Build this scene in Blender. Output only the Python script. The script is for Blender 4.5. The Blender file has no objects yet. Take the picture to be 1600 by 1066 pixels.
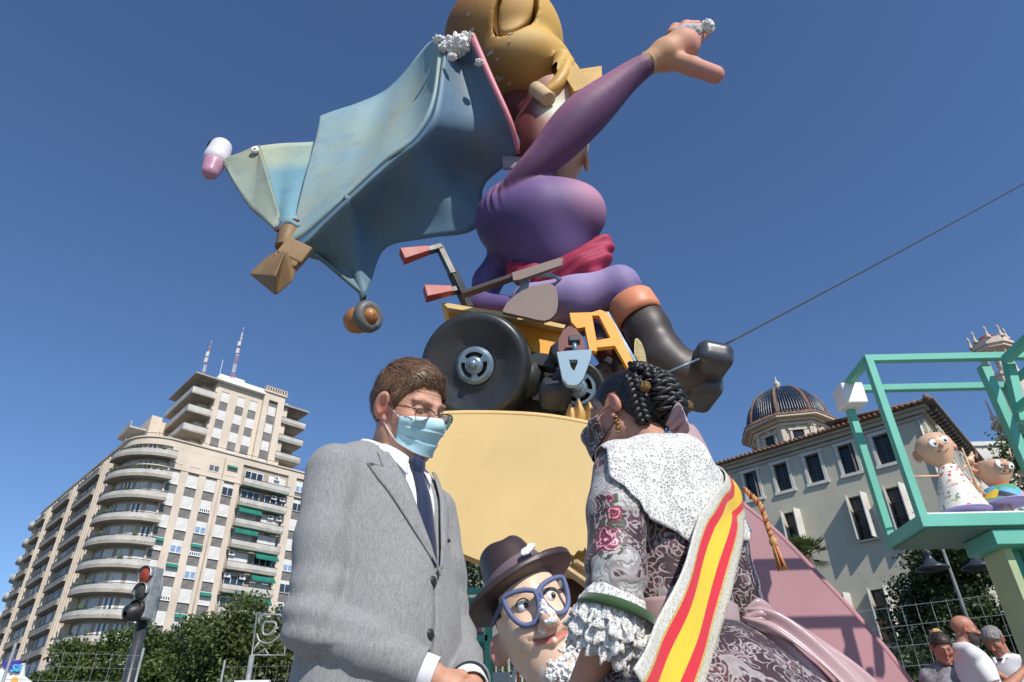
import bpy, math, random
import numpy as np
from mathutils import Matrix, Vector
random.seed(7); RNG = np.random.default_rng(7)
R_ = math.radians
# ------------------------------------------------------------------ camera, sky, sun, exposure
FOC = 1067.; PITCH = R_(32.3); ROLL = R_(1.2); CZ = .8
def ray(px, py):
    x = px-800.; y = 533.-py
    c, s = math.cos(-ROLL), math.sin(-ROLL)
    x, y = x*c-y*s, x*s+y*c
    return np.array([x/FOC, math.cos(PITCH)-y/FOC*math.sin(PITCH), math.sin(PITCH)+y/FOC*math.cos(PITCH)])
def W(px, py, Y):            # the point at world depth Y that the photograph shows at (px, py)
    r = ray(px, py); return r*(Y/r[1])+np.array([0, 0, CZ])
def depth(p): return p[1]*math.cos(PITCH)+(p[2]-CZ)*math.sin(PITCH)
def RAD(px, py, Y, rpx): return rpx*depth(W(px, py, Y))/FOC
def uvec(a): a = np.array(a, float); return a/np.linalg.norm(a)
sc = bpy.context.scene
cam_data = bpy.data.cameras.new('camera'); cam = bpy.data.objects.new('camera', cam_data)
sc.collection.objects.link(cam); sc.camera = cam
cam_data.sensor_width = 36; cam_data.lens = 36*FOC/1600; cam_data.clip_start = .05; cam_data.clip_end = 3000
f_ = uvec(ray(800, 533)); r_ = uvec(ray(900, 533)-ray(800, 533)); u_ = np.cross(r_, f_)
cam.matrix_world = Matrix(((r_[0], u_[0], -f_[0], 0), (r_[1], u_[1], -f_[1], 0), (r_[2], u_[2], -f_[2], CZ), (0, 0, 0, 1)))
SUN_EL = R_(41); SUN_AZ = R_(151)       # azimuth measured from +Y towards +X
sun_dir = np.array([math.sin(SUN_AZ)*math.cos(SUN_EL), math.cos(SUN_AZ)*math.cos(SUN_EL), math.sin(SUN_EL)])
world = bpy.data.worlds.new('World'); sc.world = world; world.use_nodes = True
wn = world.node_tree.nodes; wl = world.node_tree.links
sky = wn.new('ShaderNodeTexSky'); sky.sky_type = 'NISHITA'; sky.sun_disc = False
sky.sun_elevation = SUN_EL; sky.sun_rotation = SUN_AZ
sky.air_density = 1.0; sky.dust_density = 0.0; sky.ozone_density = 6.0; sky.altitude = 0
wn['Background'].inputs['Strength'].default_value = .127
tint = wn.new('ShaderNodeVectorMath'); tint.operation = 'MULTIPLY'; tint.inputs[1].default_value = (.93, .98, 1.05)
wl.new(sky.outputs[0], tint.inputs[0]); wl.new(tint.outputs[0], wn['Background'].inputs['Color'])
sd = bpy.data.lights.new('sun', 'SUN'); sd.energy = 4.7; sd.angle = R_(.55); sd.color = (1, .945, .86)
so = bpy.data.objects.new('sun', sd); sc.collection.objects.link(so)
so.rotation_euler = Vector((-sun_dir[0], -sun_dir[1], -sun_dir[2])).to_track_quat('-Z', 'Y').to_euler()
sc.view_settings.view_transform = 'Standard'; sc.view_settings.look = 'None'
sc.view_settings.gamma = 1; sc.view_settings.use_curve_mapping = False; sc.view_settings.exposure = 0
sc.cycles.max_bounces = 6; sc.cycles.transparent_max_bounces = 12

# ------------------------------------------------------------------ object helpers
C = sc.collection
def wloc(o):
    v = Vector((0, 0, 0))
    while o is not None: v = v+o.location; o = o.parent
    return v
def tag(o, label=None, cat=None, group=None, kind=None):
    if label: o['label'] = label
    if cat: o['category'] = cat
    if group: o['group'] = group
    if kind: o['kind'] = kind
    return o
def thing(name, loc, label, cat, group=None):
    o = bpy.data.objects.new(name, None); C.objects.link(o); o.empty_display_size = .1
    o.location = [float(x) for x in loc]; return tag(o, label, cat, group)
def place(me, name, parent=None, M=None):
    o = bpy.data.objects.new(name, me); C.objects.link(o); o.parent = parent
    if M is not None: o.matrix_local = M
    return o
def copy_tree(o, parent=None):
    c = o.copy(); C.objects.link(c)
    if parent is not None: c.parent = parent
    for ch in list(o.children): copy_tree(ch, c)
    return c
def mesh_np(name, v, f, mats, uv=None, col=None, smooth=True):
    """v (n,3), f list or (m,4) array"""
    me = bpy.data.meshes.new(name)
    v = np.asarray(v, dtype=np.float32)
    if isinstance(f, np.ndarray):
        m, k = f.shape
        me.vertices.add(len(v)); me.vertices.foreach_set('co', v.ravel())
        me.loops.add(m*k); me.loops.foreach_set('vertex_index', f.astype(np.int32).ravel())
        me.polygons.add(m); me.polygons.foreach_set('loop_start', np.arange(0, m*k, k, dtype=np.int32))
        me.polygons.foreach_set('loop_total', np.full(m, k, dtype=np.int32))
        me.update(calc_edges=True)
    else:
        me.from_pydata([tuple(map(float, p)) for p in v], [], f)
    if uv is not None:
        l = me.uv_layers.new(name='UVMap'); li = np.empty(len(me.loops), dtype=np.int32)
        me.loops.foreach_get('vertex_index', li); l.data.foreach_set('uv', np.asarray(uv, dtype=np.float32)[li].ravel())
    if col is not None:
        a = me.attributes.new('Col', 'FLOAT_COLOR', 'POINT')
        c4 = np.ones((len(v), 4), dtype=np.float32); c4[:, :3] = col; a.data.foreach_set('color', c4.ravel())
    if smooth: me.polygons.foreach_set('use_smooth', np.ones(len(me.polygons), dtype=bool))
    for m_ in (mats if isinstance(mats, (list, tuple)) else [mats]): me.materials.append(m_)
    return me
def link_mesh(me, name, parent=None, world=True):
    """mesh given in world coordinates; verts are shifted to the parent's frame"""
    if parent is not None and world:
        L = wloc(parent); me.transform(Matrix.Translation(-L))
    o = bpy.data.objects.new(name, me); C.objects.link(o); o.parent = parent; return o
class MB:
    def __init__(s, M=None): s.v = []; s.f = []; s.mi = []; s.sm = []; s.M = M
    def add(s, vs, fs, mi=0, smooth=False):
        n = len(s.v)
        for p in vs:
            p = Vector((float(p[0]), float(p[1]), float(p[2])))
            s.v.append(tuple(s.M @ p) if s.M is not None else tuple(p))
        for f in fs: s.f.append([i+n for i in f]); s.mi.append(mi); s.sm.append(smooth)
        return s
    def box(s, c, d, R=None, mi=0):
        h = [x/2 for x in d]; vs = []
        for z in (-1, 1):
            for x, y in ((-1, -1), (1, -1), (1, 1), (-1, 1)):
                p = Vector((x*h[0], y*h[1], z*h[2]))
                if R is not None: p = R @ p
                vs.append(p+Vector([float(q) for q in c]))
        return s.add(vs, [(3, 2, 1, 0), (4, 5, 6, 7), (0, 1, 5, 4), (1, 2, 6, 5), (2, 3, 7, 6), (3, 0, 4, 7)], mi)
    def b2(s, lo, hi, mi=0):
        return s.box([(a+b)/2 for a, b in zip(lo, hi)], [abs(b-a) for a, b in zip(lo, hi)], None, mi)
    def beam(s, a, b, w, h, up=(0, 0, 1), mi=0):
        a = np.array(a, float); b = np.array(b, float); d = uvec(b-a); up = np.array(up, float)
        if abs(np.dot(d, up)) > .95: up = np.array([0., 1, 0])
        x = uvec(np.cross(d, up)); y = np.cross(x, d)
        R = Matrix(((x[0], y[0], d[0]), (x[1], y[1], d[1]), (x[2], y[2], d[2])))
        return s.box((a+b)/2, (w, h, np.linalg.norm(b-a)), R, mi)
    def tube(s, path, r, n=8, mi=0, cap=True, closed=False, flat=1.0, smooth=True):
        P = [np.array(p, float) for p in path]; k = len(P)
        rr = r if hasattr(r, '__len__') else [r]*k; vs = []; prev = None
        for i in range(k):
            t = uvec(P[(i+1) % k]-P[i-1]) if closed else uvec(P[min(i+1, k-1)]-P[max(i-1, 0)])
            if prev is None:
                a = np.array([0, 0, 1.]) if abs(t[2]) < .9 else np.array([1., 0, 0])
                x = uvec(np.cross(t, a))
            else: x = uvec(prev-np.dot(prev, t)*t)
            prev = x; y = np.cross(t, x)
            for j in range(n):
                a = 2*math.pi*j/n; vs.append(P[i]+(x*math.cos(a)+y*math.sin(a)*flat)*rr[i])
        fs = []
        for i in range(k if closed else k-1):
            i2 = (i+1) % k
            for j in range(n): fs.append((i*n+j, i*n+(j+1) % n, i2*n+(j+1) % n, i2*n+j))
        if cap and not closed: fs.append(tuple(range(n))[::-1]); fs.append(tuple((k-1)*n+j for j in range(n)))
        return s.add(vs, fs, mi, smooth)
    def lathe(s, prof, c=(0, 0, 0), axis=(0, 0, 1), n=24, mi=0, smooth=True, a0=0, a1=2*math.pi):
        ax = uvec(axis); t = np.array([0, 0, 1.]) if abs(ax[2]) < .9 else np.array([1., 0, 0])
        x = uvec(np.cross(t, ax)); y = np.cross(ax, x); c = np.array(c, float); vs = []; fs = []
        full = abs(a1-a0-2*math.pi) < 1e-6; m = n if full else n+1
        for r, z in prof:
            for j in range(m):
                a = a0+(a1-a0)*j/n; vs.append(c+ax*z+(x*math.cos(a)+y*math.sin(a))*r)
        for i in range(len(prof)-1):
            for j in range(n if full else n):
                j2 = (j+1) % m; fs.append((i*m+j, i*m+j2, (i+1)*m+j2, (i+1)*m+j))
        return s.add(vs, fs, mi, smooth)
    def prism(s, poly, d, mi=0, smooth=False):
        """poly: list of 3-D points of a flat outline, extruded by vector d"""
        n = len(poly); P = [np.array(p, float) for p in poly]; d = np.array(d, float)
        vs = P+[p+d for p in P]
        fs = [tuple(range(n)), tuple(range(2*n-1, n-1, -1))]
        s.add(vs, fs, mi, False)
        vs2 = P+[p+d for p in P]
        return s.add(vs2, [(i, i+n, (i+1) % n+n, (i+1) % n) for i in range(n)], mi, smooth)
    def mesh(s, name, mats):
        me = bpy.data.meshes.new(name); me.from_pydata(s.v, [], s.f)
        for m in (mats if isinstance(mats, (list, tuple)) else [mats]): me.materials.append(m)
        me.polygons.foreach_set('material_index', s.mi); me.polygons.foreach_set('use_smooth', s.sm)
        me.update(); return me
    def build(s, name, mats, parent=None, bevel=0, world=True, kind=None, seg=2):
        o = link_mesh(s.mesh(name, mats), name, parent, world)
        if bevel: add_bevel(o, bevel, seg)
        if kind: o['kind'] = kind
        return o
def add_bevel(o, w, seg=2):
    b = o.modifiers.new('bevel', 'BEVEL'); b.width = w; b.segments = seg; b.limit_method = 'ANGLE'; b.angle_limit = R_(40)
    b.harden_normals = False
def solid(o, t, off=-1):
    m = o.modifiers.new('solid', 'SOLIDIFY'); m.thickness = t; m.offset = off
# ------------------------------------------------------------------ signed-distance modelling
def smin(a, b, k): h = np.clip(.5+.5*(b-a)/k, 0, 1); return b+(a-b)*h-k*h*(1-h)
def smax(a, b, k): return -smin(-a, -b, k)
def sph(p, c, r): return np.linalg.norm(p-np.float32(c), axis=1)-r
def ell(p, c, r, R=None):
    q = p-np.float32(c)
    if R is not None: q = q @ np.float32(R)
    r = np.float32(r); k0 = np.linalg.norm(q/r, axis=1); k1 = np.linalg.norm(q/(r*r), axis=1)
    return k0*(k0-1)/np.maximum(k1, 1e-6)
def cap(p, a, b, ra, rb=None):
    rb = ra if rb is None else rb
    a = np.float32(a); ba = np.float32(b)-a; q = p-a
    h = np.clip((q @ ba)/max(float(ba @ ba), 1e-9), 0, 1)
    return np.linalg.norm(q-h[:, None]*ba, axis=1)-(ra+(rb-ra)*h)
def chain(p, pts, rs, k=.02):
    d = None
    for i in range(len(pts)-1):
        e = cap(p, pts[i], pts[i+1], rs[i], rs[i+1]); d = e if d is None else smin(d, e, k)
    return d
def rbox(p, c, h, r, R=None):
    q = p-np.float32(c)
    if R is not None: q = q @ np.float32(R)
    q = np.abs(q)-(np.float32(h)-r)
    return np.linalg.norm(np.maximum(q, 0), axis=1)+np.minimum(q.max(axis=1), 0)-r
def rotm(rx=0, ry=0, rz=0):
    return np.array((Matrix.Rotation(R_(rz), 3, 'Z') @ Matrix.Rotation(R_(ry), 3, 'Y') @ Matrix.Rotation(R_(rx), 3, 'X')), dtype=np.float32)
def grad(f, p, e):
    k = np.float32([[1, -1, -1], [-1, -1, 1], [-1, 1, -1], [1, 1, 1]]); g = 0
    for r in k: g = g+r*f(p+r*e)[:, None]
    return g/np.maximum(np.linalg.norm(g, axis=1), 1e-9)[:, None]
def sdf_geo(f, lo, hi, h, newton=2, B=6):
    lo = np.float32(lo); n = np.ceil((np.float32(hi)-lo)/h).astype(int)+1; n = ((n+B-1)//B)*B; nb = n//B
    g = np.stack(np.meshgrid(*[np.arange(k) for k in nb], indexing='ij'), -1).reshape(-1, 3)
    cen = lo+(g*B+(B-1)/2)*h; dc = f(cen.astype(np.float32)); act = np.abs(dc) < h*B*1.3
    d = np.repeat(np.repeat(np.repeat(dc.reshape(nb), B, 0), B, 1), B, 2).astype(np.float32)
    off = np.stack(np.meshgrid(*[np.arange(B)]*3, indexing='ij'), -1).reshape(-1, 3)
    ga = g[act]
    for s in range(0, len(ga), 1500):
        idx = (ga[s:s+1500, None, :]*B+off[None]).reshape(-1, 3)
        d[idx[:, 0], idx[:, 1], idx[:, 2]] = f((lo+idx*h).astype(np.float32))
    s = d < 0
    c = [s[x:s.shape[0]-1+x, y:s.shape[1]-1+y, z:s.shape[2]-1+z] for x in (0, 1) for y in (0, 1) for z in (0, 1)]
    anyv = c[0].copy(); allv = c[0].copy()
    for q in c[1:]: anyv |= q; allv &= q
    cells = np.argwhere(anyv & ~allv)
    cid = np.full(anyv.shape, -1, dtype=np.int32); cid[cells[:, 0], cells[:, 1], cells[:, 2]] = np.arange(len(cells))
    corner = np.array([(x, y, z) for x in (0, 1) for y in (0, 1) for z in (0, 1)])
    val = np.stack([d[cells[:, 0]+o[0], cells[:, 1]+o[1], cells[:, 2]+o[2]] for o in corner], 1)
    acc = np.zeros((len(cells), 3)); cnt = np.zeros(len(cells))
    for i in range(8):
        for j in range(i+1, 8):
            if np.abs(corner[i]-corner[j]).sum() != 1: continue
            a, b = val[:, i], val[:, j]; m = (a < 0) != (b < 0)
            t = np.where(m, a/np.where(m, a-b, 1), 0)
            acc += np.where(m[:, None], corner[i]+t[:, None]*(corner[j]-corner[i]), 0); cnt += m
    v = (lo+(cells+acc/np.maximum(cnt, 1)[:, None])*h).astype(np.float32)
    quads = []
    for ax in range(3):
        sl0 = [slice(None)]*3; sl1 = [slice(None)]*3; sl0[ax] = slice(0, -1); sl1[ax] = slice(1, None)
        e = np.argwhere(s[tuple(sl0)] != s[tuple(sl1)]); a1, a2 = (ax+1) % 3, (ax+2) % 3
        ok = (e[:, a1] > 0) & (e[:, a2] > 0) & (e[:, a1] < cid.shape[a1]) & (e[:, a2] < cid.shape[a2]); e = e[ok]
        def cc(d1, d2):
            q = e.copy(); q[:, a1] -= d1; q[:, a2] -= d2; return cid[q[:, 0], q[:, 1], q[:, 2]]
        q = np.stack([cc(0, 0), cc(1, 0), cc(1, 1), cc(0, 1)], 1)
        fl = s[e[:, 0], e[:, 1], e[:, 2]]
        q[~fl] = q[~fl][:, ::-1]; quads.append(q)
    q = np.concatenate(quads); q = q[(q >= 0).all(1)]
    for _ in range(newton):
        dd = f(v); nn = grad(f, v, h*.35); v = v-nn*np.clip(dd, -h, h)[:, None]*.9
    return v.astype(np.float32), q
def sdf_obj(name, f, lo, hi, h, mats, parent=None, colf=None, newton=2, M=None, world=True):
    v, q = sdf_geo(f, lo, hi, h, newton)
    col = colf(v) if colf else None
    if M is not None:
        v = v @ np.array(M.to_3x3()).T.astype(np.float32)+np.float32(M.translation)
    return link_mesh(mesh_np(name, v, q, mats, None, col), name, parent, world)
def cast(f, O, D, off, it=50, tmax=1.0):
    O = np.float32(O); D = np.float32(D); t = np.zeros(len(O), dtype=np.float32)
    for _ in range(it): t += np.clip((f(O+D*t[:, None])-off)*.85, -.05, .2); t = np.minimum(t, tmax)
    return O+D*t[:, None]
def grid_faces(nu, nv, cu=False):
    i, j = np.meshgrid(np.arange(nu if cu else nu-1), np.arange(nv-1), indexing='ij'); i = i.ravel(); j = j.ravel()
    i2 = (i+1) % nu
    return np.stack([i*nv+j, i2*nv+j, i2*nv+j+1, i*nv+j+1], 1)
def grid_obj(name, P, nu, nv, mats, parent=None, thick=0, M=None, world=True, uv=None, col=None, cu=False, off=-1):
    if uv is None:
        a, b = np.meshgrid(np.linspace(0, 1, nu), np.linspace(0, 1, nv), indexing='ij'); uv = np.stack([a.ravel(), b.ravel()], 1)
    v = np.float32(P)
    if M is not None: v = v @ np.array(M.to_3x3()).T.astype(np.float32)+np.float32(M.translation)
    o = link_mesh(mesh_np(name, v, grid_faces(nu, nv, cu), mats, uv, col), name, parent, world)
    if thick: solid(o, thick, off)
    return o
def noise3(p, sc_, seed=0, octv=2):
    """cheap smooth value noise, -1..1"""
    p = np.asarray(p, dtype=np.float64)*sc_; out = 0; amp = 1; tot = 0
    for o in range(octv):
        i = np.floor(p).astype(np.int64); fr = p-i; fr = fr*fr*(3-2*fr)
        def hsh(a):
            n = (a[:, 0]*374761393+a[:, 1]*668265263+a[:, 2]*1442695041+(seed+o)*97531) & 0x7fffffff
            n = ((n ^ (n >> 13))*1274126177) & 0x7fffffff; n = n ^ (n >> 16)
            return (n & 0xffff)/32767.5-1
        r = 0
        for x in (0, 1):
            for y in (0, 1):
                for z in (0, 1):
                    w = (fr[:, 0] if x else 1-fr[:, 0])*(fr[:, 1] if y else 1-fr[:, 1])*(fr[:, 2] if z else 1-fr[:, 2])
                    r = r+w*hsh(i+np.array([x, y, z]))
        out = out+r*amp; tot += amp; amp *= .5; p = p*2.03+11.7
    return (out/tot).astype(np.float32)
def lerp(a, b, t): return np.array(a, float)*(1-t)+np.array(b, float)*t
def spline(pts, n):
    P = [np.array(p, float) for p in pts]; P = [2*P[0]-P[1]]+P+[2*P[-1]-P[-2]]; out = []; m = len(P)-3
    for i in range(n):
        t = i/(n-1)*m; k = min(int(t), m-1); t -= k; a, b, c, d = P[k:k+4]
        out.append(.5*((2*b)+(-a+c)*t+(2*a-5*b+4*c-d)*t*t+(-a+3*b-3*c+d)*t**3))
    return np.array(out)
def frame(o, y, z):
    """matrix whose local +y looks along y and +z roughly along z"""
    y = uvec(y); x = uvec(np.cross(y, z)); z = np.cross(x, y)
    return Matrix(((x[0], y[0], z[0], o[0]), (x[1], y[1], z[1], o[1]), (x[2], y[2], z[2], o[2]), (0, 0, 0, 1)))
# ------------------------------------------------------------------ materials
class NT:
    def __init__(s, name):
        s.m = bpy.data.materials.new(name); s.m.use_nodes = True; s.t = s.m.node_tree
        s.b = s.t.nodes['Principled BSDF']
    def n(s, t, **kw):
        x = s.t.nodes.new(t)
        for k, v in kw.items():
            if k in x.inputs.keys(): s.set(x, k, v)
            else: setattr(x, k, v)
        return x
    def set(s, x, k, v):
        if isinstance(v, bpy.types.NodeSocket): s.t.links.new(v, x.inputs[k])
        else:
            if isinstance(v, tuple) and len(v) == 3 and x.inputs[k].type == 'RGBA': v = (*v, 1)
            x.inputs[k].default_value = v
    def math(s, op, a, b=0., c=None, clamp=False):
        x = s.t.nodes.new('ShaderNodeMath'); x.operation = op; x.use_clamp = clamp
        s.set(x, 0, a); s.set(x, 1, b)
        if c is not None: s.set(x, 2, c)
        return x.outputs[0]
    def mix(s, f, a, b, mode='MIX'):
        x = s.t.nodes.new('ShaderNodeMix'); x.data_type = 'RGBA'; x.blend_type = mode
        s.set(x, 0, f); s.set(x, 6, a); s.set(x, 7, b); return x.outputs[2]
    def noise(s, scale, vec=None, detail=3, rough=.55, dist=0):
        x = s.t.nodes.new('ShaderNodeTexNoise'); x.inputs['Scale'].default_value = scale
        x.inputs['Detail'].default_value = detail; x.inputs['Roughness'].default_value = rough; x.inputs['Distortion'].default_value = dist
        s.t.links.new(vec if vec is not None else s.co(), x.inputs['Vector']); return x.outputs[0]
    def voro(s, scale, vec=None, feat='F1', out='Distance', rnd=1):
        x = s.t.nodes.new('ShaderNodeTexVoronoi'); x.feature = feat; x.inputs['Scale'].default_value = scale
        x.inputs['Randomness'].default_value = rnd
        s.t.links.new(vec if vec is not None else s.co(), x.inputs['Vector']); return x.outputs[out]
    def co(s, kind='Object'):
        if not hasattr(s, '_c'): s._c = s.t.nodes.new('ShaderNodeTexCoord')
        return s._c.outputs[kind]
    def mapping(s, vec, sc_=(1, 1, 1), rot=(0, 0, 0), loc=(0, 0, 0)):
        x = s.t.nodes.new('ShaderNodeMapping'); x.inputs['Scale'].default_value = sc_; x.inputs['Rotation'].default_value = rot
        x.inputs['Location'].default_value = loc
        s.t.links.new(vec, x.inputs['Vector']); return x.outputs[0]
    def step(s, x, lo, hi):
        m = s.t.nodes.new('ShaderNodeMapRange'); m.interpolation_type = 'SMOOTHSTEP'
        s.set(m, 0, x); m.inputs[1].default_value = lo; m.inputs[2].default_value = hi; return m.outputs[0]
    def bump(s, h, strength=.3, dist=.01, prev=None):
        x = s.t.nodes.new('ShaderNodeBump'); x.inputs['Strength'].default_value = strength; x.inputs['Distance'].default_value = dist
        s.t.links.new(h, x.inputs['Height'])
        if prev is not None: s.t.links.new(prev, x.inputs['Normal'])
        return x.outputs[0]
    def out(s, color=None, rough=None, normal=None, **kw):
        if color is not None: s.set(s.b, 'Base Color', color)
        if rough is not None: s.set(s.b, 'Roughness', rough)
        if normal is not None: s.set(s.b, 'Normal', normal)
        for k, v in kw.items(): s.set(s.b, k.replace('_', ' '), v)
        return s.m
def mat(name, col, rough=.6, var=.15, vs=2.0, bump=0, bs=60, bd=.004, metal=0, attr=False, dirt=0, spec=.5, coat=0, sub=0):
    t = NT(name)
    base = t.n('ShaderNodeAttribute', attribute_name='Col').outputs['Color'] if attr else None
    n1 = t.noise(vs, detail=5, rough=.65)
    if base is None: c = t.mix(t.step(n1, .3, .7), tuple(x*(1-var) for x in col), tuple(min(1, x*(1+var)) for x in col))
    else: c = t.mix(t.step(n1, .3, .7), base, t.mix(1, base, (1-var*1.5,)*3, 'MULTIPLY'))
    if dirt:
        n2 = t.step(t.noise(vs*3.1, detail=8, rough=.75), .56, .72)
        c = t.mix(t.math('MULTIPLY', n2, dirt), c, tuple(x*.45 for x in col) if base is None else t.mix(1, c, (.5, .47, .42), 'MULTIPLY'))
    nm = t.bump(t.noise(bs, detail=4), bump, bd) if bump else None
    rg = t.math('MULTIPLY_ADD', n1, .25, rough-.12, clamp=True)
    return t.out(c, rg, nm, Metallic=metal, **{'Specular_IOR_Level': spec, 'Coat_Weight': coat, 'Subsurface_Weight': sub, 'Subsurface_Scale': .01})
# ------------------------------------------------------------------ ground
m_asph = mat('asphalt', (.055, .054, .052), .85, .25, .8, .5, 90, .004, dirt=.4)
m_pave = mat('paving', (.30, .28, .25), .8, .2, .6, .3, 30, .004, dirt=.3)
m_curb = mat('kerb_stone', (.34, .33, .31), .8, .15, 2)
g = MB(); g.b2((-700, -300, -.2), (700, 900, 0)); tag(g.build('ground', m_asph), kind='structure')
g = MB(); g.b2((-9, -6, .004), (9, 14, .1)); o = g.build('pavement', m_pave); tag(o, kind='structure')
# paving slabs near the people
for i in range(-7, 8):
    for j in range(-2, 14):
        if len([0 for _ in ()]) == 0 and (abs(i) < 8):
            pass
me_slab = MB().b2((-.29, -.29, 0), (.29, .29, .012)).mesh('paving_slab', m_pave)
for i in range(-6, 7):
    for j in range(-1, 13): place(me_slab, 'paving_slab', o, Matrix.Translation((i*.6, j*.6, .1)))
# ------------------------------------------------------------------ left tower block
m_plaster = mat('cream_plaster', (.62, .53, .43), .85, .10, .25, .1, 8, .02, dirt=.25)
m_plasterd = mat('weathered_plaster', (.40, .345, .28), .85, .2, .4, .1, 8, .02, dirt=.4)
m_white = mat('white_shutter', (.74, .73, .70), .6, .08, .6)
m_slat = NT('roller_shutter'); _s = m_slat.n('ShaderNodeTexWave', wave_type='BANDS', bands_direction='Z'); _s.inputs['Scale'].default_value = 5
m_slat.t.links.new(m_slat.co(), _s.inputs['Vector'])
m_slat = m_slat.out(m_slat.mix(m_slat.step(m_slat.noise(.6), .3, .7), (.62, .61, .57), (.78, .77, .74)), .55, m_slat.bump(_s.outputs[0], .5, .03))
m_grey = mat('grey_panel', (.17, .16, .15), .6, .25, .8)
m_glass = mat('dark_glass', (.03, .04, .055), .12, .3, .5, spec=.8)
m_bfront = mat('balcony_front', (.50, .48, .44), .6, .15, .7, dirt=.3)
m_bslab = mat('balcony_slab', (.34, .31, .26), .8, .15, .7, dirt=.3)
m_rail = mat('dark_railing', (.05, .05, .05), .5, .1)
m_awn = mat('green_awning', (.008, .17, .12), .75, .2, 1)
m_blue = mat('painted_window', (.22, .33, .50), .5, .2, 1)
U = np.array([.731, .682, 0]); Vv = np.array([-.707, .707, 0]); C0 = np.array([-53.16, 88.36, 0])
def basis(o, x, flip=False):
    """local x along the facade, y INTO the building, z up"""
    n = np.array([-x[1], x[0], 0])
    if flip: n = -n
    return Matrix(((x[0], n[0], 0, o[0]), (x[1], n[1], 0, o[1]), (0, 0, 1, 0), (0, 0, 0, 1)))
MU = basis(C0, U); MV = basis(C0, Vv, True)
ROOT = C0+U*12+np.array([0, 0, 0])
blk = thing('apartment_building', C0, 'tall cream apartment block with rounded corner balconies and a stepped tower behind the trees', 'building')
TOP = 43.0; FH = 3.1
# main body: polygon plan with rounded corner
RC = 5.2
plan = []
c_in = C0+U*RC+Vv*RC
for i in range(13):
    a = i/12; d = uvec(-Vv*(1-a)-U*a+1e-9); d = uvec(-Vv*math.cos(a*math.pi/2)-U*math.sin(a*math.pi/2))
    plan.append(c_in+d*RC*.93)
plan = [C0+U*34+Vv*14, C0+U*34+Vv*.25]+plan[::1]+[C0+Vv*48.6+U*.25, C0+Vv*48.6+U*14, C0+U*14+Vv*14]
def prism_z(b, pl, z0, z1, mi=0): b.prism([(p[0], p[1], z0) for p in pl], (0, 0, z1-z0), mi)
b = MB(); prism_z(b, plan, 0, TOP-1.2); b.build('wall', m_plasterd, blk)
# parapet band with cornice
def off_plan(k):
    pl = []
    for i in range(17):
        a = i/16; d = uvec(-Vv*math.cos(a*math.pi/2)-U*math.sin(a*math.pi/2)); pl.append(c_in+d*(RC+k))
    return [C0+U*34-Vv*k+Vv*14, C0+U*34-Vv*k]+pl+[C0+Vv*48.7-U*k, C0+Vv*48.7-U*k+U*10, C0+U*14+Vv*14]
b = MB(); prism_z(b, off_plan(.02), TOP-1.2, TOP-.2); prism_z(b, off_plan(.22), TOP-.2, TOP); b.build('parapet', m_plaster, blk)
b = MB(); prism_z(b, off_plan(.12), TOP-4.4, TOP-4.2); b.build('cornice', m_plaster, blk)
# plain plaster piers of the sunlit facade (local frame MU: x = s)
piers = [(4.9, 5.15), (6.75, 7.8), (9.4, 10.4), (12.05, 13.1), (14.65, 15.5), (23.0, 24.4), (26, 27.1), (28.7, 34)]
for a, c in piers:
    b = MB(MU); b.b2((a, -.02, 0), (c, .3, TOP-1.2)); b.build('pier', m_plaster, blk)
b = MB(MU); b.b2((4.9, .0, TOP-4.2), (15.5, .28, TOP-1.2)); b.build('top_band', m_plaster, blk)
b = MB(MU); b.tube([(12.6, -.12, 3), (12.6, -.12, TOP-1)], .09, 6); b.build('drain_pipe', m_plasterd, blk)
# windows: white roller shutter over grey panel, shared meshes
w = 1.58
def shut_mesh(kind):
    b = MB(); b.b2((0, .06, 0), (w, .16, 1.75), 0)
    if kind == 1: b.b2((0, .02, 0), (w, .07, .55), 1); [b.b2((.12+i*.3, .0, .1), (.28+i*.3, .03, .45), 3) for i in range(5)]
    if kind == 2: b.b2((0.05, .02, 0), (w-.05, .08, 1.0), 1); b.b2((.1, -.0, .1), (.72, .03, .95), 2); b.b2((.86, .0, .1), (w-.1, .03, .95), 2)
    if kind == 3: b.b2((.05, -.05, .1), (w-.05, .08, 1.2), 3); b.b2((w/2-.04, -.07, .1), (w/2+.04, .0, 1.2), 0)
    b.b2((-.04, -.06, -.06), (w+.04, .12, .0), 0)
    return b.mesh('window', [m_slat, m_white, m_blue, m_glass])
sm = [shut_mesh(k) for k in range(4)]
pm = MB().b2((0, .1, 0), (w, .2, 1.22)).mesh('panel', m_grey)
wr = random.Random(3)
for s0 in (5.16, 7.81, 10.45, 13.08, 24.42, 27.12):
    for k in range(13):
        z = 41.3-1.75-FH*k
        kind = wr.choices([0, 1, 2, 3], [9, 2, 1, 1])[0]
        place(sm[kind], 'window', blk, Matrix.Translation(-Vector(C0)) @ MU @ Matrix.Translation((s0, 0, z)))
        if k > 0: place(pm, 'panel', blk, Matrix.Translation(-Vector(C0)) @ MU @ Matrix.Translation((s0, 0, z+1.79)))
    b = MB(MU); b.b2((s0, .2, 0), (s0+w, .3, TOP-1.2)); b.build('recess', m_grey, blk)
aw = MB(); aw.add([(0, -.0, .5), (w, 0, .5), (w, -.55, 0), (0, -.55, 0), (0, 0, .46), (w, 0, .46), (w, -.55, -.04), (0, -.55, -.04)],
  [(0, 1, 2, 3), (7, 6, 5, 4), (3, 2, 6, 7), (0, 3, 7, 4), (2, 1, 5, 6)]); aw = aw.mesh('awning', m_awn)
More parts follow.
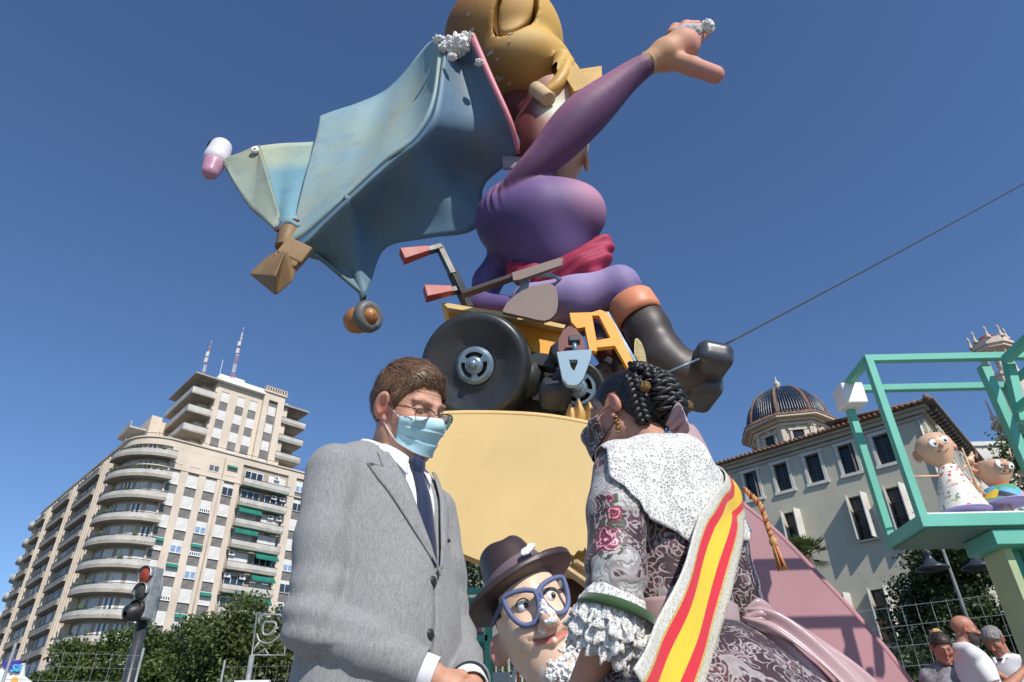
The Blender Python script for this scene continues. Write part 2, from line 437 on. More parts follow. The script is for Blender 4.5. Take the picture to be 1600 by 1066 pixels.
for s0, k in ((13.08, 0), (5.16, 4), (7.81, 5), (10.45, 4), (10.45, 7), (13.08, 6)):
    place(aw, 'awning', blk, Matrix.Translation(-Vector(C0)) @ MU @ Matrix.Translation((s0, .05, 41.3-FH*k-.6)))
# straight balconies
def balcony(M, x0, x1, z, proj, name='balcony', parent=blk, fr=m_bfront, h=.95, back=True, depth=1.0, clutter=True, r=wr):
    L = Matrix.Translation(-Vector(wloc(parent))) @ M @ Matrix.Translation((x0, 0, z)); Lx = x1-x0
    b = MB(L); b.b2((0, -proj, -.22), (Lx, depth, 0), 1); b.b2((0, -proj, 0), (Lx, -proj+.05, .14), 1)
    b.b2((.0, -proj+.01, .2), (Lx, -proj+.04, h-.12), 0); b.b2((0, -proj, .0), (.05, 0, h-.1), 0); b.b2((Lx-.05, -proj, 0), (Lx, 0, h-.1), 0)
    b.b2((-.03, -proj-.03, h-.07), (Lx+.03, -proj+.06, h), 2)
    k = int(Lx/.9)
    for i in range(k+1): b.b2((i*Lx/k-.03, -proj+.04, 0), (i*Lx/k+.03, -proj+.09, h-.07), 2)
    o = b.build(name, [fr, m_bslab, m_rail], parent, world=False)
    if back:
        nW = max(1, int(Lx/2.6))
        for i in range(nW):
            q = MB(L); a = (i+.12)*Lx/nW; c = (i+.88)*Lx/nW; kk = r.random()
            if kk < .45: q.b2((a, depth-.08, .1), (c, depth-.02, 2.5), 0)
            else:
                q.b2((a, depth-.08, .05), (c, depth-.02, 2.45), 1)
                for t_ in (0, .33, .66, 1): x = a+(c-a)*t_; q.b2((x-.05, depth-.13, .05), (x+.05, depth-.07, 2.45), 2 if kk < .75 else 0)
                q.b2((a, depth-.13, 2.35), (c, depth-.07, 2.47), 2 if kk < .75 else 0)
                q.b2((a, depth-.13, .05), (c, depth-.07, .2), 2 if kk < .75 else 0)
            q.build('balcony_window', [m_slat, m_glass, m_white], parent, world=False)
    return o
b = MB(MU); b.b2((15.5, .95, 0), (23, 1.1, TOP-1.2)); b.build('balcony_back_wall', m_plasterd, blk)
# cut the bay: the body stays behind, so the bay projects instead
for k in range(13):
    z = 38.3-FH*k+.2
    MUb = MU @ Matrix.Translation((0, -1.0, 0))
    balcony(MUb, 15.5, 23.0, z, .25)
    kk = wr.random()
    if kk < .75 and k > 0:
        a = 15.6 if wr.random() < .5 else 19.4
        q = MB(MUb); Lx = 3.5
        q.add([(a, .0, z+2.6), (a+Lx, .0, z+2.6), (a+Lx, -.75, z+1.95), (a, -.75, z+1.95), (a, 0, z+2.55), (a+Lx, 0, z+2.55), (a+Lx, -.75, z+1.7), (a, -.75, z+1.7)],
              [(0, 1, 2, 3), (7, 6, 5, 4), (3, 2, 6, 7), (0, 3, 7, 4), (2, 1, 5, 6)]); q.build('awning', m_awn, blk)
    if kk > .4:
        q = MB(MUb); q.b2((15.6, -.28, z-.32), (22.8, -.2, z-.22)); q.build('awning_roll', m_awn, blk)
m_plantg = mat('plant_green', (.05, .09, .03), .8, .5, 9)
# curved corner balconies
cb = MB()
def arc(k, n=20, a0=-.02, a1=1.12):
    out = []
    for i in range(n+1):
        a = a0+(a1-a0)*i/n; d = -Vv*math.cos(a*math.pi/2)-U*math.sin(a*math.pi/2)
        out.append(c_in+d*(RC+k))
    return out
def curved(z):
    o1 = arc(1.25); o2 = arc(-.6); o3 = arc(1.18); b = MB(); n = len(o1)
    def band(A, B, za, zb, mi):
        vs = [(*p[:2], za) for p in A]+[(*p[:2], za) for p in B]+[(*p[:2], zb) for p in A]+[(*p[:2], zb) for p in B]; fs = []
        for i in range(n-1): fs += [(i, i+1, n+i+1, n+i), (2*n+i+1, 2*n+i, 3*n+i, 3*n+i+1), (i+1, i, 2*n+i, 2*n+i+1), (n+i, n+i+1, 3*n+i+1, 3*n+i)]
        fs += [(0, n, 3*n, 2*n), (n-1, 3*n-1, 4*n-1, 2*n-1)]; b.add(vs, fs, mi, False)
    band(o1, o2, z-.24, z, 1); band(o1, o3, z, z+.16, 1); band(o3, arc(1.14), z+.22, z+.80, 0); band(arc(1.3), o3, z+.88, z+.95, 2)
    o = b.build('curved_balcony', [m_bfront, m_bslab, m_rail], blk)
    for i, a in enumerate((.12, .38, .64, .9)):
        kk = wr.random(); q = MB(); A = arc(-.28, 5, a-.1, a+.09); B = arc(-.42, 5, a-.1, a+.09)
        for j in range(5):
            pa, pb = A[j], A[j+1]; q.add([(*pa[:2], z+.1), (*pb[:2], z+.1), (*pb[:2], z+2.45), (*pa[:2], z+2.45)], [(0, 1, 2, 3)], 0 if kk < .5 else (1 if j % 2 else 2))
        q.build('balcony_window', [m_slat, m_glass, m_white], blk)
    return o
for k in range(13): curved(39.9-FH*k)
# end cap (plaster fin) beside the curve
b = MB(MV); b.b2((6.2, -.5, 0), (6.6, .3, TOP-1.2)); b.build('fin', m_plaster, blk)
# left facade: bands of fins, windows and deep balconies (local frame MV: x = distance from corner, y into building)
for x in (7.2, 8.6, 10.0, 11.3, 12.3, 22.6, 24.0, 25.4, 26.8, 36.4, 37.8, 39.2, 40.6, 47.0, 48.3):
    b = MB(MV); b.b2((x-.14, -.55, 0), (x+.14, .3, TOP-1.2)); b.build('fin', m_plaster, blk)
pmd = MB().b2((0, -.02, 0), (1.05, .24, 1.2)).mesh('panel', m_grey)
wmd = MB().b2((0, -.06, 0), (1.05, .24, 1.7)).mesh('window', m_white)
for x in (7.35, 8.75, 10.15, 22.75, 24.15, 25.55, 36.55, 37.95, 39.35):
    for k in range(11):
        z = 41.3-1.75-FH*k
        if wr.random() < .75: place(wmd, 'window', blk, Matrix.Translation(-Vector(C0)) @ MV @ Matrix.Translation((x, 0, z)))
        place(pmd, 'panel', blk, Matrix.Translation(-Vector(C0)) @ MV @ Matrix.Translation((x, 0, z-1.3)))
for x0, x1 in ((12.5, 22.4), (27, 36.2), (40.8, 46.8)):
    for k in range(12):
        balcony(MV, x0, x1, 40-FH*k, .9, depth=-.02, back=True, h=.75, fr=m_bslab)
    b = MB(MV); b.b2((x0, -.02, 0), (x1, .26, TOP-1.2)); b.build('balcony_back_wall', m_grey, blk)
# round balconies at the far end
for k in range(12):
    b = MB(); c = C0+Vv*48.6+U*.6; z = 40-FH*k
    b.lathe([(0.1, z-.25), (1.9, z-.25), (1.9, z+.9), (1.8, z+.9), (1.8, z), (.1, z)], c, n=14); b.build('round_balcony', m_bfront, blk)
# roof clutter along the left parapet
for x in np.arange(14, 46, 2.7):
    b = MB(MV); hh = .5+wr.random()*1.1; b.b2((x, .6, TOP), (x+.7+wr.random(), 1.4, TOP+hh)); b.build('roof_planter', m_plasterd if wr.random() < .5 else m_white, blk)
# terrace rail on the parapet
b = MB(); q = off_plan(-.1)[1:20]
b.tube([(*p[:2], TOP+.55) for p in q], .04, 4, smooth=False)
for p in q[1:-1]: b.tube([(*p[:2], TOP), (*p[:2], TOP+.55)], .03, 4)
b.build('terrace_rail', m_rail, blk)
# ---- tower above (frame MT: front plane set back 1.5 m)
TT = 55.8
MT = basis(C0+Vv*1.5, U)
b = MB(MT); b.b2((9.3, 0, TOP-1), (17.0, 12, TT-1)); b.b2((20.6, .0, TOP-1), (21.6, 10, TT-1)); b.build('tower_wall', m_plaster, blk)
b = MB(MT); b.b2((17.0, -.6, TOP-1), (17.9, 12, TT)); b.b2((19.5, -.6, TOP-1), (20.6, 12, TT)); b.b2((17.9, -.6, TT-1.6), (19.5, 12, TT)); b.b2((17.9, -.2, TOP-1), (19.5, 11, TT-1.6), 1); b.build('tower_pier', [m_plaster, m_grey], blk)
b = MB(MT)
for i in range(9): b.b2((17.0+i*.44, -.95, TT), (17.2+i*.44, -.6, TT+.55))
b.b2((16.8, -.85, TT-.35), (20.8, .3, TT)); b.b2((16.9, -1.0, TT+.5), (20.7, 0, TT+.62)); b.build('crown_cornice', m_plaster, blk)
b = MB(MT); b.b2((8.8, -.9, TT-1), (17, 12, TT-.6)); b.b2((9.2, -.2, TT-.6), (17, 12, TT+.2)); b.b2((10, 2, TT+.2), (14, 8, TT+1.6)); b.b2((12, 3, TT+1.6), (14.5, 7, TT+2.3)); b.build('tower_roof', m_white, blk)
wt = 1.3
for x0 in (10.3, 12.9, 15.0):
    b = MB(MT); b.b2((x0, -.02, TOP), (x0+wt, .05, 53.4)); b.build('recess', m_grey, blk)
sm2 = MB().b2((0, -.1, 0), (wt, -.02, 1.6)).mesh('window', m_slat)
for x0, yy in ((10.3, 0), (12.9, 0), (15.0, 0), (18.1, -.18)):
    for k in range(4):
        place(sm2, 'window', blk, Matrix.Translation(-Vector(C0)) @ MT @ Matrix.Translation((x0, yy, 53.2-1.6-FH*k)))
for x0, k in ((12.9, 3), (18.1, 3), (10.3, 9)):
    if k < 9: place(aw, 'awning', blk, Matrix.Translation(-Vector(C0)) @ MT @ Matrix.Translation((x0-.15, -.1, 53.2-FH*k-.9)))
ac_m = MB().b2((0, -.35, 0), (.85, 0, .6), 0); ac_m.lathe([(.01, 0), (.22, 0), (.22, .02)], (.3, -.355, .3), (0, -1, 0), 10, 1); ac_m = ac_m.mesh('air_conditioner', [m_white, m_grey])
for k in range(22):
    s0 = wr.choice([15.8, 18.0, 20.6, 22.0]); z = 38.5-FH*wr.randrange(0, 11)
    place(ac_m, 'air_conditioner', blk, Matrix.Translation(-Vector(C0)) @ MU @ Matrix.Translation((s0, -.15, z+wr.choice([.02, 1.9]))))
cur_m = [mat('curtain_cloth', c, .8) for c in ((.55, .50, .42), (.30, .12, .08), (.62, .62, .60), (.20, .30, .22))]
for k in range(16):
    z = 38.5-FH*wr.randrange(0, 12); x = 15.8+wr.random()*5.5; b = MB(MU); b.b2((x, -1.22, z+.2), (x+.5+wr.random()*.9, -1.19, z+.85)); b.build('hanging_cloth', cur_m[k % 4], blk)
for k in range(26):
    a = wr.random()*1.0; z = 39.9-FH*wr.randrange(0, 12); q = arc(.9, 1, a, a+.03)[0]; b = MB(); b.lathe([(.01, z), (.14, z), (.18, z+.5+wr.random()*.5), (.34*wr.random()+.1, z+1.1+wr.random()*.4), (.02, z+1.5)], q, n=7); b.build('potted_plant', m_plantg, blk)
# tower side balconies, left wraps the corner
b = MB(MT); b.b2((7.6, 1.6, TOP-1), (9.3, 12, TT-1)); b.build('tower_wall', m_plasterd, blk)
for k in range(4):
    z = 51.5-FH*k
    L = Matrix.Translation(-Vector(C0)) @ MT
    b = MB(L); b.b2((5.6, -.9, z-.25), (9.3, 11, z), 1); b.b2((5.6, -.9, z), (9.3, -.85, z+.9), 0); b.b2((5.6, -.9, z), (5.66, 11, z+.9), 0); b.b2((5.55, -.96, z+.9), (9.3, -.84, z+.97), 2)
    b.build('balcony', [m_bfront, m_bslab, m_rail], blk, world=False)
    b = MB(L); b.b2((7.7, 1.5, z+.1), (9.1, 1.59, z+2.4)); b.build('balcony_window', m_slat if k % 2 else m_white, blk, world=False)
    balcony(MT, 20.7, 25.0, z-.4, .5, depth=3.0)
b = MB(MT); b.b2((5.5, -1, TT-1.2), (9.3, 11, TT-.95)); b.b2((20.6, -.7, TT-1.8), (25.2, 8, TT-1.5)); b.build('tower_canopy', m_bslab, blk)
b = MB(MT); b.b2((20.6, 3.05, TOP-1), (24.9, 9, TT-1.8)); b.build('tower_wall', m_plasterd, blk)
# lower side wing of the tower
b = MB(MT); b.b2((3.0, 9, TOP-1), (7.6, 16, 49.6)); b.b2((3.0, 7.4, TOP-1), (4.6, 9, 49.6)); b.build('tower_wing', m_plaster, blk)
b = MB(MT)
for k in range(2):
    z = 44.4+k*3.1; b.b2((.6, 8.6, z-.2), (3.0, 15, z)); b.b2((.6, 8.6, z), (.7, 15, z+.9))
b.build('balcony', m_bfront, blk)
# masts
m_mast = mat('mast_white', (.6, .6, .6), .4); m_mastr = mat('mast_red', (.45, .20, .19), .5)
def lattice(name, p, h, wd, label, redtop):
    t = thing(name, p, label, 'antenna mast')
    for k in range(6):
        b = MB(); z0 = h*k/6; z1 = h*(k+1)/6
        for i in range(3):
            a = 2*math.pi*i/3; c = [math.cos(a)*wd, math.sin(a)*wd]; b.beam((c[0]*(1-k/8), c[1]*(1-k/8), z0), (c[0]*(1-(k+1)/8), c[1]*(1-(k+1)/8), z1), .07, .07)
            a2 = 2*math.pi*(i+1)/3
            for q in range(3):
                za = z0+(z1-z0)*q/3; b.beam((c[0]*(1-k/7), c[1]*(1-k/7), za), (math.cos(a2)*wd*(1-k/7), math.sin(a2)*wd*(1-k/7), za+h/18), .04, .04)
        b.build('mast_section', m_mastr if (k % 2) == redtop else m_mast, t, world=False)
    b = MB(); [b.b2((-.25, -.3, h*f), (.25, -.15, h*f+.9)) for f in (.55, .7)]; b.tube([(0, 0, h), (0, 0, h*1.12)], .03, 5); b.build('aerial', m_mast, t, world=False)
pt = MT @ Vector((8.2, 5, TT)); lattice('antenna_mast', pt, 7.8, .28, 'shorter red and white lattice mast on the left of the tower roof', 1)
pt = MT @ Vector((12.0, 2.0, TT+1)); lattice('antenna_mast', pt, 9.5, .3, 'taller white lattice mast on the middle of the tower roof', 0)
b = MB(MT); b.tube([(10.2, 3, TT), (10.2, 3, TT+4.5)], .05, 5); b.lathe([(0.01, 0), (.15, .1), (.01, .3)], MT.inverted() @ Vector(MT @ Vector((10.2, 3, TT+4.5))), n=6)
tag(b.build('lightning_rod', m_mast), 'thin short rod between the two lattice masts on the tower roof', 'lightning rod')
# ------------------------------------------------------------------ right: convent with dome
m_stuc = mat('grey_green_stucco', (.51, .475, .37), .9, .09, .15, .15, 5, .02, dirt=.35)
m_trim = mat('white_stone_trim', (.60, .58, .53), .75, .12, .8, .2, 12, .01, dirt=.3)
m_corn = mat('cornice_stone', (.42, .37, .30), .85, .15, .6, .3, 10, .01, dirt=.5)
m_tile = mat('clay_roof_tile', (.20, .115, .075), .85, .35, 2.5, .2, 20, .01, dirt=.5)
m_wood = mat('dark_window_wood', (.10, .085, .07), .6, .2, 2)
m_win = mat('window_dark', (.012, .014, .018), .25, .3, 1, spec=.5)
m_brown = mat('balcony_brick', (.22, .12, .07), .8, .2, 2)
CR = np.array([23.0, 35.0, 0]); UR = np.array([-.736, .677, 0]); VR = np.array([.66, .751, 0])
def basis2(o, x, n): return Matrix(((x[0], n[0], 0, o[0]), (x[1], n[1], 0, o[1]), (0, 0, 1, 0), (0, 0, 0, 1)))
MR = basis2(CR, UR, np.array([.677, .736, 0])); ME = basis2(CR, VR, np.array([-.751, .66, 0]))
con = thing('convent', CR, 'long grey stucco building with white framed windows and a tiled eave below a blue dome', 'building')
b = MB(MR); b.b2((0.3, .35, 0), (44, 14, 17.7)); b.build('wall', m_stuc, con)
# facade skin with real window openings: built as piers and bands
ups = [2.0+2.03*k for k in range(20)]; lows = [2.1, 4.15, 8.05, 12.1, 16.1, 20.1, 24.1]
def skin(z0, z1, xs, wd, zl, zh):
    b = MB(MR); e = [0]
    for x in xs: e += [x, x+wd]
    e.append(44); b.b2((0, 0, z0), (44, .35, zl)); b.b2((0, 0, zh), (44, .35, z1))
    for i in range(0, len(e)-1, 2): b.b2((e[i], .0, zl), (e[i+1], .35, zh))
    b.build('wall', m_stuc, con)
skin(14.55, 17.7, ups, .88, 15.25, 17.0); skin(9.6, 14.55, lows, .95, 11.4, 13.9); skin(0, 9.6, [2.1, 4.4, 6.5, 12.1, 16.1], .95, 6.2, 8.8)
def trimw(b, wd, h, fw=.17, sill=True):
    b.b2((-fw, -.07, -.02), (0, .05, h), 0); b.b2((wd, -.07, -.02), (wd+fw, .05, h), 0)
    b.b2((-fw-.09, -.09, h), (wd+fw+.09, .05, h+.2), 0)
    b.b2((-fw-.07, -.12, -.2), (wd+fw+.07, .08, -.02), 0)
fm = MB(); trimw(fm, .88, 1.75); fm = fm.mesh('frame', m_trim)
gm = MB(); gm.b2((0, .25, 0), (.88, .3, 1.75), 0); gm.b2((.42, .2, 0), (.47, .26, 1.75), 1); gm.b2((0, .2, 0), (.05, .26, 1.75), 1); gm.b2((.83, .2, 0), (.88, .26, 1.75), 1); gm.b2((0, .19, .85), (.88, .25, .89), 1)
gm = gm.mesh('window', [m_win, m_wood])
gm2 = MB(); gm2.b2((0, .27, 0), (.88, .3, 1.75), 0); gm2.b2((0, .2, 0), (.05, .26, 1.75), 1); gm2.box((.1, .03, .87), (.04, .4, 1.7), Matrix.Rotation(R_(25), 3, 'Z'), 1); gm2 = gm2.mesh('window', [m_win, m_wood])
L0 = Matrix.Translation(-Vector(CR)) @ MR
for i, x in enumerate(ups):
    w_ = place(gm if i not in (1, 4) else gm2, 'window', con, L0 @ Matrix.Translation((x, 0, 15.25))); place(fm, 'frame', w_)
shm = MB()
shm.box((0, -.45, 1.25), (.06, .9, 2.55), None, 0)
for k in range(12): shm.box((.04, -.45, .18+k*.2), (.04, .74, .1), Matrix.Rotation(R_(20), 3, 'Y'), 0)
shm = shm.mesh('shutter', m_trim)
gl = MB(); gl.b2((0, .28, 0), (.95, .32, 2.5), 0); gl.b2((.45, .22, 0), (.5, .28, 2.5), 1); gl.b2((0, .21, 1.7), (.95, .27, 1.76), 1); gl = gl.mesh('window', [m_win, m_wood])
rlm = MB(); rlm.b2((-.1, -.2, -.1), (1.05, 0, -.02), 0)
for i in range(11): rlm.tube([(-.03+i*.1, -.15, -.02), (-.03+i*.1, -.15, .85)], .012, 4, 1)
rlm.b2((-.08, -.18, .85), (1.03, -.12, .89), 1); rlm = rlm.mesh('railing', [m_trim, m_rail])
for x in lows:
    w_ = place(gl, 'window', con, L0 @ Matrix.Translation((x, 0, 11.4))); place(rlm, 'railing', w_)
    for xx, an in ((-.05, 14), (1.0, -10)): place(shm, 'shutter', w_, Matrix.Translation((xx, .0, 0)) @ Matrix.Rotation(R_(an), 4, 'Z') @ Matrix.Scale(.72, 4, (0, 1, 0)))
for x in (2.1, 4.4, 6.5, 12.1):
    w_ = place(gl, 'window', con, L0 @ Matrix.Translation((x, 0, 6.3)))
    for xx, an in ((-.05, 14), (1.0, -10)): place(shm, 'shutter', w_, Matrix.Translation((xx, 0, 0)) @ Matrix.Rotation(R_(an), 4, 'Z') @ Matrix.Scale(.72, 4, (0, 1, 0)))
    b = MB(L0); b.b2((x-.1, -.25, 6.2), (x+1.05, -.15, 7.3)); b.build('balcony_panel', m_brown, con, world=False)
# cornice + eave, both facades
b = MB(MR); b.b2((0, -.1, 17.25), (44, .3, 17.42)); b.b2((-.22, -.22, 17.5), (44, .3, 17.72)); b.b2((-.42, -.42, 17.72), (44, .3, 17.88)); b.build('cornice', m_corn, con)
b = MB(ME); b.b2((.3, -.22, 17.5), (14, .3, 17.7)); b.b2((.3, -.42, 17.72), (14, .3, 17.87)); b.build('cornice', m_corn, con)
b = MB(ME); b.b2((.35, 0, 0), (14, .3, 17.5)); b.build('wall', m_stuc, con)
for k, (x, z) in enumerate(((1.6, 15.2), (4.2, 15.2), (6.8, 15.2), (1.6, 11.3), (4.2, 11.3))):
    w_ = place(gm, 'window', con, Matrix.Translation(-Vector(CR)) @ ME @ Matrix.Translation((x, -.3, z))); place(fm, 'frame', w_)
b = MB(ME)
for i in range(22): b.b2((.4+i*.6, -.75, 17.6), (.5+i*.6, 0, 17.78))
b.b2((-.7, -.9, 17.88), (14, .2, 17.94)); b.build('eave', m_wood, con)
b = MB(MR)
for i in range(150): x = -.5+i*.3; b.tube([(x, -.72, 17.96), (x, .6, 18.2), (x, 6.5, 18.5)], .1, 6)
b.add([(-.7, -.65, 17.9), (44, -.65, 17.9), (44, 7, 18.6), (6, 7, 18.6), (-.7, -.65, 17.84), (44, -.65, 17.84)], [(0, 1, 2, 3), (5, 4, 0, 1)][:1])
b.add([(-.7, -.65, 17.89), (44, -.65, 17.89), (44, .3, 17.89), (-.7, .3, 17.89)], [(3, 2, 1, 0)])
b.build('roof_tiles', m_tile, con, kind='stuff')
b = MB(ME)
for i in range(48): x = -.5+i*.3; b.tube([(x, -.9, 17.98), (x, 5, 18.4)], .1, 6)
b.add([(-.7, -.85, 17.95), (14, -.85, 17.95), (14, 7, 18.6), (-.7+7, 7, 18.6)], [(0, 1, 2, 3)]); b.build('roof_tiles', m_tile, con, kind='stuff')
b = MB(); c = CR+np.array([-.0, -.0, 0]); b.lathe([(.02, 18.35), (.16, 18.2), (.2, 18.0), (.02, 17.9)], MR @ Vector((-.6, -.6, 0)), n=8); b.build('ridge_end', m_tile, con)
# downpipe
b = MB(MR); b.tube([(.25, -.08, 0), (.25, -.08, 17.2)], .06, 6); b.build('drain_pipe', m_trim, con)
# ---- dome
m_drum = mat('drum_stone', (.56, .50, .40), .85, .12, .5, .3, 10, .01, dirt=.35)
m_dome = NT('blue_glazed_tile'); cc = m_dome.mix(m_dome.step(m_dome.noise(9, detail=2), .35, .6), (.012, .022, .045), (.055, .075, .11))
cc = m_dome.mix(m_dome.step(m_dome.noise(14, detail=2), .66, .7), cc, (.30, .15, .09)); m_dome = m_dome.out(cc, .3, m_dome.bump(m_dome.noise(18), .4, .02))
DC = W(1231, 668, 47); DC[2] = 0; zE = 22.3
dom = thing('church_dome', (DC[0], DC[1], 18), 'ribbed blue tiled dome on an octagonal stone drum above the grey building', 'dome')
a8 = R_(12)
def octo(r, z, ph=a8): return [(DC[0]+r*math.cos(ph+k*math.pi/4), DC[1]+r*math.sin(ph+k*math.pi/4), z) for k in range(8)]
b = MB(); b.prism(octo(2.75, 15), (0, 0, 6.6)); b.build('drum', m_drum, dom)
b = MB()
for r1, z0, z1 in ((2.95, 21.35, 21.55), (3.1, 21.6, 21.8), (3.55, 21.8, 21.95)): b.prism(octo(r1, z0), (0, 0, z1-z0))
b.prism(octo(2.85, 19.1), (0, 0, .15)); b.build('cornice', m_drum, dom)
for k in range(8):
    am = a8+(k+.5)*math.pi/4; ap = 2.75*math.cos(math.pi/8); n = np.array([math.cos(am), math.sin(am), 0]); t = np.array([-n[1], n[0], 0])
    M_ = Matrix(((t[0], n[0], 0, DC[0]+n[0]*ap), (t[1], n[1], 0, DC[1]+n[1]*ap), (0, 0, 1, 0), (0, 0, 0, 1)))
    b = MB(M_); b.b2((-.38, .0, 19.5), (.38, .03, 20.95), 0); b.build('drum_window', m_win, dom)
    b = MB(M_); b.b2((-.55, 0, 19.3), (-.38, .12, 20.95)); b.b2((.38, 0, 19.3), (.55, .12, 20.95)); b.b2((-.62, 0, 20.95), (.62, .16, 21.1)); b.b2((-.5, 0, 19.3), (.5, .15, 19.45))
    b.lathe([(.02, 0), (.2, 0), (.2, .08), (.02, .1)], (0, .06, 21.18), (0, 1, 0), 8)
    for sx in (-1, 1): b.b2((sx*.98-.14, 0, 18.5), (sx*.98+.14, .1, 21.35)); b.b2((sx*.98-.18, 0, 21.2), (sx*.98+.18, .15, 21.35))
    b.build('window_surround', m_drum, dom)
def dprof(t): a = t*math.pi/2*.97; return 2.9*math.cos(a)**.95, 22.1+3.35*math.sin(a)
b = MB(); b.lathe([(2.86*math.cos(t)**.95, 22.0+3.3*math.sin(t)) for t in np.linspace(0, 1.52, 14)]+[(0.01, 25.35)], DC, n=40)
b.build('dome_shell', m_dome, dom)
b = MB()
for k in range(96):
    if k % 12 == 0: continue
    a = a8+k*2*math.pi/96
    b.tube([(DC[0]+dprof(t)[0]*math.cos(a), DC[1]+dprof(t)[0]*math.sin(a), dprof(t)[1]) for t in np.linspace(0, .93, 12)], [.075*max(.25, math.cos(t*1.5)) for t in np.linspace(0, .93, 12)], 5)
b.build('glazed_tiles', m_dome, dom, kind='stuff')
for k in range(8):
    a = a8+k*math.pi/4; b = MB(); b.tube([(DC[0]+(dprof(t)[0]+.05)*math.cos(a), DC[1]+(dprof(t)[0]+.05)*math.sin(a), dprof(t)[1]) for t in np.linspace(0, .99, 12)], [.15*max(.4, math.cos(t*1.3)) for t in np.linspace(0, .99, 12)], 6)
    b.build('rib', m_tile, dom)
b = MB(); b.lathe([(3.6, 21.95), (3.55, 22.1), (2.9, 22.35), (2.8, 22.2)], DC, (0, 0, 1), 8, a0=a8-math.pi/2*0, a1=a8+2*math.pi); b.build('eave_tiles', m_tile, dom)
b = MB()
for k in range(72):
    a = k*2*math.pi/72; rr_ = 3.55*math.cos(math.pi/8)/math.cos(((a-a8) % (math.pi/4))-math.pi/8); b.tube([(DC[0]+rr_*math.cos(a), DC[1]+rr_*math.sin(a), 22.0), (DC[0]+2.85*math.cos(a), DC[1]+2.85*math.sin(a), 22.38)], .09, 5)
b.build('eave_tile_row', m_tile, dom, kind='stuff')
b = MB(); b.lathe([(.3, 25.3), (.34, 25.45), (.16, 25.55), (.14, 25.8), (.26, 25.95), (.2, 26.15), (.06, 26.3), (.02, 26.7)], DC, n=12); b.build('finial', m_drum, dom)
# ---- bell tower far right
m_bt = mat('pale_tower_stone', (.60, .50, .42), .85, .12, .6, .3, 6, .02, dirt=.3); m_red = mat('red_tile_cap', (.30, .06, .05), .6, .3, 3)
TC = W(1621, 700, 75); TC[2] = 0
def zt(px, py): r = ray(px, py); return CZ+r[2]*(math.hypot(TC[0], TC[1])/math.hypot(r[0], r[1]))
z1, z2, z3, z4 = zt(1560, 590), zt(1556, 545), zt(1580, 660), zt(1550, 512)
bt = thing('bell_tower', TC, 'ornate pale baroque bell tower with spiky pinnacles behind the green frame', 'tower')
def ring(b, r, z0, z1, n=8): b.lathe([(.01, z0), (r, z0), (r, z1), (.01, z1)], TC, n=n, smooth=False)
b = MB(); ring(b, 2.6, 0, z3-.2); ring(b, 1.9, z3, z1-.4); b.build('shaft', m_bt, bt)
b = MB(); ring(b, 3.3, z3-.5, z3-.2); ring(b, 3.6, z3-.2, z3+.15); ring(b, 2.9, z3+.15, z3+.9); b.build('gallery', m_bt, bt)
b = MB(); ring(b, 2.1, z1-.5, z1-.1); b.build('upper_cornice', m_bt, bt)
b = MB(); ring(b, 2.2, z2-.5, z2-.1); ring(b, 2.45, z2-.1, z2+.25); ring(b, 2.1, z2+.25, z2+.9); b.build('crown_gallery', m_bt, bt)
for k in range(8):
    a = k*math.pi/4+.2; c, s_ = math.cos(a), math.sin(a)
    b = MB(); b.lathe([(.25, z1-.2), (.18, z1), (.18, z2-.6), (.26, z2-.5)], (TC[0]+1.5*c, TC[1]+1.5*s_, 0), n=7); b.build('column', m_bt, bt)
    b = MB(); b.lathe([(.3, z2+.8), (.3, z2+1.1), (.16, z2+1.25), (.1, z2+2.0), (.18, z2+2.1), (.02, z2+2.6)], (TC[0]+2*c, TC[1]+2*s_, 0), n=6); b.build('pinnacle', m_bt, bt)
    b = MB(); b.lathe([(.32, z3+.8), (.32, z3+1.1), (.18, z3+1.3), (.1, z3+2.6), (.16, z3+2.8), (.02, z3+3.6)], (TC[0]+2.9*c, TC[1]+2.9*s_, 0), n=6); b.build('pinnacle', m_bt, bt)
    b = MB(); b.lathe([(.28, z3-3.5), (.2, z3-3.2), (.2, z3-.8), (.3, z3-.5)], (TC[0]+2.9*c, TC[1]+2.9*s_, 0), n=6); b.build('column', m_bt, bt)
b = MB(); b.lathe([(1.4, z2+.8), (1.2, z2+1.3), (.8, z2+1.9), (.02, z2+2.3)], TC, n=10); b.build('cap', m_red, bt)
# low white building between the puppets and the tree
b = MB(); p = W(1530, 690, 60); b.b2((p[0]-7, 60, 0), (p[0]+9, 70, p[2])); b.b2((p[0]-7.2, 59.8, p[2]-.5), (p[0]+9, 70, p[2]-.3))
tag(b.build('white_building', m_trim), 'plain pale building seen between the two puppets and the tree', 'building')
# ------------------------------------------------------------------ vegetation
def leafmat(name, c1, c2, c3):
    t = NT(name); g_ = t.n('ShaderNodeNewGeometry'); rnd = g_.outputs['Random Per Island']
    col = t.mix(rnd, c1, c2); col = t.mix(t.step(t.noise(.9), .5, .75), col, c3)
    t.out(col, .55, None); t.set(t.b, 'Transmission Weight', 0.0)
    tr = t.n('ShaderNodeBsdfTranslucent'); t.set(tr, 'Color', t.mix(.5, col, c3)); ms = t.n('ShaderNodeMixShader'); ms.inputs[0].default_value = .25
    t.t.links.new(t.b.outputs[0], ms.inputs[1]); t.t.links.new(tr.outputs[0], ms.inputs[2]); t.t.links.new(ms.outputs[0], t.t.nodes['Material Output'].inputs[0]); return t.m
m_leafA = leafmat('plane_tree_leaf', (.045, .08, .018), (.10, .15, .035), (.14, .17, .045))
m_leafB = leafmat('dark_leaf', (.02, .035, .010), (.05, .085, .02), (.08, .12, .03))
m_leafC = leafmat('olive_leaf', (.06, .10, .025), (.12, .15, .04), (.17, .17, .06))
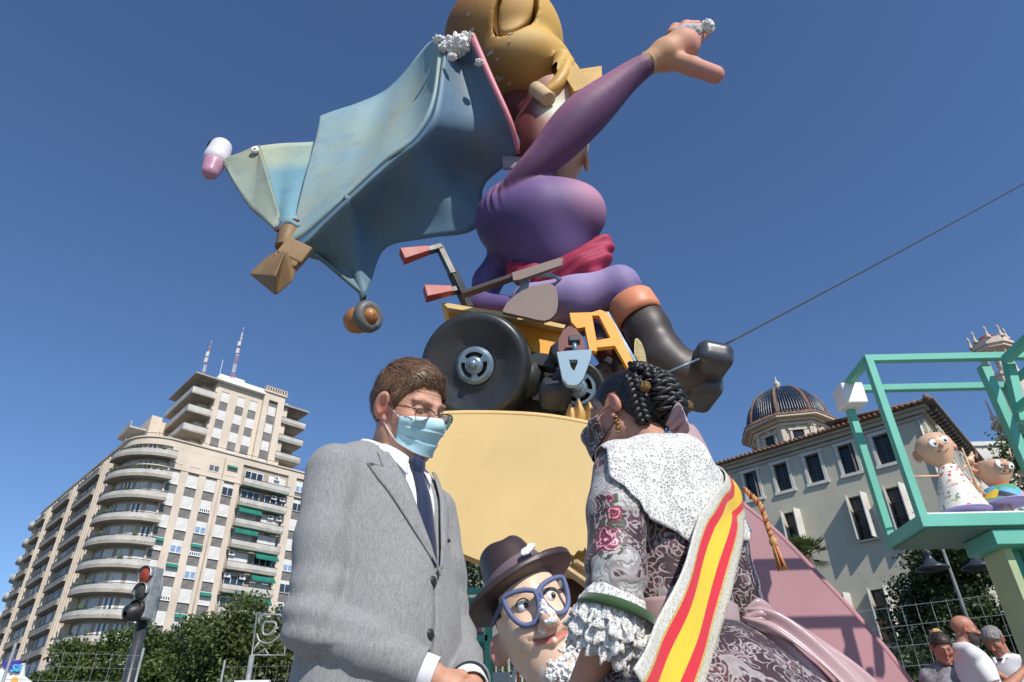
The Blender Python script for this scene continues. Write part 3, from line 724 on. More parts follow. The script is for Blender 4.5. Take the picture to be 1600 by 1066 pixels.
m_bark = mat('bark', (.11, .085, .06), .9, .3, 4, .6, 25, .02)
def leaves(n, blobs, size, rng, asp=.55):
    B = np.array(blobs, float); wts = B[:, 3]**2*B[:, 4]; idx = rng.choice(len(B), n, p=wts/wts.sum())
    d = rng.normal(size=(n, 3)); d /= np.linalg.norm(d, axis=1)[:, None]
    r = (rng.random(n)**.35)*(1+.12*rng.normal(size=n))
    c = B[idx, :3]+d*r[:, None]*B[idx, 3:4]*np.array([1, 1, .85])
    a = rng.normal(size=(n, 3)); a /= np.linalg.norm(a, axis=1)[:, None]; b_ = np.cross(a, rng.normal(size=(n, 3))); b_ /= np.linalg.norm(b_, axis=1)[:, None]
    s = size*(.6+.8*rng.random(n))[:, None]
    v = np.stack([c-a*s, c+b_*s*asp, c+a*s, c-b_*s*asp], 1).reshape(-1, 3)
    return v, np.arange(4*n).reshape(-1, 4)
def tree(name, base, h, rad, n, size, ml, label, seed, group=None, sq=.8, low=.35, cat='tree', trunk=.16):
    rng = np.random.default_rng(seed); t = thing(name, base, label, cat, group); bl = []
    for k in range(26):
        a = rng.random()*6.28; zz = low+(1-low)*rng.random(); rr = rad*.72*math.sqrt(rng.random())*(1-.35*abs(zz-.55)/.45)
        bl.append((rr*math.cos(a), rr*math.sin(a), h*zz-.1*h, rad*(.22+.2*rng.random()), 1))
    v, f = leaves(n, bl, size, rng); o = link_mesh(mesh_np('crown', v, f, ml, smooth=False), 'crown', t, world=False)
    b = MB(); b.tube(spline([(0, 0, 0), (.05, .03, h*.25), (-.05, .05, h*.45)], 6), np.linspace(trunk*1.2, trunk*.8, 6), 8)
    b.build('trunk', m_bark, t, world=False)
    for k in range(5):
        q = bl[k]; b = MB(); b.tube(spline([(0, 0, h*.36), (q[0]*.4, q[1]*.4, h*.5), q[:3]], 6), np.linspace(trunk*.55, trunk*.12, 6), 6); b.build('limb', m_bark, t, world=False)
    return t
tg = 'street trees below the apartment block'
for i, (px, py, Y, rad, lab) in enumerate(((172, 968, 36, 2.6, 'leftmost round green street tree left of the traffic light pole'), (262, 962, 35, 2.9, 'round green street tree just right of the traffic light pole'),
        (345, 962, 34, 2.8, 'green street tree in the middle of the row beside the white light frame'), (408, 934, 33, 3.0, 'taller olive street tree touching the grey jacket of the man'), (95, 1022, 40, 2.0, 'small low bush tree behind the left wire fence'))):
    p = W(px, py, Y); tree('street_tree', (p[0], Y, 0), p[2], rad, 20000, .10, m_leafA if i != 3 else m_leafC, lab, 20+i, tg)
# trees on the right
p = W(1400, 862, 24); tree('dense_tree', (p[0]+1.2, 24, 0), p[2]+.3, 2.9, 26000, .07, m_leafB, 'dense dark green tree under the green platform left of the lamp posts', 31, low=.2)
p = W(1480, 858, 23); tree('dense_tree', (p[0]+.5, 23, 0), p[2]+.8, 3.0, 26000, .07, m_leafB, 'dense dark tree behind the two street lanterns', 32, low=.2)
p = W(1545, 860, 25); tree('dense_tree', (p[0]+2.2, 25, 0), p[2]+1.6, 3.2, 20000, .075, m_leafB, 'dark tree behind the green pillar at the right edge', 33, low=.1)
p = W(1590, 690, 26); tree('leafy_tree', (p[0]+1.5, 26, 0), p[2]+1, 3.4, 18000, .085, m_leafC, 'tall leafy tree behind the patchwork puppet at the right edge', 34, low=.5)
p = W(1400, 1000, 14); tree('hedge', (p[0]-.5, 17, 0), 3.0, 2.2, 14000, .05, m_leafB, 'low dark hedge behind the wire fence at left', 35, low=.05, cat='hedge', trunk=.06)
p = W(1520, 1000, 14); tree('hedge', (p[0], 17, 0), 3.2, 2.4, 14000, .05, m_leafB, 'low dark hedge behind the bald man', 36, low=.05, cat='hedge', trunk=.06)
# trees behind the man and the hatted head
p = W(735, 880, 30); tree('street_tree', (p[0]-.5, 30, 0), p[2]+.8, 2.6, 12000, .1, m_leafB, 'dark tree in the gap between the grey suit and the yellow panel', 37, tg)
p = W(790, 1010, 26); tree('street_tree', (p[0]+.6, 26, 0), 4.6, 2.2, 12000, .06, m_leafC, 'pale bushy tree behind the barriers below the hatted head', 38, tg)
# palm
pb = W(1262, 868, 30); pal = thing('palm_tree', (pb[0], 30, 0), 'fan palm in front of the grey building behind the pink panel', 'palm tree')
b = MB(); b.tube([(0, 0, 0), (.05, 0, pb[2]*.5), (0, 0, pb[2])], [.2, .17, .19], 9); b.build('trunk', m_bark, pal, world=False)
rp = random.Random(5)
for k in range(30):
    az = rp.random()*6.28; el = R_(-25+rp.random()*100); d = np.array([math.cos(az)*math.cos(el), math.sin(az)*math.cos(el), math.sin(el)]); L = .55+.35*rp.random()
    o0 = np.array([0, 0, pb[2]]); o1 = o0+d*L*.7; side = uvec(np.cross(d, [0, 0, 1.01])); upv = np.cross(side, d); b = MB(); b.tube([o0, o1], [.02, .012], 4)
    for j in range(15):
        t = R_(-75+150*j/14); e = d*math.cos(t)+side*math.sin(t)*1.0; tip = o1+e*L*.75-np.array([0, 0, .16*rp.random()]); pr = np.cross(e, upv)*.022; mid = lerp(o1, tip, .55)
        b.add([o1, mid+pr+upv*.02, tip, mid-pr+upv*.02], [(0, 1, 2, 3)])
    b.build('frond', m_leafC if k % 3 else m_leafA, pal, world=False)
# ------------------------------------------------------------------ street furniture, left
m_galv = mat('galvanised_steel', (.34, .36, .36), .45, .2, 12, metal=.4, dirt=.5); m_dkpole = mat('dark_pole', (.045, .05, .055), .4, .2, 6)
m_redl = mat('red_lens', (.30, .05, .025), .35, .25, 30, .3, 200); m_dlens = mat('dark_lens', (.05, .05, .04), .3, .2, 30, .3, 200); m_blk = mat('black_plastic', (.02, .02, .02), .45, .2, 20)
TY = 9.5; tp = W(217, 968, TY); tl = thing('traffic_light', (tp[0], TY, 0), 'grey traffic light with red lens on a dark pole before the curved balconies', 'traffic light')
zt0 = tp[2]; ztop = W(217, 888, TY)[2]; H3 = (ztop-zt0)/3; 
Mt = Matrix.Translation((0, 0, zt0)) @ Matrix.Rotation(R_(-20), 4, 'Z')     # local -y is the lens side
b = MB(); b.tube([(0, .12, 0), (0, .12, zt0+H3*.6)], .065, 12); b.build('pole', m_dkpole, tl, world=False)
b = MB(Mt); b.b2((-.125, -.06, 0), (.125, .10, 3*H3)); b.build('housing', m_galv, tl, world=False, bevel=.02)
b = MB(Mt); b.b2((-.13, .10, H3*-.1), (.13, .15, 2.4*H3)); b.build('back_plate', m_galv, tl, world=False, bevel=.01)
for k, mm in enumerate((m_dlens, m_dlens, m_redl)):
    zc = H3*(k+.5); b = MB(Mt); b.lathe([(.01, .05), (.07, .04), (.108, 0)], (0, -.075, zc), (0, -1, 0), 16); b.build('lens', mm, tl, world=False)
    b = MB(Mt); b.lathe([(.108, 0), (.122, 0), (.122, .06), (.114, .06)], (0, -.06, zc), (0, -1, 0), 16, a0=-.2, a1=math.pi+.2); b.build('visor', m_galv if k else m_blk, tl, world=False)
b = MB(Mt); b.lathe([(.12, 0), (.10, .16), (.03, .2)], (0, -.05, H3*.4), (0, -1, -.3), 14); b.build('acoustic_signal', m_blk, tl, world=False)
# wire fences
m_wire = mat('galvanised_wire', (.42, .43, .43), .4, .2, 20, metal=.5)
def wfence(name, a, c, z0, z1, dx, dz, label, zig=(), rw=.0016, post=True, prw=.014):
    a = np.array(a, float); c = np.array(c, float); L = np.linalg.norm(c-a); u = (c-a)/L; t = thing(name, (a[0], a[1], 0), label, 'fence'); nrm = np.array([-u[1], u[0], 0])
    vm = MB(); pth = [np.array([0, 0, z0])]
    for zz in zig:
        pth += [np.array([0, 0, zz-.09]), -nrm*.045+np.array([0, 0, zz]), np.array([0, 0, zz+.09])]
    pth.append(np.array([0, 0, z1])); vm.tube(pth, rw, 4, smooth=False); vm = vm.mesh('wire', m_wire)
    for i in range(int(L/dx)+1): place(vm, 'wire', t, Matrix.Translation(u*dx*i))
    hm = MB(); hm.tube([np.zeros(3), u*L], rw, 4, smooth=False); hm = hm.mesh('wire', m_wire)
    for j in range(int((z1-z0)/dz)+1): place(hm, 'wire', t, Matrix.Translation((0, 0, z1-.02-dz*j)))
    if post:
        for q in (0, L): b = MB(); b.tube([u*q, u*q+np.array([0, 0, z1+.06])], prw, 8); b.build('post', m_galv, t, world=False)
    return t
a = W(22, 1014, 7.5); c = W(150, 1024, 8.0)
wfence('wire_fence', (a[0], 7.5, 0), (c[0]+.5, 8.0, 0), .3, a[2], .15, .13, 'temporary wire fence panel with a steel post at the bottom left')
a = W(350, 1040, 9.0); c = W(440, 1042, 9.0)
wfence('wire_fence', (a[0], 9.0, 0), (c[0]+.6, 9.0, 0), .3, a[2], .13, .15, 'thin wire fence low in front of the trees beside the man', (a[2]-.2,), .0015)
m_wh = mat('white_paint', (.78, .78, .77), .5, .08, 3, dirt=.2); m_ban = mat('banner_blue', (.06, .04, .32), .5, .1); m_cy = mat('banner_cyan', (.10, .45, .75), .5, .1); m_or = mat('banner_orange', (.8, .45, .12), .5, .2)
def panel(name, pts, Y, th, m, parent=None, world=True):
    b = MB(); b.prism([W(x, y, Y) for x, y in pts], (0, th, 0)); return b.build(name, m, parent)
pb_ = W(15, 1100, 7.9); bn = thing('banner', pb_, 'white and blue printed banner with light blue letters behind the fence', 'banner')
panel('banner_cloth', [(2, 1044), (38, 1036), (37, 1056), (50, 1066), (44, 1100), (-20, 1100), (-14, 1060)], 7.95, .02, m_wh, bn)
panel('print', [(4, 1034), (33, 1031), (28, 1052), (14, 1048), (5, 1042)], 7.93, .012, m_ban, bn)
panel('print', [(17, 1062), (22, 1057), (28, 1059), (26, 1070), (18, 1072)], 7.93, .012, m_or, bn)
tc = bpy.data.curves.new('letters', 'FONT'); tc.body = 'sa'; tc.extrude = .002; tc.size = .14; tc.shear = .25; tc.offset = .004
to = bpy.data.objects.new('letters', tc); C.objects.link(to); tc.materials.append(m_cy)
dg = bpy.context.evaluated_depsgraph_get(); tm = bpy.data.meshes.new_from_object(to.evaluated_get(dg)); bpy.data.objects.remove(to)
tm.transform(Matrix.Translation(W(15, 1049, 7.92)) @ Matrix.Rotation(R_(90), 4, 'X')); link_mesh(tm, 'letters', bn)
# white street-light ornament frame
LY = 8.2; ln = thing('light_ornament', W(412, 990, LY), 'white festive light frame with a loop shape hanging before the trees beside the man', 'street decoration')
def strip(pts, r, nm, cl=False): b = MB(); b.tube([W(x, y, LY) for x, y in pts], r, 5, closed=cl); b.build(nm, m_galv, ln)
strip([(402, 958), (445, 962), (445, 1024), (393, 1024)], .012, 'frame', True)
strip(spline([(404, 975), (408, 962), (440, 962), (442, 985), (424, 1004), (406, 1002), (401, 990)], 20), .012, 'loop')
strip(spline([(414, 972), (430, 973), (430, 983), (420, 992), (411, 990), (411, 978)], 16), .014, 'loop', True)
strip([(397, 1018), (398, 1012), (406, 1003)], .012, 'bar'); strip([(401, 1023), (414, 1014), (420, 1024)], .012, 'bar')
b = MB(); b.tube([W(394, 1024, LY), (W(394, 1024, LY)[0], LY, 0)], .03, 6); b.build('pole', m_galv, ln)
b = MB(); b.b2((W(366, 1066, 7)[0], 7, 0), (W(420, 1066, 7)[0], 7.05, W(390, 1063, 7)[2])); tag(b.build('barrier_board', m_wh), 'top edge of a white board below the light frame beside the man', 'board')
# ------------------------------------------------------------------ right: fence and lanterns
a = W(1352, 968, 8.6); c = W(1600, 920, 7.4)
wfence('wire_fence', (a[0]-.4, 8.55, 0), (c[0]+.5, 7.1, 0), .2, W(1480, 940, 8.0)[2], .15, .2, 'tall welded wire fence with kinked wires in front of the bald man', (W(1480, 962, 8.0)[2], W(1480, 1040, 8.0)[2], .5), .0028, post=False)
m_lant = mat('lantern_metal', (.035, .04, .05), .35, .2, 10)
LP = 15.0; m_lpost = mat('weathered_post', (.16, .17, .17), .6, .3, 5)
lt = thing('street_lamp', (W(1507, 955, LP)[0], LP, 0), 'grey lamp post with two dark bell lanterns in front of the dark tree', 'street lamp')
bx_ = W(1507, 955, LP)[0]; ztp = W(1478, 858, LP)[2]
b = MB(); b.tube([(bx_, LP, 0), (bx_, LP, ztp*.8), (bx_, LP, ztp)], [.05, .04, .03], 10); b.build('post', m_lpost, lt)
for px, py in ((1456, 886), (1528, 884)):
    q = W(px, py, LP); s = .33
    b = MB(); b.lathe([(.02, .5*s*2), (.1*s*2, .5*s*2), (.12*s*2, .42*s*2), (.08*s*2, .38*s*2), (.13*s*2, .25*s*2), (.2*s*2, .12*s*2), (.5*s*2, -.02), (.5*s*2, -.06), (.2*s, -.1), (.02, -.12)], q, n=18); b.build('lantern', m_lant, lt)
    b = MB(); b.tube(spline([(bx_, LP, ztp-.05), (lerp((bx_, LP, 0), q, .5)[0], LP, q[2]+.75), (q[0], LP, q[2]+.6), (q[0], LP, q[2]+.3)], 10), .022, 6); b.build('arm', m_galv, lt)
# overhead wire
a = W(1120, 545, 6.9); c = W(1700, 230, 9)
b = MB(); b.tube([a+(c-a)*t+np.array([0, 0, -.25*4*t*(1-t)*.15]) for t in np.linspace(0, 1, 24)], .011, 6); tag(b.build('guy_cable', m_blk), 'thin black guy cable running from the brown boot up to the right edge', 'cable')
# ------------------------------------------------------------------ the monument
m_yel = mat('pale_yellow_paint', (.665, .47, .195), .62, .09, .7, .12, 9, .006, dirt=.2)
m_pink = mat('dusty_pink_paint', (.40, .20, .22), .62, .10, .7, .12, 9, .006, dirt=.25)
m_yel2 = mat('ochre_shade_paint', (.62, .38, .12), .6, .08, .8, .1, 20, .004)  # darker yellow, underside shade put into the colour; also torn lining and spikes
m_tornw = mat('torn_brown_interior', (.08, .035, .015), .9, .4, 6, .8, 20, .02)
m_plank = mat('raw_wood_batten', (.50, .36, .20), .8, .25, 5, .3, 40, .003)
m_foam = mat('white_foam', (.80, .79, .77), .9, .06, 6, .9, 35, .012)
PY = 5.7
mon = thing('monument_base', W(900, 1100, PY), 'huge curved base painted pale yellow and dusty pink carrying the quad and its rider', 'falla monument')
def smooth_poly(pts, n): return [tuple(p) for p in spline([(x, y, 0) for x, y in pts], n)[:, :2]]
topc = smooth_poly([(630, 657), (700, 648), (790, 648), (860, 653), (930, 666), (985, 683), (1040, 706), (1085, 733), (1130, 765), (1150, 780)], 28)
left = [(648, 700), (669, 755), (690, 800), (712, 850), (716, 862)]
bot = smooth_poly([(716, 862), (740, 872), (770, 882), (820, 888), (862, 887)], 9)
tear = [(868, 880), (873, 884), (877, 872), (883, 874), (890, 866), (897, 868), (903, 860), (911, 861), (914, 855), (917, 861), (921, 852), (926, 856), (934, 845), (1000, 850)]
yel = left+bot[1:]+tear+[(1000, 797), (1143, 797), (1156, 787)]+topc[::-1][1:]
def flat(name, pts, Y, th, m, par, bev=.012, z0=False):
    b = MB(); b.prism([W(x, y, Y) for x, y in pts], (0, th, 0)); return b.build(name, m, par, bevel=bev)
flat('yellow_panel', yel, PY, .06, m_yel, mon)
# body of the slab behind: curved rim top and left, underside
P1 = [W(x, y, PY+.06) for x, y in topc[::-1]+[(640, 678)]+left]
b = MB(); n = len(P1)
b.add(P1+[p+(np.array([0, 1.7, 0]) if i < 28 else np.array([.5, .5, .45])) for i, p in enumerate(P1)], [(i, i+1, n+i+1, n+i) for i in range(n-1)], 0, True); o = b.build('yellow_rim', m_yel, mon); solid(o, .04)
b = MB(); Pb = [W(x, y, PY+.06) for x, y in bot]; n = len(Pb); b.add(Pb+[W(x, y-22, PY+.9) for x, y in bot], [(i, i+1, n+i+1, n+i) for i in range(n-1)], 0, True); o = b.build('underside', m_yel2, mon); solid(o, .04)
pinkc = smooth_poly([(1156, 787), (1200, 823), (1240, 861), (1290, 914), (1335, 962), (1380, 1014), (1420, 1066), (1460, 1122)], 26)
flat('pink_panel', pinkc+[(1460, 1350), (1000, 1350), (1000, 797)], PY-.0, .06, m_pink, mon)
P1 = [W(x, y, PY+.06) for x, y in pinkc]; n = len(P1)
b = MB(); b.add(P1+[p+np.array([-.1, 1.2, -.1]) for p in P1], [(i+1, i, n+i, n+i+1) for i in range(n-1)], 0, True); o = b.build('pink_rim', m_pink, mon); solid(o, .04)
flat('torn_interior', [(866, 840), (1000, 830), (1000, 1100), (890, 1100), (880, 900)], PY+.5, .05, m_tornw, mon)
flat('torn_lining', [(866, 862), (885, 850), (1000, 842), (1000, 880), (905, 905), (880, 900)], PY+.3, .05, m_yel2, mon)
for (x0, y0), (x1, y1), Y0, Y1, w in (((874, 881), (925, 916), 5.3, 5.5, .05), ((899, 877), (940, 905), 5.35, 5.6, .035), ((885, 892), (935, 930), 5.45, 5.5, .04), ((890, 878), (880, 900), 5.5, 5.6, .03), ((915, 866), (935, 890), 5.8, 5.7, .03)):
    b = MB(); b.beam(W(x0, y0, Y0), W(x1, y1, Y1), w, .03); b.build('batten', m_plank, mon, bevel=.003)
# dark structure carrying the monument behind
b = MB(); b.b2((1.0, 6.4, 0), (2.2, 7.2, 2.6)); b.build('support_block', m_tornw, mon)
for x, y in ((955, 655), (968, 648), (985, 652)):
    b = MB(); p = W(x-62, y+5, PY+.4); b.lathe([(.01, .2), (.1, -.05), (.01, -.06)], p, (0, 0, 1), 4); b.build('torn_spike', m_yel2, mon)
# ------------------------------------------------------------------ quad bike
m_tyre = mat('painted_black_tyre', (.032, .034, .038), .38, .35, 1.6, .1, 20, .003, dirt=.3)
m_rim = mat('pale_blue_rim', (.20, .28, .36), .32, .2, 8, .1, 40, .002, metal=.35, dirt=.3)
m_lblue = mat('light_blue_paint', (.24, .36, .45), .5, .06, 3, dirt=.1)
m_orng = mat('orange_yellow_paint', (.80, .36, .03), .5, .07, 3, dirt=.15)
m_mar = mat('maroon_paint', (.16, .035, .035), .5, .1, 3); m_maug = mat('red_grip_paint', (.36, .06, .05), .5, .12, 4)
m_dgrey = mat('dark_grey_paint', (.035, .037, .042), .45, .2, 3, dirt=.2); m_taupe = mat('taupe_paint', (.20, .145, .125), .6, .08, 3, dirt=.1)
m_brown2 = mat('brown_seat_paint', (.085, .06, .055), .55, .15, 3)
QY = 6.5
qd = thing('quad_bike', W(800, 650, QY), 'cut out orange quad bike with big black wheels standing on top of the yellow base', 'quad bike')
def wheel(px, py, Y, rpx, axis, wd, par, slots=3, rimf=.31):
    c = W(px, py, Y); r = RAD(px, py, Y, rpx); a = uvec(axis)
    t = MB(); t.lathe([(r*rimf, .0), (r*rimf, .03), (r*.40, .0), (r*.6, .04), (r*.80, .10), (r*.9, .11), (r*.97, .06), (r, -.02), (r*1.0, -wd), (r*.9, -wd-.08), (r*.3, -wd-.04), (r*.3, -.1)], c, a, 48)
    w_ = t.build('wheel', m_tyre, par)
    R = r*rimf; M_ = frame(c, -a, (0, 0, 1)) @ Matrix.Translation((0, -.05, 0))      # local x,z in the wheel plane, -y outwards
    # rim plate with curved slots: radial mesh with cells left open
    b = MB(M_); nA, rs = 60, [0, .30, .42, .52, .76, .86, 1.0]
    zz = [-.02, -.02, -.0, .0, .0, 0, .03]
    vs = [(R*k*math.sin(2*math.pi*j/nA), z_, R*k*math.cos(2*math.pi*j/nA)) for k, z_ in zip(rs, zz) for j in range(nA)]
    fs = []
    for i in range(len(rs)-1):
        for j in range(nA):
            ph = (j/nA*slots+.5) % 1
            if i in (3,) and .14 < ph < .86: continue
            fs.append((i*nA+j, i*nA+(j+1) % nA, (i+1)*nA+(j+1) % nA, (i+1)*nA+j))
    b.add(vs, fs, 0, False); o = b.build('rim', m_rim, w_); solid(o, .05, 0); add_bevel(o, .006, 2)
    b = MB(M_); b.lathe([(R*.26, .0), (R*.24, .09), (R*.18, .12), (R*.02, .125)], (0, 0, 0), (0, -1, 0), 24); b.build('hub', m_rim, w_)
    b = MB(M_); b.lathe([(R*1.0, .05), (R*.05, .05)], (0, 0, 0), (0, 1, 0), 30); b.build('hub_shade', m_tyre, w_)
    return w_
wheel(743, 572, 6.45, 88, (-.16, -.93, -.36), .42, qd)
wheel(903, 607, 6.3, 44, (-.1, -.93, -.36), .3, qd, 5, .66)
b = MB(); b.lathe([(.02, 0), (.5, 0), (.55, .1), (.55, .4), (.02, .5)], W(855, 640, 6.9), (.2, .97, .1), 30); w_ = b.build('wheel', m_tyre, qd)
b = MB(); b.lathe([(.02, 0), (.42, 0), (.5, .1), (.5, .4), (.02, .5)], W(960, 628, 6.9), (.2, .97, .1), 30); w_ = b.build('wheel', m_tyre, qd)
def plate(name, pts, Y, th, m, par=None, bev=.01, tilt=0):
    par = par or qd; b = MB(); c = W(*pts[0], Y); P = []
    for x, y in pts:
        p = W(x, y, Y); p = W(x, y, Y+tilt*(p[2]-c[2])); P.append(p)
    b.prism(P, (0, th, 0)); return b.build(name, m, par, bevel=bev)
plate('fender', [(689, 472), (700, 475), (752, 484), (812, 491), (884, 510), (881, 519), (862, 548), (852, 570), (843, 570), (836, 562), (826, 540), (808, 512), (780, 490), (700, 490)], 6.62, .35, m_orng)
plate('fender_edge', [(689, 472), (696, 473), (755, 483), (806, 490), (884, 508), (881, 513), (800, 497), (700, 481)], 6.5, .1, m_yel, bev=.004)
# A-shaped frame
A_out = [(890, 489), (936, 484), (946, 487), (958, 500), (993, 572), (981, 573), (962, 541), (934, 543), (933, 548), (921, 548), (914, 511), (903, 513), (893, 503)]
b = MB(); Yf = 6.05
outer = [(890, 489), (938, 484), (948, 488), (960, 505), (994, 574), (980, 574), (961, 540), (933, 543), (933, 549), (921, 547), (914, 511), (902, 513), (893, 503)]
hole = [(925, 493), (936, 493), (947, 512), (950, 525), (954, 528), (932, 532)]
def pl(pts): return [W(x, y, Yf) for x, y in pts]
for q in ([(890, 489), (925, 488), (925, 493), (932, 532), (933, 549), (921, 547), (914, 511), (902, 513), (893, 503)], [(925, 488), (938, 484), (948, 488), (960, 505), (994, 574), (980, 574), (954, 528), (936, 493), (925, 493)], [(932, 532), (954, 528), (961, 540), (933, 543)]):
    b.prism(pl(q), (0, .07, 0))
b.build('side_frame', m_orng, qd, bevel=.003)
plate('frame_edge', [(948, 487), (951, 487), (1000, 573), (996, 575)], 6.08, .12, m_rim, bev=.002)
plate('pedal_backplate', [(872, 546), (873, 530), (880, 516), (889, 509), (900, 514), (910, 526), (915, 541), (912, 552), (876, 552)], 6.0, .1, m_mar)
b = MB(); b.box(W(897, 532, 5.9), (.12, .1, .07)); b.build('bolt_head', m_dgrey, qd, bevel=.012)
b = MB(); b.tube([W(897, 532, 5.9), W(899, 552, 5.88)], .028, 10); b.build('bolt', m_rim, qd)
b = MB(); Yf = 5.85
for q in ([(870, 549), (892, 547), (889, 563), (893, 573), (896, 602), (888, 602), (880, 594)], [(892, 547), (924, 546), (922, 560), (911, 592), (903, 601), (896, 602), (893, 573), (901, 563), (889, 563)][:]):
    pass
b.prism(pl([(870, 550), (889, 548), (889, 562), (892, 574), (896, 602), (887, 601), (879, 592)]), (0, .06, 0))
b.prism(pl([(889, 548), (925, 546), (923, 560), (911, 592), (903, 601), (896, 602), (897, 580), (903, 566), (902, 562), (889, 562)]), (0, .06, 0))
b.prism(pl([(892, 574), (897, 580), (896, 602)]), (0, .06, 0))
b.build('foot_plate', m_lblue, qd, bevel=.004)
# engine clutter between the wheels
for x, y, Y, rx, m in ((880, 560, 6.5, .13, m_dgrey), (935, 590, 6.6, .12, m_brown2), (965, 585, 6.5, .1, m_dgrey), (950, 560, 6.7, .12, m_mar), (830, 600, 6.7, .2, m_dgrey), (985, 600, 6.6, .12, m_brown2), (870, 630, 6.4, .18, m_dgrey)):
    b = MB(); b.lathe([(.01, 0), (rx, 0), (rx, .2), (rx*.7, .28), (.01, .28)], W(x, y, Y), uvec((random.random()-.5, -.8, random.random()-.3)), 10); b.build('engine_part', m, qd, bevel=.01)
for p, q, w in (((800, 560), (870, 570), .16), ((850, 620), (905, 565), .09), ((935, 555), (985, 585), .07), ((920, 570), (950, 600), .05)):
    b = MB(); b.beam(W(*p, 6.6), W(*q, 6.5), w, w); b.build('strut', m_dgrey, qd, bevel=.01)
# seat, rack plates, handlebar
b = MB(); b.beam(W(722, 461, 6.3), W(806, 432, 6.25), .05, .16, up=(0, 1, .3)); b.build('rack_bar', m_brown2, qd, bevel=.01)
plate('rack_plate', [(800, 426), (874, 403), (880, 404), (878, 414), (812, 437), (802, 438)], 6.15, .05, m_taupe, bev=.01)
b = MB(); b.beam(W(823, 432, 6.3), W(816, 464, 6.35), .09, .09); b.build('post', m_lblue, qd, bevel=.01)
plate('side_panel', smooth_poly([(785, 486), (795, 470), (820, 452), (855, 443), (868, 450), (872, 470), (868, 490), (852, 501), (820, 495), (788, 488)], 24), 6.2, .05, m_taupe)
b = MB(); b.lathe([(.22, 0), (.26, .03), (.22, .06)], W(846, 446, 6.45), (0, -.2, 1), 24); b.build('seat_ring', m_rim, qd)
b = MB(); b.beam(W(686, 385, 6.5), W(708, 430, 6.55), .09, .09); b.beam(W(706, 424, 6.56), W(733, 482, 6.7), .11, .1); b.build('steering_column', m_dgrey, qd, bevel=.012)
b = MB(); b.beam(W(690, 386, 6.5), W(668, 392, 6.45), .09, .08); b.build('handlebar', m_dgrey, qd, bevel=.01); b = MB(); b.beam(W(714, 453, 6.6), W(702, 456, 6.58), .09, .08); b.build('handlebar', m_dgrey, qd, bevel=.01)
for (x0, y0), (x1, y1) in (((670, 391), (628, 401)), ((706, 454), (664, 459))):
    a = W(x0, y0, 6.45); c = W(x1, y1, 6.38); d = uvec(c-a); M_ = frame(a, d, (0, 0, 1)); L = np.linalg.norm(c-a); b = MB(M_)
    b.add([(-.05, 0, -.04), (.05, 0, -.04), (.05, 0, .04), (-.05, 0, .04), (-.07, L, -.085), (.07, L, -.085), (.07, L, .085), (-.07, L, .085)], [(0, 1, 2, 3), (7, 6, 5, 4), (0, 4, 5, 1), (1, 5, 6, 2), (2, 6, 7, 3), (3, 7, 4, 0)]); b.build('grip', m_maug, qd, bevel=.008)
# ------------------------------------------------------------------ giant rider
m_fig = mat('airbrushed_shading_paint', (.5, .5, .5), .62, .06, 1.2, .12, 14, .006, attr=True, dirt=.10, spec=.35)  # vertex colours hold airbrush tones plus painted light and shade
rid = thing('giant_figure', W(850, 450, 6.7), 'giant cartoon figure in a purple suit with flying blue cape riding the quad', 'figure')
def mixc(a, b, t): t = t[:, None]; return np.float32(a)*(1-t)+np.float32(b)*t
def PR(pts, Y): return [W(x, y, yy) for (x, y), yy in zip(pts, Y if hasattr(Y, '__len__') else [Y]*len(pts))]
r_at = lambda px, py, Y, r: RAD(px, py, Y, r)
T0 = W(843, 350, 6.7); T1 = W(800, 345, 6.8); T2 = W(897, 335, 6.6); T3 = W(860, 400, 6.85)
tr0, tr1, tr2, tr3 = r_at(848, 345, 6.7, 76), r_at(800, 345, 6.85, 57), r_at(905, 335, 6.65, 50), r_at(870, 415, 6.9, 60)
arm = PR([(776, 330), (792, 305), (822, 272), (862, 235), (903, 190), (945, 152), (985, 118), (1012, 100)], [6.75, 6.4, 6.2, 6.1, 6.0, 5.95, 5.9, 5.85]); armr = [r_at(900, 200, 6.1, k) for k in (18, 19, 21, 31, 40, 32, 22, 18)]
arm = [q for q in spline(arm, 26)]; armr = list(np.interp(np.linspace(0, 7, 26), range(8), armr)); armr = list(np.convolve([armr[0]]*2+armr+[armr[-1]]*2, np.ones(5)/5, 'valid'))
arm2 = PR([(792, 395), (762, 440), (752, 476), (800, 480)], [7.1, 7.2, 7.1, 6.9]); arm2r = [r_at(800, 450, 7.1, k) for k in (26, 22, 22, 16)]
leg = PR([(830, 478), (900, 470), (968, 448)], [6.7, 6.6, 6.5]); legr = [r_at(900, 460, 6.6, k) for k in (36, 38, 31)]
shin = PR([(966, 447), (988, 480)], [6.5, 6.45]); leg2 = PR([(870, 500), (945, 505), (985, 560)], [7.3, 7.2, 7.1])
def f_suit(p):
    d = smin(sph(p, T0, tr0), sph(p, T1, tr1), .25); d = smin(d, sph(p, T2, tr2), .2); d = smin(d, sph(p, T3, tr3), .2)
    a = chain(p, arm, armr, .09)+.04; d = smin(d, a, .04)
    d = smin(d, chain(p, arm2, arm2r, .1), .08)
    d = smin(d, chain(p, leg, legr, .1), .05); d = smin(d, chain(p, shin, [legr[2], legr[2]*.95], .05), .08)
    d = smin(d, chain(p, leg2, [.2, .18, .15], .05), .05)
    # shoulder folds
    q = p-np.float32(arm[3]); al = q @ np.float32(uvec(arm[6]-arm[0])); w = np.exp(-(al/.16)**2)*np.exp(-((np.linalg.norm(q, axis=1)/.34)**4))
    return d-.022*w*np.sin(al*55)
allp = np.array([T0, T1, T2, T3]+arm+arm2+leg+shin+leg2)
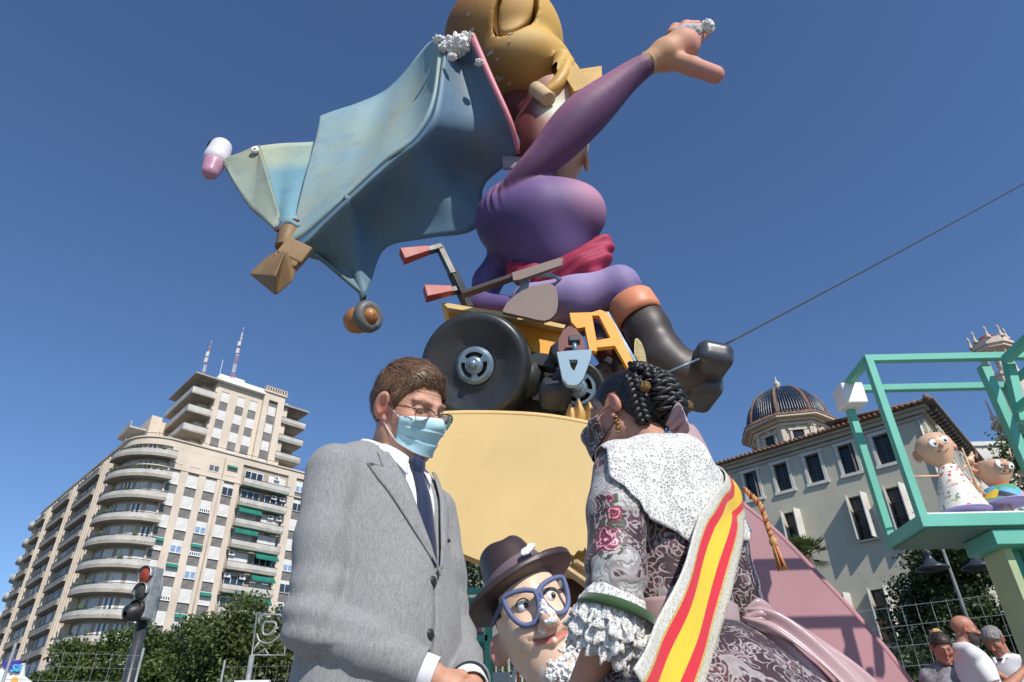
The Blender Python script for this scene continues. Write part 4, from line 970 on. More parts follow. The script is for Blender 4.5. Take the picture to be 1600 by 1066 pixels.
def col_suit(v):
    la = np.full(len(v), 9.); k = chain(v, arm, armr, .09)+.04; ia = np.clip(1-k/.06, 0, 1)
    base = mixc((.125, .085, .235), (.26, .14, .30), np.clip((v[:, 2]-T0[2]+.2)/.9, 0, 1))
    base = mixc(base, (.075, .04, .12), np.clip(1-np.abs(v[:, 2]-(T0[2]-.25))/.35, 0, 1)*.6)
    tp_ = np.clip(1-sph(v, W(925, 300, 6.3), .1)/.42, 0, 1); base = mixc(base, (.50, .24, .33), tp_*.85)  # pink highlight painted on the upper torso
    n_ = grad(f_suit, v, .01); up = np.clip(n_ @ np.float32([.1, -.2, .95]), 0, 1)  # arm and thigh lighten on upward faces: light put into the colour
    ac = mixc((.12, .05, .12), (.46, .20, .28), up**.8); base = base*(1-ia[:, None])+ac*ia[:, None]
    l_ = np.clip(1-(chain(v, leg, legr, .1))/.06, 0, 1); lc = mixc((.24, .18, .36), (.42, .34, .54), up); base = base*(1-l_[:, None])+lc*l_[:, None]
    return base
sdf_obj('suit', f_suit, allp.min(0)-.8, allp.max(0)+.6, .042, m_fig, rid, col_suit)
# red sash across the waist
def f_belt(p):
    d = 9
    for (a, c, r) in (((838, 428, 6.15), (945, 378, 6.2), .045), ((880, 425, 6.1), (946, 372, 6.25), .07), ((880, 428, 6.12), (948, 418, 6.25), .075), ((905, 424, 6.1), (942, 395, 6.1), .06), ((815, 418, 6.2), (890, 446, 6.3), .085), ((830, 445, 6.3), (900, 442, 6.35), .09)):
        e = cap(p, W(*a), W(*c), r); d = e if d is 9 else smin(d, e, .02)
    bodyd = smin(sph(p, T0, tr0), sph(p, T3, tr3), .2)
    return smax(smin(d, smax(np.abs(bodyd)-.03, d-.06, .02), .02), -(bodyd+.02), .01)
f_belt2 = lambda p: smax(chain(p, PR([(808, 418), (850, 436), (900, 425), (948, 380)], [6.45, 6.3, 6.25, 6.35]), [.13, .17, .17, .14], .05), -1e9*np.ones(len(p)), .01)
c0 = W(880, 420, 6.3)
def f_belt3(p):
    d = chain(p, PR([(806, 424), (850, 440), (905, 420), (940, 385)], [6.75, 6.65, 6.55, 6.55]), [.13, .2, .2, .15], .05)
    d2 = chain(p, PR([(880, 436), (915, 420), (938, 405)], [6.6, 6.5, 6.5]), [.1, .17, .14], .05)
    q = p-np.float32(c0); return smin(d, d2, .02)+.016*np.sin((q[:, 2]*1.0-q[:, 0]*.55)*38)
sdf_obj('sash', f_belt3, W(800, 450, 6.0)-.5, W(960, 370, 6.7)+.5, .03, m_fig, rid, lambda v: mixc((.30, .02, .06), (.52, .05, .12), np.clip((v[:, 0]-.6)/1.0, 0, 1)))
# face
FC = W(858, 225, 6.75)
fr_ = [r_at(858, 225, 6.75, k) for k in (62, 70, 92)]
FR_ = rotm(-15, 8, 0)
Ck = W(878, 172, 6.15); Fn = W(916, 252, 6.6)
def f_face(p):
    d = ell(p, FC, fr_, FR_); d = smin(d, sph(p, W(868, 168, 6.5), r_at(868, 168, 6.6, 48)), .15)
    d = smin(d, ell(p, Fn, (.04, .08, .2)), .08); d = smin(d, sph(p, W(912, 287, 6.7), .04), .05)
    return smin(d, sph(p, W(815, 180, 7.0), r_at(815, 180, 7, 42)), .2)
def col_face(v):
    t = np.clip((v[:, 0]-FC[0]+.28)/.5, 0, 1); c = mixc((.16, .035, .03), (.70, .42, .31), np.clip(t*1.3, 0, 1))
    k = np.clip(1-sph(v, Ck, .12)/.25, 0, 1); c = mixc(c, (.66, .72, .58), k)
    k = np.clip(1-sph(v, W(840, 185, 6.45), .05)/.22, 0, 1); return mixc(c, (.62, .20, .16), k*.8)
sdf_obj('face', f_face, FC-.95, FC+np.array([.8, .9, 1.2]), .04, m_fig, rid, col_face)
# hair
HC = W(787, 72, 6.8); hr = r_at(787, 72, 6.8, 93)
fold0 = W(808, 48, 5.95); kn = W(848, 150, 6.2)
def f_hair(p):
    d = ell(p, HC, (hr, hr*1.05, hr*.98)); d = smin(d, ell(p, W(820, 120, 6.75), (hr*.8, hr*.8, hr*.55)), .2)
    lobe = ell(p, W(806, 14, 5.95), (r_at(812, 32, 6, 24), .6, r_at(812, 32, 6, 46)), rotm(-25, 24, 0)); d = smax(d, -smax(np.abs(lobe-.03)-.035, -(p[:, 2]-W(800, 72, 5.95)[2]), .03), .03)
    bd = chain(p, PR([(845, 148), (872, 118), (878, 92), (900, 118)], [6.2, 6.15, 6.2, 6.3]), [.1, .12, .12, .1], .08); d = smin(d, bd, .05)
    return d
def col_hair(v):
    n_ = grad(f_hair, v, .01); u = np.clip(n_ @ np.float32(uvec((.5, -.4, .4))), -1, 1)  # faces turned to the sun get lighter hair colour, light painted in
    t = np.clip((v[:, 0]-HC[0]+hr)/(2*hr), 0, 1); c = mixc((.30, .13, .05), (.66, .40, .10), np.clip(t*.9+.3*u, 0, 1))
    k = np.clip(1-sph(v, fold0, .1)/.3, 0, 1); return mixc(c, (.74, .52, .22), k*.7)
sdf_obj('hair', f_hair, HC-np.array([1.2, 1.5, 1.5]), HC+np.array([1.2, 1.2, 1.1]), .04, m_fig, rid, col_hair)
m_band = mat('mustard_paint', (.55, .33, .07), .5, .15, 2, .1, 20, .004, dirt=.2)
plate('bow', [(872, 92), (890, 100), (905, 108), (940, 103), (941, 128), (905, 140), (898, 143), (882, 118), (870, 108)], 6.0, .16, m_band, rid, .03)
b = MB(); b.tube([W(836, 138, 6.1), W(858, 156, 6.0)], .105, 20); b.build('bow_knot', m_plank, rid, bevel=.02)
b = MB(); b.tube(spline(PR([(888, 96), (880, 118), (868, 135), (852, 146)], [6.15, 6.05, 6.05, 6.05]), 10), [.09, .1, .1, .1, .1, .1, .1, .09, .08, .07], 12); b.build('bow_ribbon', m_band, rid)
# hand on raised arm
hb = lambda x, y, Y=5.85: W(x, y, Y); hs = r_at(1050, 80, 5.85, 1)
def f_hand(p):
    d = chain(p, [hb(1014, 98), hb(1040, 86), hb(1066, 72), hb(1082, 60)], [17*hs, 25*hs, 26*hs, 18*hs], .05)
    d = smin(d, chain(p, [hb(1055, 95), hb(1082, 104, 5.8), hb(1118, 117, 5.75)], [15*hs, 14*hs, 13*hs], .04), .04)     # thumb
    for i, (a, c, e) in enumerate((((1062, 66), (1082, 48), (1108, 40)), ((1066, 76), (1090, 60), (1106, 50)), ((1060, 58), (1072, 42), (1090, 38)), ((1052, 54), (1056, 46), (1062, 43)))):
        yy = 5.85+.06*i; d = smin(d, chain(p, [hb(*a, yy), hb(*c, yy), hb(*e, yy)], [12*hs, 10*hs, 6*hs], .03), .035)
    return d
sdf_obj('hand', f_hand, hb(1000, 130)-.3, hb(1130, 30)+.35, .018, m_fig, rid, lambda v: mixc((.60, .33, .19), (.66, .30, .24), np.clip((v[:, 0]-hb(1040, 80)[0])/.5, 0, 1)))
def chunk(name, c, r, par, seed, m=m_foam, fl=(1, 1, 1)):
    def f(p): return ell(p, c, [r*k for k in fl])+noise3(p, 3.2/r, seed, 3)*r*.45
    return sdf_obj(name, f, np.array(c)-r*1.6, np.array(c)+r*1.6, r/9, m, par, newton=1)
def f_brk(p):
    c = hb(1074, 50, 5.72); return ell(p, c, (.22, .10, .12), rotm(0, -14, 0))+noise3(p, 9, 4, 3)*.035
m_greyf = mat('broken_grey_shell', (.42, .42, .42), .85, .15, 8, .5, 60, .006)
sdf_obj('broken_palm', f_brk, hb(1076, 50, 5.72)-.3, hb(1076, 50, 5.72)+.3, .016, m_greyf, rid, newton=1)
chunk('exposed_foam', hb(1106, 42, 5.72), .09, rid, 5)
b = MB(); M_ = frame(hb(1013, 99), uvec(hb(1040, 84)-hb(1000, 104)), (0, 0, 1)); b.lathe([(16.5*hs, -.02), (18.5*hs, 0), (16.5*hs, .02)], M_ @ Vector((0, 0, 0)), uvec(hb(1040, 84)-hb(1000, 104)), 24); b.build('cuff_edge', m_plank, rid)
# boots
bs = r_at(1020, 520, 6.4, 1)
def boot_f(dx, dy, Y, k):
    pts = [W(x+dx, y+dy, Y+e) for x, y, e in ((992, 478, .05), (1012, 515, 0), (1035, 560, 0), (1065, 582, -.05), (1112, 567, -.1))]
    def f(p):
        d = chain(p, pts[:3], [33*bs*k, 33*bs*k, 34*bs*k], .1); d = smin(d, chain(p, pts[2:], [34*bs*k, 28*bs*k, 22*bs*k], .1), .12)
        return d
    return f, pts
fb1, bp1 = boot_f(0, 0, 6.4, 1.0); fb2, bp2 = boot_f(-22, 42, 6.9, 1.15)
m_boot = mat('dark_brown_boot_paint', (.06, .045, .04), .5, .25, 1.5, .1, 12, .006, dirt=.25)
top_ = uvec(W(985, 470, 6.4)-W(1012, 515, 6.4)); t0_ = W(990, 480, 6.4)
def f_boot1(p): d = fb1(p); return smax(d, (p-np.float32(t0_)) @ np.float32(top_), .02)
sdf_obj('boot', f_boot1, np.min(bp1, 0)-.4, np.max(bp1, 0)+.4, .03, m_boot, rid)
sdf_obj('boot', fb2, np.min(bp2, 0)-.4, np.max(bp2, 0)+.4, .035, m_boot, rid)
def f_sole(p):
    d = rbox(p, W(1112, 566, 6.25), (.17, .26, .13), .09, rotm(0, 12, 8)); return d
m_sole = mat('glossy_dark_sole', (.05, .055, .065), .28, .2, 3)
for (x, y, Y, s_) in ((1108, 568, 6.22, 1), (1092, 611, 6.6, 1.05)):
    sdf_obj('sole_tip', lambda p: rbox(p, W(x, y, Y), (.19*s_, .28, .14*s_), .1, rotm(0, 10, 6)), W(x, y, Y)-.45, W(x, y, Y)+.45, .025, m_sole, rid)
m_ocuff = mat('orange_pink_cuff', (.66, .24, .12), .5, .1, 2)
b = MB(); ax = -top_; b.lathe([(29*bs, -.12), (34*bs, -.12), (38*bs, -.08), (39*bs, .1), (37*bs, .17), (33*bs, .17)], t0_-np.array(ax)*.0, ax, 36); b.build('boot_cuff', m_ocuff, rid)
# stick and cable end on the boot
b = MB(); b.tube([W(1040, 583, 6.0), W(1095, 560, 6.0)], .012, 5); b.build('cable_loop', m_rim, rid)
# ------------------------------------------------------------------ cape
m_cape = NT('blue_cape_paint'); n1 = m_cape.noise(.9, detail=4); n2 = m_cape.noise(3.2, detail=6, rough=.7)
cA = m_cape.n('ShaderNodeAttribute', attribute_name='Col').outputs['Color']
cc = m_cape.mix(m_cape.step(n1, .42, .68), cA, m_cape.mix(1, cA, (1.15, .98, .80), 'MULTIPLY')); cc = m_cape.mix(m_cape.math('MULTIPLY', m_cape.step(n2, .48, .72), .5), cc, m_cape.mix(1, cc, (.62, .66, .85), 'MULTIPLY'))
cc = m_cape.mix(m_cape.math('MULTIPLY', m_cape.step(m_cape.noise(3.5, detail=8, rough=.8), .55, .7), .4), cc, m_cape.mix(1, cc, (1.3, 1.0, .6), 'MULTIPLY'))
m_cape = m_cape.out(cc, .6, m_cape.bump(m_cape.noise(5, detail=4), .25, .03))
def cape_patch(name, R0, R1, Y0, Y1, n, m, bow, colf, wrk=.02):
    a = spline([(x, y, Y) for (x, y), Y in zip(R0, Y0)], n); c = spline([(x, y, Y) for (x, y), Y in zip(R1, Y1)], n); P = []
    for i in range(n):
        for j in range(m):
            t = j/(m-1); q = a[i]*(1-t)+c[i]*t; y = q[2]+bow*math.sin(math.pi*t)
            p = W(q[0], q[1], y); P.append(p)
    P = np.array(P); P[:, 1] += noise3(P, .8, 3)*wrk*3
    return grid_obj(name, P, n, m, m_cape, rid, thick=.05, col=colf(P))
ridge = [(436, 364), (462, 384), (500, 350), (540, 312), (541, 311), (585, 272), (620, 243), (650, 220), (672, 188), (682, 150), (688, 105), (694, 66)]
rY = [6.5, 6.4, 6.3, 6.2, 6.2, 6.15, 6.1, 6.0, 5.9, 5.85, 5.85, 5.85]
low = [(466, 386), (500, 406), (567, 463), (569, 463), (600, 392), (665, 374), (745, 358), (757, 290), (812, 240), (797, 190), (768, 128), (737, 60)]
lY = [6.5, 6.8, 7.2, 7.2, 7.35, 7.3, 7.2, 7.1, 6.5, 6.15, 5.95, 5.85]
cape_patch('cape', ridge, low, rY, lY, 60, 16, .25, lambda P: mixc((.11, .21, .30), (.12, .155, .27), np.clip((P[:, 0]+1.1)/1.6, 0, 1)))  # darker, bluer inner fold: part of its shade put into the colour
up1 = [(346, 250), (375, 242), (403, 230), (497, 223), (508, 226)]
rg1 = [(348, 254), (385, 318), (428, 358), (455, 345), (478, 345)]
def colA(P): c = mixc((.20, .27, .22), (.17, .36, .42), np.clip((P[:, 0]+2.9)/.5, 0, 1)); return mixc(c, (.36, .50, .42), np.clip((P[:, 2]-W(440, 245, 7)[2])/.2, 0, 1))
# left wing of the cape: two facets meeting at the grommet line
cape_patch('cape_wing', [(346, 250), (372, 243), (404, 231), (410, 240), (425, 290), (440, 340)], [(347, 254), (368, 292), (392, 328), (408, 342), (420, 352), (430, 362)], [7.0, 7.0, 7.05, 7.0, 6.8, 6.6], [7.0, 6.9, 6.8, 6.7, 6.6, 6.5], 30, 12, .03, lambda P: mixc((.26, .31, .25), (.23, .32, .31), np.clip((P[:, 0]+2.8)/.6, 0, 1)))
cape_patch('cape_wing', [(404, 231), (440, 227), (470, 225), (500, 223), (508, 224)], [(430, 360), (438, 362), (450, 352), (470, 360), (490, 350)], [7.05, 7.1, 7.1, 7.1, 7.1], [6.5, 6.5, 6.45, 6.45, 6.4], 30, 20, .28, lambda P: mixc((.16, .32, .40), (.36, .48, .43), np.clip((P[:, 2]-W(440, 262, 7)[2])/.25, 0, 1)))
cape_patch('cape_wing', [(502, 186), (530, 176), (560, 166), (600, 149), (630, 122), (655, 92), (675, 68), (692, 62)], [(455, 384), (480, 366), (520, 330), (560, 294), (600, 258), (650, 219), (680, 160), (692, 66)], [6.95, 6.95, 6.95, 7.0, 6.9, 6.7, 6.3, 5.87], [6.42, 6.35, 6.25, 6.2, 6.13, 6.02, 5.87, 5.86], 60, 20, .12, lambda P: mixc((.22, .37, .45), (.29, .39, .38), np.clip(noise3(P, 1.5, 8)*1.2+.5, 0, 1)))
b = MB(); b.tube(spline([W(737, 56, 5.82), W(768, 126, 5.92), (W(797, 190, 6.12)), W(811, 240, 6.45)], 20), np.linspace(.055, .03, 20), 8, flat=1.0); b.build('cape_hem', mat('pink_hem_paint', (.62, .22, .26), .5, .08, 3), rid)
for (x, y, Y, r, s_) in ((712, 72, 5.85, .16, 3), (700, 76, 5.83, .11, 7), (729, 62, 5.83, .10, 9), (686, 62, 5.85, .07, 2), (706, 89, 5.72, .055, 6), (749, 98, 5.8, .05, 1)):
    chunk('exposed_foam', W(x, y, Y), r, rid, s_, fl=(1.2, 1, .7))
m_scar = mat('paint_chip', (.55, .42, .34), .8, .2, 10)
for k in range(14):
    x = 728+random.random()*85; y = 20+random.random()*115
    p = W(x, y, 6.0); dr = uvec(p-np.array([0, 0, CZ])); t_ = 0
    q = cast(f_hair, [p-dr*1.5], [dr], .003, 60, 6)[0]
    if f_hair(np.float32([q]))[0] > .02: continue
    n_ = grad(f_hair, np.float32([q]), .01)[0]; s_ = .02+.04*random.random(); u_2 = uvec(np.cross(n_, [0, 0, 1.])); v_2 = np.cross(n_, u_2); b = MB()
    b.prism([q+(u_2*math.cos(a)*s_*(.5+random.random())+v_2*math.sin(a)*s_*(.3+.6*random.random())) for a in np.linspace(0, 5.4, 6)], n_*.006); b.build('paint_chip', m_scar, rid)
b = MB(); b.prism([W(784, 242, 6.6), W(820, 246, 6.45), W(806, 262, 6.5), W(786, 262, 6.6)], (0, .05, 0)); b.build('torn_patch', mat('pale_torn_patch', (.36, .30, .33), .8, .1, 4), rid)
b = MB(); b.lathe([(.02, 0), (.06, 0), (.06, .04), (.02, .04)], W(399, 236, 6.95), (0, -1, 0), 12); b.build('grommet', m_foam, rid)
# things hanging from the cape
m_dred = mat('dark_red_fitting', (.10, .02, .015), .5, .2, 5)
hk = thing('hook_fitting', W(447, 350, 6.5), 'dark red metal hook between the cape tip and the hanging tan boot', 'hook')
for pts in ([(427, 357), (436, 351), (439, 344), (442, 352), (444, 357), (432, 360)], [(452, 344), (460, 341), (468, 344), (464, 347), (464, 352), (457, 354), (452, 357), (456, 350)]): plate('hook_plate', pts, 6.45, .04, m_dred, hk, .003)
m_tan = mat('tan_boot_paint', (.25, .155, .07), .6, .2, 2.5, .1, 20, .004, dirt=.25)
tb = thing('tan_boot', W(440, 410, 6.5), 'faceted tan boot hanging below the left tip of the cape', 'boot')
def facet(pts, Yc, th, m, nm, par):     # outline at Yc with a nearer ridge
    n = len(pts); P = [W(x, y, Yc) for x, y in pts]; Q = [W(x, y, Yc+th) for x, y in pts]; return P, Q
ft = W
b = MB(); b.tube([W(452, 358, 6.45), W(444, 388, 6.45)], [r_at(450, 370, 6.45, 14), r_at(450, 370, 6.45, 15)], 10); b.build('shaft', m_tan, tb, bevel=.01)
V = dict(a=W(446, 390, 6.2), b_=W(388, 428, 6.45), c=W(431, 463, 6.45), d=W(458, 440, 6.4), e=W(464, 418, 6.4), f=W(450, 393, 6.4), g=W(415, 402, 6.5), r=W(430, 432, 6.1), k=W(430, 393, 6.5), z=W(425, 425, 6.85))
keys = list(V); P = [V[k] for k in keys]; I = {k: i for i, k in enumerate(keys)}
fs = [[I[x] for x in s_] for s_ in (('a', 'g', 'b_', 'r'), ('r', 'b_', 'c'), ('a', 'r', 'c'), ('a', 'c', 'd'), ('a', 'd', 'e'), ('a', 'e', 'f'), ('a', 'k', 'g'), ('b_', 'g', 'z'), ('c', 'b_', 'z'), ('d', 'c', 'z'), ('e', 'd', 'z'), ('f', 'e', 'z'), ('k', 'f', 'z'), ('g', 'k', 'z'), ('a', 'f', 'k'))]
b = MB(); b.add(P, fs); b.build('foot', m_tan, tb, bevel=.02, seg=3)
b = MB(); b.beam(W(438, 391, 6.35), W(472, 410, 6.4), .26, .13, up=(0, 1, 0)); b.beam(W(442, 384, 6.32), W(480, 402, 6.38), .26, .1, up=(0, 1, 0)); b.build('heel', m_tan, tb, bevel=.02)
tr_ = thing('cannister', W(340, 250, 7.0), 'white and pink egg shaped canister with black cap at the far left cape tip', 'canister')
a = W(345, 232, 7.05); c = W(327, 272, 7.0); rr = r_at(340, 250, 7, 1)
sdf_obj('body', lambda p: chain(p, [a, lerp(a, c, .4)], [17*rr, 19*rr], .05), a-.5, a+.5, .02, mat('canister_white', (.72, .68, .72), .35, .05, 3), tr_)
sdf_obj('base', lambda p: cap(p, lerp(a, c, .65), lerp(a, c, .92), 16*rr, 13*rr), c-.4, c+.5, .02, mat('canister_pink', (.50, .26, .36), .35, .08, 3), tr_)
sdf_obj('cap', lambda p: smax(sph(p, W(343, 234, 7.1), 19*rr), -(((p-np.float32(W(343, 236, 7.1))) @ np.float32(uvec((-.05, .3, .95))))), .01), a-.6, a+.6, .02, m_dgrey, tr_)
wl_ = thing('hanging_wheel', W(572, 490, 7.1), 'orange brown roller wheel with a grey ring hanging under the cape', 'wheel')
m_rust = mat('orange_brown_paint', (.40, .17, .05), .45, .15, 4, dirt=.2); cw = W(578, 494, 7.0); rw_ = r_at(578, 494, 7.0, 1); ax = uvec((.72, -.62, -.2))
b = MB(); b.lathe([(13*rw_, .03), (19*rw_, .05), (25*rw_, .0), (26*rw_, -.06), (22*rw_, -.1), (12*rw_, -.1)], cw, ax, 30); b.build('tyre', mat('grey_ring_paint', (.13, .135, .13), .5, .15, 5), wl_)
b = MB(); b.lathe([(.01, .09), (8*rw_, .08), (13*rw_, .03), (13*rw_, -.1)], cw, ax, 24); b.build('hub', m_rust, wl_)
b = MB(); b.lathe([(.01, -.45), (12*rw_, -.43), (19*rw_, -.36), (22*rw_, -.25), (20*rw_, -.1), (12*rw_, -.08)], cw, ax, 26); b.build('drum', m_rust, wl_)
# ------------------------------------------------------------------ green display frames
m_green = NT('sea_green_painted_wood'); gn = m_green.noise(2, detail=5)
gg = m_green.mix(m_green.step(gn, .3, .7), (.10, .40, .30), (.13, .47, .36)); gg = m_green.mix(m_green.step(m_green.noise(22, detail=6, rough=.8), .66, .72), gg, (.035, .18, .14))
grain = m_green.noise(9, m_green.mapping(m_green.co(), (1, 1, 14)), 4)
m_green = m_green.out(gg, .62, m_green.bump(grain, .25, .004))
m_green2 = mat('sunlit_green_wood', (.36, .44, .24), .65, .1, 4, .15, 40, .003, dirt=.2)  # lighter yellowish planks: sunlight put into the wood colour
cA_ = W(1424, 808, 4.2)[:2]; zb = W(1424, 810, 4.2)[2]; zt_ = W(1377, 561, 4.2)[2]
A = np.array([W(1400, 690, 4.2)[0], 4.2]); B_ = np.array([W(1358, 735, 4.65)[0], 4.65]); wdv = 1.28
Cn = A+np.array([wdv, .0]); D_ = B_+np.array([1.25, 0])
stn = thing('display_stand', (A[0]+.8, 4.4, 0), 'sea green wooden cage stand on a planked pillar at the right holding two puppets', 'display stand')
def bar(p, q, w=.05, m=m_green, par=stn, h=None): b = MB(); b.beam(p, q, w, h or w); return b.build('bar', m, par, bevel=.003)
P3 = lambda a, z: np.array([a[0], a[1], z])
for a in (A, B_, D_, Cn): bar(P3(a, zb), P3(a, zt_), .052)
for z in (zt_,):
    bar(P3(A, z)+[-.026, 0, 0], P3(Cn, z)+[.026, 0, 0], .05); bar(P3(B_, z)+[-.026, 0, 0], P3(D_, z)+[.026, 0, 0], .05); bar(P3(A, z), P3(B_, z), .05); bar(P3(Cn, z), P3(D_, z), .05)
b = MB(); b.prism([P3(A, zb-.06)+[-.03, -.03, 0], P3(Cn, zb-.06)+[.03, -.03, 0], P3(D_, zb-.06)+[.03, .03, 0], P3(B_, zb-.06)+[-.03, .03, 0]], (0, 0, .075)); b.build('platform', m_green, stn, bevel=.004)
b = MB(); b.prism([P3(A, zb+.017)+[.03, -.015, 0], P3(Cn, zb+.017)+[0, -.015, 0], P3(D_, zb+.017)+[0, .0, 0], P3(B_, zb+.017)+[.03, 0, 0]], (0, 0, .012)); b.build('deck_board', m_wh, stn)
m_under = mat('green_grey_board', (.10, .20, .16), .7, .15, 2, .1, 30, .003, dirt=.2)
b = MB(); b.prism([P3(A, zb-.075)+[0, 0, 0], P3(Cn, zb-.075), P3(D_, zb-.075), P3(B_, zb-.075)], (0, 0, .014)); b.build('underside_board', m_under, stn)
# pillar
px0 = W(1560, 850, 4.42)[0]
for (x0, x1, y0, y1, m, z1) in ((px0-.08, px0-.03, 4.28, 4.5, m_green2, zb-.17), (px0-.02, px0+.07, 4.36, 4.4, m_green, zb-.17), (px0+.08, px0+.14, 4.24, 4.5, m_green, zb-.17), (px0+.15, px0+.27, 4.3, 4.34, m_green, zb-.17), (px0+.28, px0+.36, 4.22, 4.5, m_green2, zb-.17)):
    b = MB(); b.b2((x0, y0, 0), (x1, y1, z1)); b.build('plank', m, stn, bevel=.003)
b = MB(); b.beam((px0+.04, 4.2, zb-.55), (px0+.22, 4.2, .3), .05, .03, up=(0, 1, 0)); b.build('plank', m_green2, stn)
b = MB(); b.b2((px0-.16, 4.2, zb-.17), (px0+.5, 4.52, zb-.078)); b.build('cap_beam', m_green, stn, bevel=.004)
# second frame behind to the right (diagonal bar)
st2 = thing('diagonal_frame', W(1600, 600, 3.95), 'dark green diagonal bars and post of another frame cut off by the right edge', 'frame')
bar(W(1572, 562, 4.12), W(1625, 512, 3.75), .055, par=st2); bar(W(1573, 556, 4.3), W(1597, 660, 4.3), .06, par=st2); bar(W(1588, 640, 4.25), W(1640, 600, 3.9), .05, par=st2)
b = MB(); b.b2((W(1612, 760, 4.25)[0], 4.22, 0), (W(1612, 760, 4.25)[0]+.06, 4.28, W(1625, 512, 3.75)[2])); b.build('post', m_green, st2)
# white cube on the corner
bx = W(1328, 621, 4.6); b = MB(); b.box((0, 0, 0), (.165, .17, .17)); ob = b.mesh('white_box', m_wh)
o = place(ob, 'white_box'); o.location = [float(v) for v in bx]; add_bevel(o, .012); tag(o, 'small white cube fixed to the upper left corner of the green cage', 'box')
# ---- puppets
m_psk = mat('puppet_skin', (.70, .44, .29), .4, .06, 5, attr=False); m_pear = mat('puppet_ear', (.60, .30, .20), .45, .06, 5)
m_pwh = mat('puppet_eye_white', (.85, .85, .84), .3, .02, 5); m_pbl = mat('puppet_black', (.02, .018, .018), .4, .05, 5); m_stick = mat('bare_stick', (.58, .42, .26), .7, .2, 10)
m_vio = mat('violet_card', (.40, .34, .62), .6, .05, 5)
t = NT('floral_paper'); v1 = t.voro(26); v2 = t.voro(15, t.mapping(t.co(), (1, 1, 1), (0, 0, 0), (3, 1, 2)), out='Color'); sep = t.n('ShaderNodeSeparateColor'); t.set(sep, 0, v2)
c_ = t.mix(t.step(v1, .38, .3), (.80, .78, .70), (.62, .13, .12)); c_ = t.mix(t.math('MULTIPLY', t.step(t.voro(34), .3, .24), t.step(sep.outputs[0], .5, .52)), c_, (.20, .32, .14)); c_ = t.mix(t.math('MULTIPLY', t.step(t.noise(9), .5, .56), .5), c_, (.80, .75, .66)); m_flor = t.out(c_, .6)
t = NT('patchwork_paper'); v1 = t.t.nodes.new('ShaderNodeTexVoronoi'); v1.inputs['Scale'].default_value = 13; t.t.links.new(t.co(), v1.inputs['Vector']); sep = t.n('ShaderNodeSeparateColor'); t.set(sep, 0, v1.outputs['Color'])
cr = t.n('ShaderNodeValToRGB'); cr.color_ramp.interpolation = 'CONSTANT'
for i, (pos, c) in enumerate(((0, (.12, .42, .62)), (.2, (.8, .55, .06)), (.38, (.75, .18, .03)), (.55, (.10, .35, .22)), (.7, (.72, .28, .36)), (.85, (.05, .05, .07)))):
    e = cr.color_ramp.elements[i] if i < 2 else cr.color_ramp.elements.new(pos); e.position = pos; e.color = (*c, 1)
t.set(cr, 0, sep.outputs[0]); m_patch = t.out(cr.outputs[0], .5)
FZ = zb+.03
